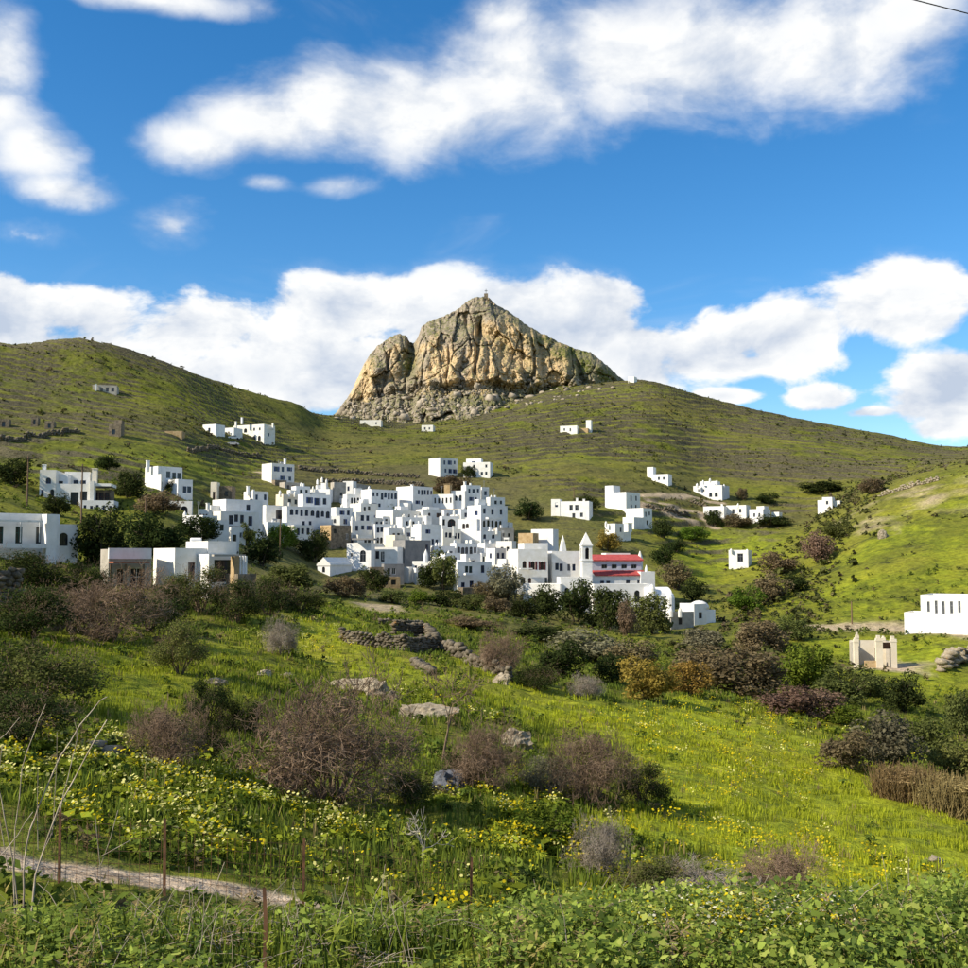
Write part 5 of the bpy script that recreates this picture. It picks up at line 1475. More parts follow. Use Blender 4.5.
House('white house with covered arcade of six dark openings high in the village', 343, 347, 366, 494, 5.2, 18, [row(6, .02, .98, 1.0, .8, 1.9, D_, True)], group=VG).add(345, 348, 364, 507, -4, [row(2, .2, .9, .8)], dep=4)
House('tall white house with arcade of five arches under its roof', 361, 371, 398, 489, 8.0, 34, [row(5, .35, .98, .8, 1.0, 1.8, B, True), row(2, .02, .3, .9, .8, 1.2), row(2, .05, .4, 4.0, .8, 1.2), side(1, .4, .8, 3.0)], group=VG).finial(369, 486)
House('tall white house with bright blank left wall and four upper windows', 396, 413, 433, 486, 8.0, 44, [row(4, .22, .85, .9, .85, 1.5), row(1, .86, 1, 1.0, .7, 1.2), row(2, .1, .6, 4.2, .9, 1.2)], group=VG).chimney(412, 484.5, 2)
House('white house with bright square wall in the middle of the village', 376, 393, 420, 510, 5.2, 42, [row(3, .25, .95, 1.0, .8, 1.3, D_)], group=VG).finial(396, 507)
House('white house with two small windows and brown arched porch', 372, 375, 396, 524, 5.4, 16, [row(2, .06, .42, .8, .8, 1.2), row(1, .55, .95, 1.2, 2.2, 2.6, 'brown', True), row(2, .06, .4, 3.3, 1.0, 1.4, D_, True)], group=VG)
House('white house squeezed left of the brown arched porch', 348, 352, 374, 521, 5.6, 22, [row(3, .1, .9, 1.0, .8, 1.2), row(2, .3, .9, 3.5, .9, 1.6)], group=VG).finial(352, 516).add(353, 356, 374, 512, 4, [row(2, .2, .8, .8)])
House('bright cream house with five narrow windows near the top of the village', 432, 453, 456, 494, 5.0, -20, [row(5, .05, .98, 1.1, .6, 1.5, D_)], group=VG, mat='white').chimney(448, 484, 2, 1.8, 2.6, 'ochrestone')
House('white house with two arched doors right of the five narrow windows', 450, 465, 467, 490.5, 6.2, -15, [row(2, .25, .85, 1.4, .9, 1.6, D_, True)], group=VG).add(436, 458, 462, 509, -4, [row(2, .4, .8, .8, .8, 1.0, D_)], 'ochrestone', dep=3)
House('white house with stepped outer stair at the top right of the village', 463, 466, 481, 485, 7.5, 28, [row(3, .1, .95, 1.0, .8, 1.2), row(2, .2, .8, 3.6, .8, 1.2)], group=VG).chimney(465, 481.5, 1)
House('small blue shaded house at the top right corner of the village', 480, 482, 489, 487, 6.0, 30, [row(1, .2, .8, 1.2, .9, 1.3)], group=VG)
House('large white house with long balcony and row of five windows at the village right', 467, 481, 508, 505, 9.0, 38, [row(6, .05, .98, .9, .85, 1.5, B), row(5, .05, .8, 4.0, .9, 1.9, D_, True), side(1, .5, .8, 1.5)], group=VG).slab('balcony', 481, 505, 517.5, -.1, 1.1, .5, 'white')
House('white house with wide maroon awning opening in the village centre', 440, 442, 459, 516, 5.0, 14, [row(1, .02, .2, .9, .7, 1.6, D_), row(1, .28, .85, .8, 2.6, 2.2, 'maroon', True)], group=VG).finial(444, 511).finial(454, 510)
House('white house with pairs of small arched windows below the maroon opening', 440, 443, 461, 529, 5.2, 12, [row(2, .1, .5, .9, .8, 1.4, B, True), row(2, .6, .98, .9, .8, 1.4, B, True)], group=VG).chimney(454, 526, -1)
House('bright white blank house front right of the small arched windows', 458, 477, 479, 519, 7.5, -16, [row(2, .2, .6, 1.2, .9, 1.3, 'brown', True)], group=VG)
House('white house with row of three small windows under the long balcony', 478, 481, 501, 531, 5.0, 20, [row(4, .06, .95, .9, .8, 1.2, B, True)], group=VG).finial(497, 528)
House('big blue shaded white house above the grey blank wall', 411, 421, 441, 524, 8.4, 34, [row(2, .5, .9, 3.6, .9, 1.7), row(1, .2, .5, 1.3, .7, 1.0)], group=VG).finial(411, 519, 3).add(424, 432, 441, 546, -5, [row(1, .3, .7, 1, .8, 1.2)])
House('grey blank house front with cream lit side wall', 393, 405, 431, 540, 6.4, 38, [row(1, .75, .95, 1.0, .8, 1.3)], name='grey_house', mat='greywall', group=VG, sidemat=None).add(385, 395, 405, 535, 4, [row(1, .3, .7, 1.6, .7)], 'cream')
House('white house with shaded veranda of dark openings left of centre low village', 450, 456, 478, 543, 5.4, 26, [row(5, .04, .96, .9, .9, 1.7, 'grey', True)], group=VG)
House('lowest two storey white house with blue doors and open gallery', 455, 458, 492, 562, 6.4, 22, [row(3, .06, .44, .9, .8, 1.5, G), row(3, .5, .98, .7, .9, 1.7, B), row(1, .3, .5, 3.9, .9, 1.9, B), row(1, .55, .75, 4.1, .9, 1.7, B), row(1, .05, .25, 4.2, .8, 1.0)], group=VG).add(462, 466, 481, 554, 3, [row(1, .3, .7, 1.4, .7)]).slab('balcony', 463, 474, 573, -.1, 1.0, .4, 'white')
House('bright white house behind the low gallery right of the veranda', 486, 495, 506, 548, 6.0, 40, [row(2, .1, .9, 1.1, .8, 1.2), side(1, .3, .7, 1.2)], group=VG)
House('white cube house beside the gallery of the lowest house', 492, 499, 512, 567, 5.4, 36, [row(1, .2, .7, 1.1, .9, 1.4, B)], group=VG)
House('bright lit white house between balcony house and church', 496, 512, 515, 541, 6.4, -20, [row(2, .2, .9, 1.3, .7, 1.1, D_)], group=VG, mat='white')
House('pale concrete roofed white house below the long balcony house', 494, 497, 514, 528, 5.0, 16, [row(2, .2, .9, 1.4, .7, 1.0, D_)], group=VG, mat='concrete')
# --- lower left edge of the village
House('white villa with arched niche and flat grey canopy roof', 347, 371, 374, 543, 6.4, -17, [row(1, .52, .82, 1.6, 1.4, 2.6, 'grey', True), row(1, .1, .3, 2.2, .6, .9, 'pale')], group=VG).slab('canopy', 354, 378, 538.5, 1.0, 2.5, .35, 'greywall', 2.0).add(372, 397.5, 399, 547, 3, [row(2, .1, .55, 1.0, .9, 2.0, D_), row(1, .4, .5, 1.0, .5, 1.9, 'pale')], dep=5)
House('small bright white box house beside the garden trees', 402, 409, 411, 567, 3.6, -24, [], group=VG)
House('low blue shaded white house at the garden wall with one blue window', 413, 416, 425, 568, 3.6, 12, [row(1, .15, .6, .9, .9, 1.2)], group=VG)
House('dark stone house with sunlit ochre side near the big dark tree', 320, 331, 351, 525, 6.0, 34, [row(1, .7, .9, 2.0, .9, 1.4, 'pale'), row(1, .1, .3, .9, .8, 1.1, D_)], name='stone_house', mat='stonewall', group=None, sidemat='ochrestone')  # one stone: front darkened for shade, side ochre for sunlight, by colour
House('grey stone yard building with two pale framed windows', 382, 384, 404, 564, 4.2, 10, [row(2, .12, .62, .8, .8, 1.4, 'pale', True)], name='stone_house', mat='greywall', group=None).add(369, 371, 384, 567, 0, [], 'stonewall', dep=2)
House('low ochre stone pen below the grey yard building', 371, 374, 400, 577, 2.0, 8, [row(2, .3, .9, .6, 1.0, 1.0, D_)], name='stone_pen', cat='pen', mat='ochrestone', dep=3, parapet=.1)

# --- infill of the dense middle of the village
for lab, a in {
    'white house with two windows below the wide arched shaded house': (312, 316, 333, 519, 4.8, 24, [row(2, .2, .9, 1.0)]),
    'white house between concrete house and dark stone house': (331, 336, 353, 507, 5.0, 30, [row(2, .2, .9, .9, .8, 1.2), row(1, .3, .7, 3.2, .8, 1.4)]),
    'white house just below the six arch arcade': (350, 361, 378, 503, 5.2, 36, [row(2, .1, .6, .9, .8, 1.2, D_), row(2, .2, .9, 3.2, .8, 1.2)]),
    'white house with three windows under the bright square wall': (396, 402, 424, 517, 4.8, 30, [row(3, .1, .95, 1.0, .8, 1.2, D_)]),
    'bright low white house left of the big blue shaded one': (394, 404, 416, 528, 5.0, 40, [row(2, .2, .9, 1.2, .8, 1.1)]),
    'white house with tan terrace front under the tall blank walled house': (416, 423, 442, 509, 4.6, 26, [row(3, .2, .95, 1.0, .8, 1.3, 'brown', True)]),
    'white house with three square windows right of the maroon opening': (458, 461, 474, 509, 5.0, 18, [row(2, .2, .9, 1.0, .8, 1.2)]),
    'white house tucked below the row of three small windows': (476, 485, 500, 543, 5.2, 34, [row(2, .15, .9, 1.0, .8, 1.2), row(1, .3, .7, 3.2, .9, 1.5, D_)]),
    'bright white house at the left foot of the church court': (497, 506, 521, 559, 5.4, 36, [row(2, .15, .9, 1.2, .8, 1.3, B)]),
    'white garden house with dark arch in the shade below the small arched windows': (431, 434, 455, 546, 4.6, 14, [row(1, .1, .6, 1.2, 3.0, 2.4, D_, True), row(1, .7, .9, 1.2, .8, 1.2)]),
    'low white house with yellow plastered side near the grey front': (383, 389, 402, 528, 5.0, 34, [row(2, .2, .9, 1.2, .8, 1.2, D_)]),
    'white house with chimney right of the tan blank panel': (292, 296, 310, 486, 4.6, 26, [row(2, .2, .9, 1.0, .8, 1.1, D_)]),
    'small white house with arch behind the dome shaped tree': (262, 268, 284, 522, 4.4, 30, [row(2, .1, .9, 1.1, 1.0, 1.5, D_, True)]),
    'white house with two doors left of the lowest gallery house': (440, 445, 459, 553, 4.6, 20, [row(2, .2, .9, 1.0, .8, 1.8, B)]),
    'white terrace house on the slope right of the small blue shaded house': (487, 490, 505, 497, 4.4, 24, [row(2, .2, .9, 1.0, .8, 1.2, D_)]),
}.items():
    House(lab, *a, group=VG).finial(a[1] + random.uniform(1, 6), a[3] - random.uniform(2, 4), 1.5, .3, .9)

# small plain cubes packed between the named houses
_pk = random.Random(31); _spots = []
for _ in range(900):
    u = _pk.uniform(205, 512)
    lo = np.interp(u, [205, 260, 330, 400, 460, 512], [508, 496, 490, 495, 495, 512]); hi = np.interp(u, [205, 260, 300, 350, 430, 512], [524, 530, 534, 545, 556, 568])
    v = _pk.uniform(lo, hi)
    if 262 < u < 335 and v > 528: continue
    if all(abs(u - a) > 13 or abs(v - b) > 8 for a, b in _spots): _spots.append((u, v))
_named = len(HOUSES); _used = set()
for u, v in _spots[:46]:
    w = _pk.uniform(8, 15); sd_ = _pk.uniform(3, 7); y_ = _pk.choice([18, 24, 30, 36, 42, -12, -18])
    nw = _pk.choice([1, 2, 2, 3]); stl = _pk.choice([B, B, D_, 'brown', G, 'maroon', 'grey'])
    rr = [row(nw, .1, .95, _pk.uniform(.7, 1.1), _pk.uniform(.6, .9), _pk.uniform(.9, 1.4), stl, _pk.random() < .3)]
    a = (u - sd_, u, u + w) if y_ > 0 else (u - w, u, u + min(sd_, 3))
    near = sorted((q for q in HOUSES[:_named]), key=lambda q: abs(q[0] - u) + abs(q[1] - v))
    for q in near[:12]:
        dx, dy = u - q[0], v - q[1]
        side_ = ('below' if dy > 0 else 'above') if abs(dy) > abs(dx) * .7 else ('right of' if dx > 0 else 'left of')
        lab = 'small white cube ' + side_ + ' the '; lab += ' '.join(q[2].split()[:16 - len(lab.split())])
        while lab.split()[-1] in ('with', 'and', 'of', 'the', 'a', 'at', 'in', 'under', 'beside', 'over', 'near', 'below', 'two', 'its', 'by', 'on', 'blue', 'small', 'row', 'three', 'between'): lab = lab.rsplit(' ', 1)[0]
        if lab not in _used: break
    _used.add(lab)
    House(lab, *a, v, _pk.uniform(2.8, 3.9), y_, rr, group='small cube houses packed in the village', mat='white')


def gabled_chapel():
    h = House('small white gabled chapel with shaded roof slope left of the white villa', 322, 330, 352, 563, 2.8, 62, [('S', 1, .3, .7, .8, .7, 1.2, D_, True)], name='gabled_chapel', cat='chapel')
    w, d = h.w, h.dep
    MB().add([(-.15, -.15, 2.5), (w + .15, -.15, 2.5), (w + .15, d / 2, 4.0), (-.15, d / 2, 4.0), (-.15, d + .15, 2.5), (w + .15, d + .15, 2.5), (-.15, -.15, 2.2), (w + .15, -.15, 2.2), (-.15, d + .15, 2.2), (w + .15, d + .15, 2.2)],
             [(0, 1, 2, 3), (3, 2, 5, 4), (6, 7, 1, 0), (4, 5, 9, 8), (0, 3, 4, 8, 6), (1, 7, 9, 5, 2), (6, 8, 9, 7)]).obj('gable_roof', 'white', h.root)


gabled_chapel()


def garden_wall():
    a = hit(413, 583, 150); b_ = hit(456, 592, 150)
    h = House('long bright white garden wall with little pointed bellcote', 412, 455, 457, 561, 4.0, -16, [row(1, .05, .12, 1.0, .6, 1.0)], name='garden_wall', cat='wall', dep=.5, parapet=.02)
    h.finial(426, 549, .2, .55, 2.6).finial(435.5, 557, .2, .25, 1.0)


garden_wall()


# --- the church and its court
def church():
    h = House('white parish church with tall bell tower and red tiled basilica roofs', 586, 592, 646, 575, 6.5, 14, [row(2, .12, .36, 1.1, .9, 1.8, B), row(1, .60, .72, 1.1, .9, 1.5, B), row(1, .82, .92, 1.1, .9, 1.6, B)], name='parish_church', cat='church', dep=15)
    r = h.root; w = h.w
    # lean-to aisle roof, clerestory wall with windows, main red roof
    MB().add([(.6, -.35, 6.55), (w + .2, -.35, 6.55), (w + .2, 3.0, 7.45), (.6, 3.0, 7.45), (.6, -.35, 6.3), (w + .2, -.35, 6.3), (w + .2, 3.0, 7.2), (.6, 3.0, 7.2)],
             [(0, 1, 2, 3), (4, 5, 1, 0), (3, 2, 6, 7), (0, 3, 7, 4), (1, 5, 6, 2), (4, 7, 6, 5)]).obj('aisle_roof', 'red', r)
    block(r, .8, w - .1, 3.2, 12.2, 6.0, 9.6, [row(4, .15, .95, .9, 1.2, .9, 'grey')], 'clerestory_shade', 'L', .05)
    MB().add([(.4, 2.8, 9.65), (w + .3, 2.8, 9.65), (w + .3, 7.6, 10.8), (.4, 7.6, 10.8), (.4, 12.5, 9.65), (w + .3, 12.5, 9.65), (.4, 2.8, 9.4), (w + .3, 2.8, 9.4), (.4, 12.5, 9.4), (w + .3, 12.5, 9.4)],
             [(0, 1, 2, 3), (3, 2, 5, 4), (6, 7, 1, 0), (4, 5, 9, 8), (0, 3, 4, 8, 6), (1, 7, 9, 5, 2), (6, 8, 9, 7)]).obj('nave_roof', 'red', r)
    for k in range(int(w / 1.3)):                                           # raised seams of the lower roof
        x = .9 + k * 1.3
        if x < w: MB().add([(x, -.36, 6.58), (x + .12, -.36, 6.58), (x + .12, 2.98, 7.50), (x, 2.98, 7.50), (x, -.36, 6.5), (x + .12, -.36, 6.5), (x + .12, 2.98, 7.4), (x, 2.98, 7.4)], [(0, 1, 2, 3), (4, 5, 1, 0), (0, 3, 7, 4), (1, 5, 6, 2)]).obj('roof_seam', 'red', r)
    block(r, w - 1.4, w + 1.7, -.6, 12.5, -3, 7.2, [], 'white', 'L', .2)     # end wall
    MB().lathe(w + .2, .6, [(.35, 6.9), (.35, 7.7), (.05, 8.6)], 8).obj('finial', 'white', r)
    # roof lantern block behind
    p = h.local(606, 553, 9); q = h.local(632, 553, 9)
    block(r, p.x, q.x, p.y, p.y + 4, 4, p.z, [], 'white', 'L', .2)
    p = h.local(640, 551, 11); MB().lathe(p.x, p.y, [(.6, p.z - 4), (.6, p.z - 1.5), (.1, p.z)], 8).obj('finial', 'white', r)
    # bell tower
    p = h.local(587.2, 545, -1.5); k = h.k; tw = 10.4 * k / 1.05
    x0, x1, y0, y1 = p.x - tw / 2, p.x + tw / 2, p.y, p.y + tw
    ztop = p.z
    zb = h.local(587, 556, -1.5).z
    tb = MB(); holes = [(tw * .3, tw * .7, zb - .6, zb + 1.7, True)]
    face_with_holes(tb, (x0, y0), (1, 0), (0, 1), tw, -3, ztop, holes + [(tw * .4, tw * .6, 4.2, 5.4, True)], .3)
    face_with_holes(tb, (x0, y1), (0, -1), (1, 0), tw, -3, ztop, holes, .3)
    face_with_holes(tb, (x1, y0), (0, 1), (-1, 0), tw, -3, ztop, holes, .3)
    tb.add([(x1, y1, -3), (x0, y1, -3), (x0, y1, ztop), (x1, y1, ztop)], [(0, 1, 2, 3)])
    t_o = tb.obj('bell_tower', 'white', r)
    for z in (zb - 1.0, zb + 2.1): MB().box(x0 - .15, x1 + .15, y0 - .15, y1 + .15, z, z + .22).obj('cornice', 'white', t_o)
    zt = h.local(587, 532, -1.5).z
    MB().add([(x0 - .1, y0 - .1, ztop), (x1 + .1, y0 - .1, ztop), (x1 + .1, y1 + .1, ztop), (x0 - .1, y1 + .1, ztop), ((x0 + x1) / 2, (y0 + y1) / 2, zt)], [(0, 1, 4), (1, 2, 4), (2, 3, 4), (3, 0, 4), (3, 2, 1, 0)]).obj('spire', 'white', t_o)
    MB().box(x0 + tw * .3, x1 - tw * .3, y0 + .6, y1 - .6, zb - .5, zb + 1.5).obj('belfry_core', 'black', t_o)
    # podium with two arches and the court wing left of the tower
    h2 = House('pale grey white podium wall with two arched doors under the church', 590, 594, 650, 584, 5.0, 12, [row(1, .22, .34, 1.3, 1.4, 2.4, D_, True), row(1, .70, .82, 1.3, 1.4, 2.4, D_, True)], name='podium_wall', cat='wall', dep=5, d=h.d - 8, mat='white')
    return h


CH = church()
House('white court building with pointed windows in two rows left of the church', 506, 518, 548, 549, 9.0, 14, [row(3, .06, .95, 2.6, .9, 1.7, 'maroon', True), row(2, .06, .5, 6.0, .9, 1.7, 'maroon', True), row(1, .88, .99, 6.0, 1, 1.4, 'grey')], group=None, dep=9, d=CH.d + 2).add(518, 524, 548, 543, 6, [row(2, .55, .95, 1.4, .9, 1.1, B)]).slab('balcony', 519, 532, 568, -.1, .9, .25, 'white')
House('white house with slanting wall behind the church court, ruined stones at its left', 531, 553, 558, 529, 5.6, -24, [], group=None, d=CH.d + 22).add(518, 533, 536, 533, -3, [], 'ochrestone', dep=3)
House('white wing with four dark windows between court building and bell tower', 549, 552, 586, 551, 7.5, 14, [row(2, .08, .34, 2.6, .9, 1.6, B), row(1, .44, .54, 2.8, .8, 1.4, 'grey'), row(1, .58, .70, 2.8, .8, 1.4, B)], d=CH.d + 5, dep=7)
House('lowest white front with three square windows and planted terrace below the church', 523, 560, 562, 584, 6.2, -8, [row(1, .25, .42, 2.4, 1.5, 1.6, 'grey'), row(1, .48, .6, 2.3, 1.1, 2.2, 'grey'), row(1, .64, .84, 2.4, 1.6, 1.5, 'grey'), row(1, .02, .1, 3.6, .9, 1.6, D_)], d=CH.d - 9, dep=6)
House('low white wing with three arched windows at the foot of the bell tower', 557, 560, 592, 577, 6.0, 8, [row(1, .12, .3, 2.2, 1.2, 1.5, D_, True), row(1, .36, .54, 2.2, 1.2, 1.5, D_, True), row(1, .60, .86, 2.2, 1.5, 1.6, D_, True)], d=CH.d - 6, dep=5)


def belfry():
    h = House('slender white belfry with pointed cap behind the church court', 560.8, 562, 566.4, 550, 8.5, 20, [row(1, .3, .7, 1.0, .6, 1.2, D_, True)], name='small_belfry', cat='belfry', d=CH.d + 8, dep=1.7, parapet=.02)
    w = h.w; z = h.h
    MB().add([(0, 0, z), (w, 0, z), (w, 1.7, z), (0, 1.7, z), (.25, .25, z + 1.8), (w - .25, .25, z + 1.8), (w - .25, 1.45, z + 1.8), (.25, 1.45, z + 1.8), (w / 2, .85, z + 3.3)], [(0, 1, 5, 4), (1, 2, 6, 5), (2, 3, 7, 6), (3, 0, 4, 7), (4, 5, 8), (5, 6, 8), (6, 7, 8), (7, 4, 8)]).obj('spire', 'white', h.root)


belfry()


def vaulted_chapel():
    h = House('white barrel vaulted chapel with little dome right of the church', 646, 650, 672, 598, 3.2, 24, [], name='vaulted_chapel', cat='chapel', d=CH.d - 8, dep=5.5)
    w, d = h.w, h.dep; n = 12
    v = []; f = []
    for x in (-.1, w + .1):
        for k in range(n + 1):
            a = math.pi * k / n; v.append((x, d / 2 - math.cos(a) * d / 2, 3.0 + math.sin(a) * d * .42))
    for k in range(n): f.append((k, n + 1 + k, n + 2 + k, k + 1))
    f += [tuple(range(n + 1)), tuple(range(2 * n + 1, n, -1))]
    MB().add(v, f).obj('vault', 'white', h.root)
    p = h.local(652, 584, 1)
    MB().lathe(p.x, p.y, [(.8, p.z - 4), (.8, p.z - 1.6), (.7, p.z - .9), (.4, p.z - .35), (.05, p.z)], 12).obj('cupola', 'white', h.root)
    MB().lathe(w - .5, .3, [(1.0, -3), (1.0, 3.2), (.8, 3.9), (.4, 4.3), (.05, 4.4)], 12).obj('buttress', 'white', h.root)


vaulted_chapel()


def domed_house():
    h = House('white domed house with low roofless walls at the right end of the village', 688, 694, 706, 604, 5.5, 34, [row(1, .3, .7, 1.6, .8, 1.2, D_)], name='domed_house', cat='house', d=CH.d - 14, dep=5)
    p = h.local(699, 600.5, 3)
    MB().lathe(p.x, p.y, [(2.0, p.z - 1.6), (1.9, p.z - 1.0), (1.4, p.z - .4), (.7, p.z - .08), (.1, p.z)], 14).obj('dome', 'white', h.root, True)
    h.add(702, 706, 715, 610, 2, [], dep=3)
    h.add(662, 671, 693, 612, -5, [row(1, .3, .5, 1.2, .8, 1.2, D_)], 'concrete', dep=.6)
    for u in (664, 671, 680): h.finial(u, 607, -5, .4, 1.4)


domed_house()

# --- houses outside the village
h = House('white two storey square house on the slope above the village, left of two', 428.5, 440, 458, 457.5, 6.8, 36, [row(3, .12, .95, .9, .9, 1.4), row(3, .2, .95, 3.7, .9, 1.4)], dmin=300)
h = House('white house with three small windows above the village, right of two', 463, 490, 493, 462, 5.6, -12, [row(3, .3, .98, .9, .7, 1.1, D_), row(2, .6, .95, 3.4, .8, 1.2, D_)], dmin=300).add(466, 481, 483, 458.5, 4, [row(1, .3, .7, .9, .7)])
h = House('white terrace house with low shed wing right of the village', 551, 589, 591, 501, 5.6, -10, [row(1, .1, .2, 1.0, 1.0, 1.5, 'grey'), row(2, .45, .75, 1.0, 1.0, 1.6, 'grey'), row(2, .5, .9, 3.4, .9, 1.4, 'grey')], dmin=230, dep=6, mat='white').add(551, 560, 562, 499, 1.5, [row(1, .4, .8, 1.0)]).chimney(577, 498, 2).chimney(584, 499, 2)
h = House('tall white house showing a big blank sunlit wall, uppermost of the stepped houses', 605, 626, 640, 492, 6.6, 58, [row(2, .2, .9, 1.0, .9, 1.6, 'grey'), row(2, .2, .9, 3.8, .9, 1.6, D_)], dmin=240).add(605, 613, 620, 485.5, 5, [])
h = House('white stepped house with sunlit wall below the tall blank one', 626, 643, 652, 508, 6.2, 56, [row(2, .15, .9, 1.0, .8, 1.3, 'grey'), row(1, .2, .7, 3.6, .8, 1.4, D_)], dmin=230).add(622, 634, 644, 517, -5, [], dep=4)
h = House('low white twin house, lowest of the stepped houses', 605, 615, 631, 523.5, 4.6, 44, [row(2, .2, .9, 1.0, .8, 1.2, 'grey')], dmin=220).finial(606, 521).chimney(628, 523, -1, 1.6, 1.2)
h = House('white villa with crenellated roof and dark porch on the right hillside', 694, 722, 729, 485, 5.6, -20, [row(2, .5, .9, 2.6, 1.2, 1.8, D_, True), row(2, .1, .45, 1.2, .7, 1.0, 'grey')], dmin=260).add(700, 716, 720, 481, 3, [])
for u, v in ((697, 483), (703, 480), (710, 478), (717, 480), (724, 484)): h.finial(u, v, 1.5, .45, 1.2)
ROWG = 'long low row of white houses on the right hillside'
House('white house at the left end of the long low row', 704, 724, 727, 506, 4.4, -16, [row(2, .2, .8, 1.2, .9, 1.4, 'grey')], dmin=240, group=ROWG).chimney(722, 504)
House('white house in the middle of the long low row with rounded roof corner', 727, 746, 750, 505, 4.6, -18, [row(2, .2, .9, 1.2, .9, 1.4, 'grey')], dmin=240, group=ROWG).finial(738, 503)
House('white house with small tower right in the long low row', 750, 763, 770, 509, 4.6, -28, [row(2, .2, .9, 1.3, .8, 1.3, 'grey')], dmin=240, group=ROWG).add(757, 764, 768, 506, 2, [])
House('small white shed at the right end of the long low row', 772, 779, 781, 512, 2.8, -20, [], dmin=240, group=ROWG)
House('small square white house alone in the green terraces with pale lattice panel', 729.5, 748, 750.5, 550, 4.6, -10, [row(1, .42, .78, .9, 2.2, 2.2, 'grey')], dmin=220, dep=5).finial(731, 548.5, .3, .3, .6).finial(747, 549, .3, .3, .6)
House('white farmhouse with long stepped roofs on the hillside above the stepped houses', 647, 653, 656, 467, 4.6, -20, [], dmin=300).add(652, 668, 672, 474, -4, [row(2, .3, .9, 1.0, .8, 1.2, 'grey')])
House('small white house with outbuildings on the far right hillside by the ravine', 823, 832, 834, 497, 3.8, -16, [row(1, .3, .7, 1.2, .8, 1.2, 'grey')], dmin=280).add(818, 824, 825, 500, 1, []).add(833, 840, 841, 500.5, 1, [])
h = House('modern white chapel with five slit windows and low side wing', 931, 990, 996, 596, 6.2, -8, [row(5, .06, .62, .95, .42, 1.9, 'grey')], name='white_chapel', cat='chapel', dmin=150, dep=9, parapet=.2)
h.add(908, 934, 937, 613, 1.5, [], dep=6)

# --- upper left hill
h = House('sprawling white hilltop house with arches and round corners on the left terraces', 234, 264, 275, 424, 7.6, -36, [row(1, .1, .22, 1.4, .8, 1.0, 'grey'), row(1, .3, .5, 1.2, 1.4, 1.6, D_, True), row(2, .6, .95, 1.2, .8, 1.2, 'grey'), row(2, .18, .5, 4.2, 1.6, 1.9, D_, True), row(2, .6, .95, 4.2, 1.4, 1.8, D_, True), side(1, .3, .6, 3.0)], dmin=300)
h.add(203, 216, 219, 424, 0, [row(1, .3, .7, 1.2)], dep=5, hh=4.2, dmin=300).add(217, 234, 235, 427.5, 3, [row(2, .1, .7, 1.4, .9, 1.2)], dep=5, hh=4.0, dmin=300).chimney(236, 421.5, 1).chimney(242, 417.5, 3).chimney(273, 423, 3)
House('small pale farmhouse high on the left hill with three dark openings', 95, 117, 119, 385.5, 3.6, -8, [row(3, .25, .95, .8, 1.0, 1.6, 'grey')], dmin=300, dep=5, mat='concrete').chimney(96, 384, .5)
House('tumbledown brown stone barn with raised end on the left terraces', 110, 121, 124, 424, 4.0, -14, [row(1, .2, .6, 1.6, 1.0, 1.4, D_)], name='stone_barn', cat='barn', dmin=250, mat='stonewall').add(115, 122, 124, 420, 2, [], 'stonewall', dep=3)
House('low tan stone barn left of the sprawling hilltop house', 166, 182, 185, 431, 3.0, -14, [row(1, .1, .4, .9, 1.2, 1.6, 'grey')], name='stone_barn', cat='barn', dmin=250, mat='ochrestone')
House('small dark stone hut at the left edge of the terraces', 0, 9, 11, 419, 2.6, -12, [row(1, .3, .7, .8, .9, 1.4, D_)], name='stone_hut', cat='hut', dmin=220, mat='stonewall')
House('dark stone hut with doorway, second from the left picture edge', 32, 38, 40, 417, 2.8, -12, [row(1, .3, .7, .8, .9, 1.4, D_)], name='stone_hut', cat='hut', dmin=220, mat='stonewall')
House('low dark stone hut just right of the doorway hut on the left terraces', 46, 54, 56, 421, 2.2, -12, [row(1, .3, .7, .8, .9, 1.2, D_)], name='stone_hut', cat='hut', dmin=220, mat='stonewall')
# --- under the crag
House('long low white house at the left foot of the rock peak', 360, 381, 382.5, 420, 3.6, -10, [row(3, .1, .9, 1.0, .8, 1.3, 'grey')], dmin=380, dep=5)
House('short low white house at the middle foot of the rock peak', 421.5, 433, 434.5, 425, 3.2, -12, [row(2, .1, .9, 1.0, .8, 1.2, 'grey')], dmin=380, dep=5)
House('low white house with tan stone wing below the right end of the rock peak', 560, 577, 579, 425.5, 3.8, -12, [row(2, .1, .8, 1.0, .8, 1.3, 'grey')], dmin=380, dep=5).add(586, 591, 592, 420, 4, []).add(577, 588, 590, 428, 2, [], 'ochrestone', dep=4)
House('tiny white chapel on the skyline right of the rock peak', 628, 634, 637, 376.5, 3.4, -20, [row(1, .3, .7, 1.0, .8, 1.6, 'grey')], name='skyline_chapel', cat='chapel', dmin=500)

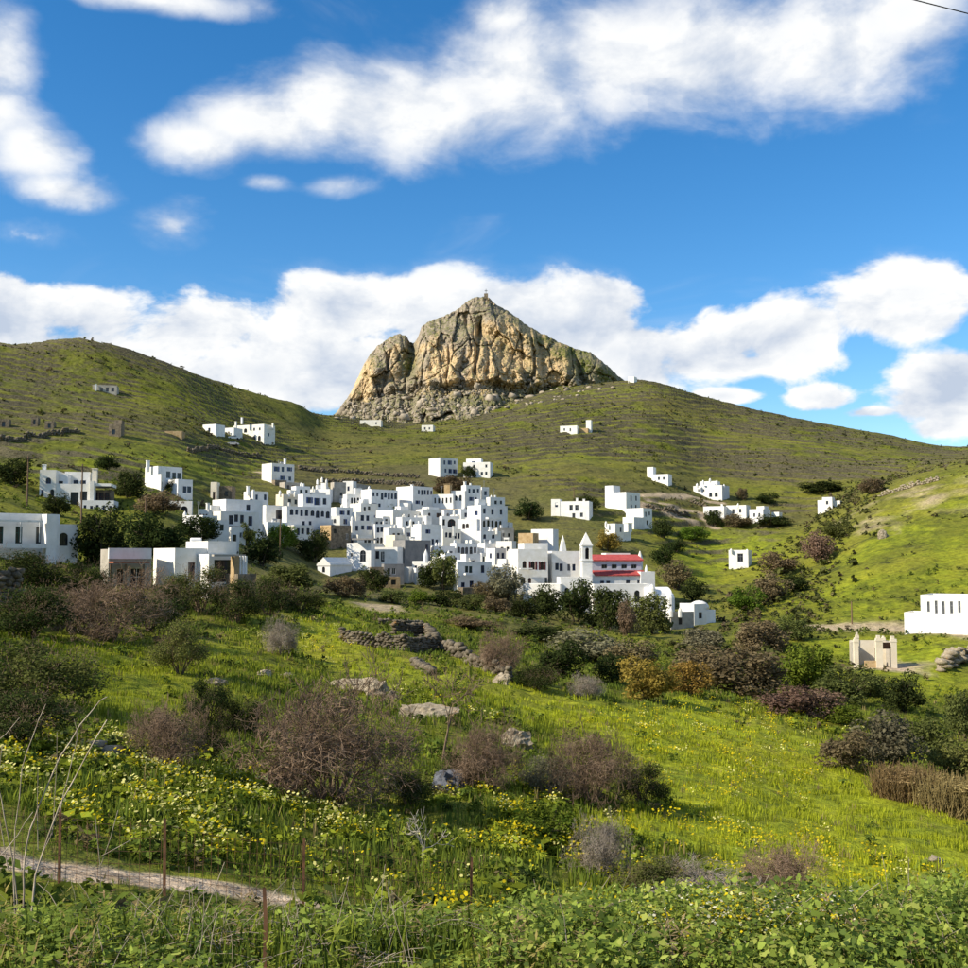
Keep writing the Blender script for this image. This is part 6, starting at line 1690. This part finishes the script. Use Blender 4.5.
# --- nearer houses at the left
h = House('white house at the left edge with dark green shuttered doors and white eaves', -42, -34, 47, 512, 4.6, 14, [row(1, .51, .60, 1.45, 1.0, 2.0, G), row(1, .73, .82, 1.45, 1.0, 2.0, G), row(1, .30, .40, 1.45, 1.0, 2.0, G)], dmin=90, dep=5.6, parapet=.2)
h.slab('eaves', -34, 44, 520, 0, .8, .2, 'white').slab('balcony', -34, 46, 543.5, 0, 1.2, .5, 'white')
for u in (-2, 21, 40): p_ = h.local(u, 522, -.7); MB().box(p_.x - .05, p_.x + .05, p_.y, p_.y + .1, p_.z - 2.2, p_.z).obj('post', 'pale', h.root)
h.add(46, 47, 56, 514, .4, [], dep=5).add(54, 56, 76, 524, 4, [row(1, .1, .6, 1.0, 1.8, 1.5, D_, True)], dep=4)
h = House('grey shed with white parapet, red porch roof and glazed doors in the shade', 104, 109, 148, 549, 3.9, 13, [row(1, .18, .36, 2.0, 1.0, 2.3, 'brown'), row(1, .46, .86, 1.9, 2.2, 2.5, 'pale')], name='garden_shed', cat='shed', dmin=90, dep=3.6, mat='concrete')  # walls take the darker concrete colour to paint in the porch shade
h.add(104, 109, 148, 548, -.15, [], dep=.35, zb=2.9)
h.slab('porch_roof', 108, 146, 561.5, -.05, 1.9, .16, 'rust')
for u in (111, 126, 144): p_ = h.local(u, 563, -1.7); MB().box(p_.x - .07, p_.x + .07, p_.y, p_.y + .14, p_.z - 3.2, p_.z - .1).obj('post', 'tanpole', h.root)
h = House('white house with maroon shuttered window and roof terrace above a stone tower', 163, 175, 208, 548, 4.6, 26, [row(1, .36, .60, 1.5, 1.3, 1.7, 'maroon')], dmin=90, dep=5)
h.add(204, 208, 236, 541, 1.5, [], dep=5).add(207, 209, 238, 554, -1.2, [row(1, .1, .85, .6, 3.2, 2.3, D_)], dep=2.5)
h.add(233, 234.5, 239, 556, -1.8, [], 'ochrestone', dep=.8).add(236, 238, 256, 574, -2.4, [], 'stonewall', dep=4, sink=6)
for u in (241, 244, 246.5): p_ = h.local(u, 556, -1.5); MB().box(p_.x - .09, p_.x + .09, p_.y, p_.y + .18, p_.z - 2.2, p_.z).obj('railing_post', 'white', h.root)
h.slab('pergola_beam', 207, 248, 554.5, -1.4, .5, .2, 'concrete')
House('white cube house with open terrace just above the roof terrace house', 220, 231, 239, 527, 4.2, 40, [row(1, .1, .8, 1.4, .9, 1.6, D_)], dmin=150)
h = House('white terraced villa with arched windows and pillared porch on the left slope', 42, 56, 60, 470, 5.4, -12, [row(1, .35, .75, 1.4, .9, 1.1, B, True), row(1, .65, .95, 3.5, .8, 1.4, D_, True), row(1, .1, .3, 3.6, .6, .9, B)], dmin=140, dep=8, name='white_villa', cat='villa')
h.add(56, 68, 70, 474, 2, [row(1, .15, .75, 1.3, 1.0, 1.2, D_)], dep=6).add(68, 90, 93, 472, 4, [row(2, .3, .9, 1.6, .9, 1.2, B)], dep=6)
h.add(60, 91, 94, 484, -1, [row(3, .1, .95, 1.4, 1.6, 2.2, D_)], dep=5).add(90.5, 94, 97, 481, -2, [], dep=2).add(94, 111, 113, 483.5, -1, [], dep=6, zb=2.6)
h.add(94, 111, 113, 490, 1.5, [row(3, .05, .95, .5, 1.2, 2.0, 'maroon')], 'stonewall', dep=4).add(84, 114, 116, 500.5, -3, [row(5, .05, .98, .9, .5, 1.0, B)], dep=5).chimney(44.5, 464.5, 1.5).chimney(95, 468.5, 4, .9, 2.2, 'cream')
h = House('white house with arched porch and lower window wing on the left slope', 146, 158, 181, 466, 4.9, 30, [row(1, .3, .55, 1.0, 1.0, 1.5, 'grey'), row(2, .55, .98, 1.2, 1.0, 1.4, D_)], dmin=140)
h.add(140, 161, 163, 474, -3, [row(2, .3, .9, 1.6, 1.2, 1.8, D_, True)], dep=4).add(168, 178, 192, 479, -3, [row(2, .3, .95, 1.4, .9, 1.5)]).chimney(148, 460.5, 2).finial(137, 475, -3)
House('pair of cream gate ruins below the white house with arched porch', 211, 217, 219, 482, 5.0, -14, [row(1, .3, .8, 2.4, .7, 2.0, 'brown')], name='stone_ruin', cat='ruin', dmin=180, mat='cream').add(217, 232, 234, 486, 1.5, [row(1, .5, .8, 1.3, .9, 1.2, D_)], 'stonewall', dep=4)
House('low white wall with arch below the left slope houses', 163, 192, 194, 501, 3.0, -10, [row(1, .6, .9, 1.0, 2.4, 1.8, D_, True)], name='garden_wall', cat='wall', dmin=150, dep=1.0)


def ruin():
    x, y, z, d = hit(875, 667, 120); k = d / FPX; az = math.atan2(x, y)
    r = thing('roofless_ruin', 'pale roofless ruin with pillars beside the bare earth mound', 'ruin', (x, y, z), R(14) - az)
    H_ = 27 * k
    for u, dy, ww in ((-17, 0, 4.2), (3, -.6, 6.0), (17, 0, 5.4), (-10, 3.6, 2.8), (14, 3.4, 2.8)):
        c = u * k; w = ww * k / 2; hh = H_ * random.uniform(.92, 1.04)
        MB().box(c - w, c + w, dy - .3, dy + .3, -1.2, hh).add(*boxv(c - w * 1.12, c + w * 1.12, dy - .34, dy + .34, hh - .45, hh - .25)).box(c - w * .7, c + w * .35, dy - .22, dy + .22, hh - .002, hh + random.uniform(.15, .4)).obj('pillar', 'cream', r)
    mb = MB(); face_with_holes(mb, (-17 * k, 3.4), (1, 0), (0, 1), 35 * k, -1.2, H_ * .86, [(3.4, 4.6, 0.2, 2.4, False)], .4)
    mb.box(-17 * k + .02, 18 * k, 3.82, 3.9, -1.2, H_ * .84); mb.obj('back_wall', 'cream', r)
    MB().box(-17 * k, -17 * k + .4, .3, 3.4, -1.2, H_ * .80).obj('side_wall', 'concrete', r)
    MB().box(18 * k - .4, 18 * k, .3, 3.4, -1.2, H_ * .85).obj('side_wall', 'concrete', r)
    MB().box(6 * k, 17 * k, .02, .32, H_ * .62, H_ * .84).obj('lintel', 'brown', r)
    MB().box(-10 * k, 2 * k, -.7, -.2, -1, H_ * .22).obj('low_wall', 'ochrestone', r)


ruin()

# ------------------------------------------------------------------ stones, walls, fence, poles
def stone_mat(name, c1, c2, lichen=None):
    m, N, b = principled(name, .92, .15)
    pos = N.add('ShaderNodeNewGeometry').outputs['Position']
    n = N.noise(pos, 1.8, 5, .65)
    c = N.mix(N.ramp(n, .32, .68), c1, c2)
    if lichen: c = N.mix(N.ramp(N.noise(pos, .9, 4, .6), .60, .72), c, lichen)
    N.put(b.inputs['Base Color'], c)
    bp = N.add('ShaderNodeBump'); bp.inputs['Strength'].default_value = .7; bp.inputs['Distance'].default_value = .1
    N.put(bp.inputs['Height'], N.noise(pos, 5, 5, .65)); N.l.new(bp.outputs[0], b.inputs['Normal'])
    return m


M['drystone'] = stone_mat('dry_stone', (.085, .072, .052), (.20, .168, .122), (.30, .165, .055))
M['palestone'] = stone_mat('pale_stone', (.20, .165, .115), (.40, .34, .25), (.36, .21, .08))
M['bluestone'] = stone_mat('blue_grey_stone', (.07, .075, .09), (.13, .14, .165))


def stone_run(pts, height, size, rng, thick=.55, ragged=.35):
    """stones laid in courses along a line of ground points"""
    bv, bf = rock_proto(rng)
    V_, F_ = [], []; off = 0
    for (ax, ay), (bx, by) in zip(pts[:-1], pts[1:]):
        L = math.hypot(bx - ax, by - ay); n = max(1, int(L / size)); rows = max(1, int(height / (size * .62)))
        ang = math.atan2(by - ay, bx - ax)
        for i in range(n):
            hmax = height * (1 - ragged * rng.random())
            for j in range(rows):
                zz = (j + .4) * size * .62
                if zz > hmax: break
                t = (i + .5 * (j % 2) + rng.uniform(-.15, .15)) / n
                o = rng.uniform(-.5, .5) * thick * .5
                x = ax + (bx - ax) * t - math.sin(ang) * o; y = ay + (by - ay) * t + math.cos(ang) * o
                q = bv[rng.integers(len(bv))] * np.array([size * .66, thick * .62, size * .44]) * rng.uniform(.85, 1.25)
                c, s = math.cos(ang + rng.uniform(-.25, .25)), math.sin(ang)
                q = np.stack([q[:, 0] * math.cos(ang) - q[:, 1] * math.sin(ang), q[:, 0] * math.sin(ang) + q[:, 1] * math.cos(ang), q[:, 2]], -1)
                V_.append(q + np.array([x, y, gz(x, y) + zz])); F_.append(bf + off); off += 12
    return np.concatenate(V_), np.concatenate(F_)


def field_wall(label, pix, height, size=.55, mat='drystone', name='field_wall', thick=.6, ragged=.35):
    rng = np.random.default_rng(int(pix[0][0] * 7 + pix[0][1]))
    pts = [hit(u, v, 20)[:2] for u, v in pix]
    v, f = stone_run(pts, height, size, rng, thick, ragged)
    o = np.array([*pts[0], gz(*pts[0])])
    r = thing(name, label, 'wall', tuple(o))
    c = link('stones', mesh('stones', v - o, f), M[mat], r); c['kind'] = 'stuff'
    return r


field_wall('long rubble front wall of the ruined pen on the green slope', [(378, 648), (405, 651), (438, 651)], 1.5, .34, ragged=.25)
field_wall('dark inner back wall of the ruined pen on the green slope', [(394, 634), (420, 636), (428, 637)], 1.5, .34, ragged=.2)
field_wall('orange lichened end wall of the ruined pen', [(427, 637), (436, 649)], 1.5, .34, ragged=.2)
field_wall('dark rubble wall running left from the ruined pen', [(342, 640), (362, 645), (384, 648)], 1.3, .36)
field_wall('low dark wall above the ruined pen', [(378, 624), (400, 625), (420, 625)], .9, .5)
field_wall('broken dark field wall running down to the round brown bush', [(438, 650), (462, 660), (488, 672), (512, 684)], 1.3, .5)
field_wall('short stub of field wall below the broken dark wall', [(415, 664), (432, 676)], .6, .45)
field_wall('tumbled pale stone heap at the right edge below the chapel', [(943, 672), (956, 664), (975, 660)], 2.6, .9, 'palestone', 'stone_heap', 1.6, .6)
field_wall('dark stone wall at the left edge under the white house with green doors', [(-20, 606), (14, 606), (26, 608)], 3.2, .6)
field_wall('pale stones edging the yellow flowers beside the dead stalks', [(88, 757), (104, 760), (122, 768)], .5, .4, 'palestone', 'stone_edging')
for lab, px in (('dark terrace wall crossing the left hill above the white villa', [(0, 441), (45, 437), (80, 432)]),
                ('terrace wall below the sprawling hilltop house', [(188, 452), (215, 449), (262, 458)]),
                ('long terrace wall on the slope above the village, upper of two', [(300, 470), (360, 474), (420, 478)]),
                ('long terrace wall on the slope above the village, lower of two', [(320, 482), (380, 484), (425, 487)]),
                ('terrace wall beside the path right of the stepped houses', [(645, 507), (668, 512), (690, 517)]),
                ('stone wall along the hill path below the crenellated villa', [(690, 502), (706, 508), (716, 520)]),
                ('pale broken wall climbing the green spur', [(880, 497), (910, 488), (940, 480)])):
    field_wall(lab, px, 1.5, .8, 'drystone' if 'pale' not in lab else 'palestone', 'terrace_wall', .8)


def boulder(label, u, v, w, h, mat='palestone', flat=.7, seed=1, name='boulder'):
    x, y, z, d = hit(u, v, 6); k = d / FPX
    rng = np.random.default_rng(seed * 13 + int(u))
    bv, bf = rock_proto(rng); vv = bv[0]; ff = [tuple(q) for q in bf]
    me = mesh(name, vv, ff)
    import bmesh
    bm = bmesh.new(); bm.from_mesh(me)
    for e in range(3):
        bmesh.ops.subdivide_edges(bm, edges=bm.edges[:], cuts=1, use_grid_fill=True, smooth=.25 if e == 0 else 0.0)
        for q in bm.verts:
            n = perlin(np.array([q.co.x * 1.7 * (e + 1) + seed]), np.array([q.co.y * 1.7 * (e + 1)]), np.array([q.co.z * 1.7 * (e + 1)]))[0]
            q.co *= 1 + n * .45 / (e + 1)
    bm.to_mesh(me); bm.free()
    o = link(name, me, M[mat]); o.location = (x, y, z + h * k * .12); o.scale = (w * k * .5, w * k * .5 * flat, h * k * .55); o.rotation_euler = (0, 0, rng.uniform(-.5, .5))
    return tag(o, label, 'rock', kind='thing')


boulder('flat pale outcrop topping the big leafless bush on its upper side', 352, 690, 44, 16, seed=2)
boulder('pale ochre outcrop right above the big leafless bush', 376, 697, 26, 20, seed=3)
boulder('rounded grey rock at the right end of the outcrop above the big bush', 392, 702, 16, 18, 'drystone', seed=4)
boulder('pale rock ledge behind the open crowned leafless tree', 430, 718, 48, 18, seed=5)
boulder('pale rock ledge above the leafless bush by the blue grey slab', 514, 745, 34, 22, seed=6)
boulder('blue grey slab of shaded rock right of the big leafless bush', 446, 790, 52, 34, 'bluestone', seed=7)
boulder('flat pale stone among the bushes on the left slope', 214, 684, 24, 8, seed=8)
boulder('small pale stone beside the flat stone on the left slope', 262, 676, 14, 10, seed=9)
boulder('pale stone at the foot of the small grey bush on the left slope', 286, 678, 20, 8, seed=10)
boulder('orange lichened rock at the lower end of the broken dark wall', 500, 684, 18, 14, 'palestone', seed=11)
boulder('pale flat stone in the right part of the meadow', 935, 862, 22, 8, seed=12)
boulder('ochre standing stone alone on the green spur', 884, 538, 10, 12, 'palestone', seed=13)


# ---- wire fence along the path
def fence():
    base = [hit(u, v, 8) for u, v in ((-30, 882), (60, 888), (165, 896), (303, 908), (470, 922))]
    r = thing('wire_fence', 'low rusty wire mesh fence along the dirt path', 'fence', base[0][:3])
    O = Vector(base[0][:3])
    H_ = .80
    for b_ in base:
        p = Vector(b_[:3]) - O
        MB().add(*map(list, prisms([(p.x, p.y, p.z - .3, p.x + random.uniform(-.03, .03), p.y, p.z + H_ + .08, .024, .02)]))).obj('post', 'rust_post', r)
    wv, wf = [], []
    segs = []
    for a, b_ in zip(base[:-1], base[1:]):
        a, b_ = Vector(a[:3]) - O, Vector(b_[:3]) - O
        L = (b_ - a).length; n = int(L / .11)
        for i in range(n):
            p = a.lerp(b_, (i + .5) / n); pz = gz(p.x + O.x, p.y + O.y) - O.z
            segs.append((p.x, p.y, pz + .02, p.x + random.uniform(-.01, .01), p.y, p.z + H_, .0028, .0028))
        for j in range(6):
            z = .08 + j * (H_ - .08) / 5; m_ = 8
            for i in range(m_):
                p, q = a.lerp(b_, i / m_), a.lerp(b_, (i + 1) / m_); s0 = -.05 * math.sin(math.pi * i / m_); s1 = -.05 * math.sin(math.pi * (i + 1) / m_)
                segs.append((p.x, p.y, p.z + z + s0, q.x, q.y, q.z + z + s1, .0032, .0032))
    v, f = prisms(segs)
    link('wire_mesh', mesh('wire_mesh', v, f), M['rust_post'], r)
    x, y, z, d = hit(264, 985, 4.2)
    s_ = thing('fence_stake', 'single thin rusty stake standing in the weeds before the fence', 'stake', (x, y, z))
    MB().add(*map(list, prisms([(0, 0, -.2, .004, 0, .27, .010, .010), (.004, 0, .27, -.004, 0, 90 * d / FPX, .010, .009)]))).obj('rod', 'rust_post', s_)


M['rust_post'] = mat_var('rusty_iron', (.085, .045, .028), (.17, .085, .045), 9.0, .8)
fence()


# ---- dead stalks at the left, drawn as bent rods
M['dead_wood'] = mat_var('dead_stalk', (.24, .195, .145), (.42, .355, .27), 14.0, .85)


def stalks():
    D = 6.2; k = D / FPX
    az0, _ = pix_azel(25, 870)
    x, y = math.sin(az0) * D, math.cos(az0) * D; z = gz(x, y)
    r = thing('dead_stalk_plant', 'tall bare pale dead stalks rising at the left edge', 'dead plant', (x, y, z), -az0)
    lines = [([(30, 935), (34, 888), (39, 864), (60, 805), (89, 751), (107, 720)], .011, .0), ([(22, 935), (24, 890), (25, 858), (30, 830), (39, 805), (60, 757), (80, 725), (100, 701), (107, 697)], .010, .05), ([(16, 935), (13, 862), (4, 815), (-2, 785)], .008, -.1),
             ([(18, 930), (14, 870), (15, 829), (22, 769), (33, 736), (46, 704)], .007, .12), ([(-12, 870), (4, 852), (18, 835), (33, 812)], .006, -.15), ([(52, 835), (55, 793), (57, 732)], .004, .15), ([(60, 812), (68, 778), (77, 740), (74, 719)], .005, .02), ([(-6, 745), (6, 734), (20, 717)], .005, -.2), ([(38, 850), (38, 770)], .004, .2), ([(8, 870), (-4, 800), (2, 745)], .005, .25),
             ([(39, 864), (50, 838), (54, 822)], .005, .06)]
    v0 = 484 + FPX * math.tan(PITCH) * 0
    def P(u, v, dy): 
        a, e = pix_azel(u, v); d = D + dy
        q = Vector((math.sin(a) * d, math.cos(a) * d, d * math.tan(e))) - Vector((x, y, z))
        return Matrix.Rotation(az0, 4, 'Z') @ q
    for ln, rad, dy in lines:
        segs = []
        for i, (a, b_) in enumerate(zip(ln[:-1], ln[1:])):
            n = len(ln) - 1
            p, q = P(*a, dy + .05 * i), P(*b_, dy + .05 * (i + 1))
            m_ = p.lerp(q, .5) + Vector((random.uniform(-.006, .006), 0, random.uniform(-.004, .004)))
            ra, rb = .62 * rad * (1 - .5 * i / n), .62 * rad * (1 - .5 * (i + 1) / n)
            segs += [(*p, *m_, ra, (ra + rb) / 2), (*m_, *q, (ra + rb) / 2, rb)]
        v, f = prisms(segs); link('stalk', mesh('stalk', v, f), M['dead_wood'], r)
    # a second small one by the fence
    xx, yy, zz, d2 = hit(100, 905, 6); k2 = d2 / FPX
    r2 = thing('dead_stalk_plant', 'small forked dead sprig in front of the dirt path', 'dead plant', (xx, yy, zz), -math.atan2(xx, yy))
    for pts in ([(0, -8), (0, 30), (-4, 62), (-6, 80)], [(0, 36), (8, 60), (14, 84)], [(0, 44), (18, 52), (30, 58)]):
        v, f = prisms([(a[0] * k2, .02 * i, a[1] * k2, b_[0] * k2, .02 * (i + 1), b_[1] * k2, .005, .004) for i, (a, b_) in enumerate(zip(pts[:-1], pts[1:]))])
        link('stalk', mesh('stalk', v, f), M['dead_wood'], r2)


stalks()


def straw():
    """bent pale dry stems lying over the weeds at the very front"""
    rng = np.random.default_rng(61)
    segs = []
    for k in range(700):
        u = rng.choice([rng.uniform(60, 190), rng.uniform(190, 330), rng.uniform(290, 420), rng.uniform(0, 968)], p=(.2, .2, .2, .4)); d = rng.uniform(4.6, 7.6)
        a, _ = pix_azel(u, 900); x, y = math.sin(a) * d, math.cos(a) * d; z = gz(x, y)
        p = np.array([x, y, z + .02]); dr = np.array([rng.normal(0, .6), rng.normal(0, .25), rng.uniform(.15, .9)]); dr /= np.linalg.norm(dr); L = rng.uniform(.12, .42)
        r0 = rng.uniform(.0016, .0034)
        for i in range(4):
            q = p + dr * L / 4; segs.append((*p, *q, r0, r0 * .85)); p = q; r0 *= .85; dr = dr + np.array([rng.normal(0, .12), 0, -.22]); dr /= np.linalg.norm(dr)
    v, f = prisms(segs)
    tag(link('dry_straw', mesh('dry_straw', v, f), M['dead_wood']), 'bent pale dry stems among the weeds at the front', 'straw', kind='stuff')


straw()


# ---- purple mallow flowers
def mallow_flower(label, u, v, s=1.0):
    d = 6.6; a, e = pix_azel(u, v); p = (math.sin(a) * d, math.cos(a) * d, d * math.tan(e))
    zg = gz(p[0], p[1])
    r = thing('mallow_flower', label, 'flower', (p[0], p[1], zg), -a)
    h = p[2] - zg
    MB().add(*map(list, prisms([(0, 0, 0, 0, 0, h, .004, .003)]))).obj('stem', 'stem_green', r)
    for k in range(5):
        q = k * 1.2566 + .3; c, n = math.cos(q), math.sin(q); w = .024 * s
        pv = [(0, -.004, h), (c * w * .7 - n * w * .5, -.01, h + n * w * .7 + c * w * .5), (c * w * 1.2, -.02, h + n * w * 1.2), (c * w * .7 + n * w * .5, -.01, h + n * w * .7 - c * w * .5)]
        MB().add(pv, [(0, 1, 2, 3)]).obj('petal', 'mauve', r)


M['mauve'] = mat_var('mauve_petal', (.30, .12, .34), (.40, .20, .46), 20)
M['stem_green'] = mat_var('green_stem', (.06, .10, .02), (.09, .14, .03), 8)
mallow_flower('mauve mallow flower at the brink under the reddish leafless bush', 809, 910)
mallow_flower('mauve mallow flower low in the leaves at the bottom right of centre', 752, 953, 1.2)
mallow_flower('mauve mallow flower in the leaves at the right', 924, 928)
mallow_flower('dark mauve mallow flower in the leaves at the bottom middle', 521, 951, 1.1)


# ---- utility poles and the overhead cable
def pole(label, u, vb, vt, lean=0, wire=True, d0=90):
    x, y, z, d = hit(u, vb, d0); k = d / FPX; h = (vb - vt) * k
    r = thing('utility_pole', label, 'pole', (x, y, z), -math.atan2(x, y))
    MB().lathe(0, 0, [(.15, -1), (.14, 0), (.10, h)], 8).obj('post', 'tanpole', r)
    if wire: MB().box(-.7, .7, -.16, -.06, h - .5, h - .36).obj('crossarm', 'tanpole', r)
    return r


pole('dark utility pole behind the roof of the white house with green doors', 27, 506, 460)
pole('brown utility pole in front of the terraced white villa', 81, 528, 468)
pole('thin utility pole above the palm like tree', 145, 532, 500, wire=False)
pole('thin pole beside the dome shaped tree', 280, 556, 520, wire=False, d0=150)
pole('thin utility pole on the terraces behind the white house with arched porch', 216, 472, 458, wire=False, d0=200)
pole('thin pole standing in the field above the roadside bank', 852, 624, 603, wire=False, d0=150)
pole('pole with crossarm on the slope right of the hilltop square houses', 574, 505, 487, d0=200)


def cable():
    p0 = Vector(pix_dir(880, -9)) * 18; p1 = Vector(pix_dir(1010, 24)) * 18.8
    dr = (p1 - p0).normalized()
    a, b_ = p0 - dr * 22, p1 + dr * 14
    o = thing('overhead_cable', 'black overhead cable crossing the top right corner of the sky', 'cable', a)
    pts = [a.lerp(b_, t / 30) - a for t in range(31)]
    v, f = prisms([(*p, *q, .012, .012) for p, q in zip(pts[:-1], pts[1:])])
    link('wire', mesh('wire', v, f), M['black'], o)


cable()


# ---- water tank, cars, summit mast
def tank():
    x, y, z = 0, 0, 0
    az, e = pix_azel(196, 537.5); d = stand(196, 548, 5.0, 90) + 5
    p = (math.sin(az) * d, math.cos(az) * d, d * math.tan(e))
    r = thing('water_tank', 'white cylindrical water tank lying on the roof terrace', 'tank', (p[0], p[1], p[2] - 1.0), -az)
    n = 14; L = .62; R_ = .36
    v = []; f = []
    for x_, s_ in ((-L, .75), (-L + .1, 1), (L - .1, 1), (L, .75)):
        for q in range(n): v.append((x_, R_ * s_ * math.cos(6.2832 * q / n), .62 + R_ * s_ * math.sin(6.2832 * q / n)))
    for i in range(3):
        for q in range(n): f.append((i * n + q, i * n + (q + 1) % n, (i + 1) * n + (q + 1) % n, (i + 1) * n + q))
    f += [tuple(range(n))[::-1], tuple(range(3 * n, 4 * n))]
    MB().add(v, f).obj('drum', 'white', r)
    for x_ in (-.4, .4): MB().box(x_ - .05, x_ + .05, -.25, .25, -.9, .34).obj('stand', 'metal', r)


tank()


def car(label, u, v, paint, rz):
    x, y, z, d = hit(u, v, 200)
    r = thing('parked_car', label, 'car', (x, y, z), rz, 'cars parked below the hilltop house')
    prof = [(-2.0, .3), (-2.05, .75), (-1.9, .95), (-1.1, 1.0), (-.6, 1.42), (.75, 1.45), (1.35, .98), (2.0, .85), (2.1, .5), (2.05, .3)]
    n = len(prof); w = .82
    vv = [(a, -w, b_) for a, b_ in prof] + [(a, w, b_) for a, b_ in prof]
    MB().add(vv, [tuple(range(n)), tuple(range(2 * n - 1, n - 1, -1))] + [(k, k + n, (k + 1) % n + n, (k + 1) % n) for k in range(n)]).obj('body', paint, r)
    for s_ in (-1, 1):
        MB().add([(-.95, s_ * .83, 1.02), (1.15, s_ * .83, 1.02), (.7, s_ * .83, 1.36), (-.55, s_ * .83, 1.36)], [(0, 1, 2, 3)]).obj('side_window', 'glass', r)
        for xx in (-1.3, 1.3):
            wv = [(xx + .32 * math.cos(6.2832 * q / 12), s_ * .84, .32 + .32 * math.sin(6.2832 * q / 12)) for q in range(12)] + [(xx + .32 * math.cos(6.2832 * q / 12), s_ * .66, .32 + .32 * math.sin(6.2832 * q / 12)) for q in range(12)]
            MB().add(wv, [tuple(range(12)), tuple(range(23, 11, -1))] + [(q, (q + 1) % 12, 12 + (q + 1) % 12, 12 + q) for q in range(12)]).obj('wheel', 'black', r)


car('small white car parked in front of the sprawling hilltop house, upper of two', 234, 439.5, 'white', .2)
car('small grey car parked in front of the sprawling hilltop house, lower of two', 233, 446, 'metal', .1)


def summit_cross():
    az, e = pix_azel(486, 289); d = 668
    a = Vector((math.sin(az) * d, math.cos(az) * d, d * math.tan(e)))
    r = thing('summit_cross', 'tiny dark cross on the very top of the rock peak', 'cross', (a.x, a.y, a.z - 3.6), 0)
    MB().box(-.18, .18, -.18, .18, -1.5, 3.6).obj('upright', 'grey', r); MB().box(-.9, .9, -.15, .15, 2.3, 2.65).obj('arm', 'grey', r)
    MB().box(-1.2, 1.2, -1.0, 1.0, -2.5, .6).obj('plinth', 'stonewall', r)


summit_cross()
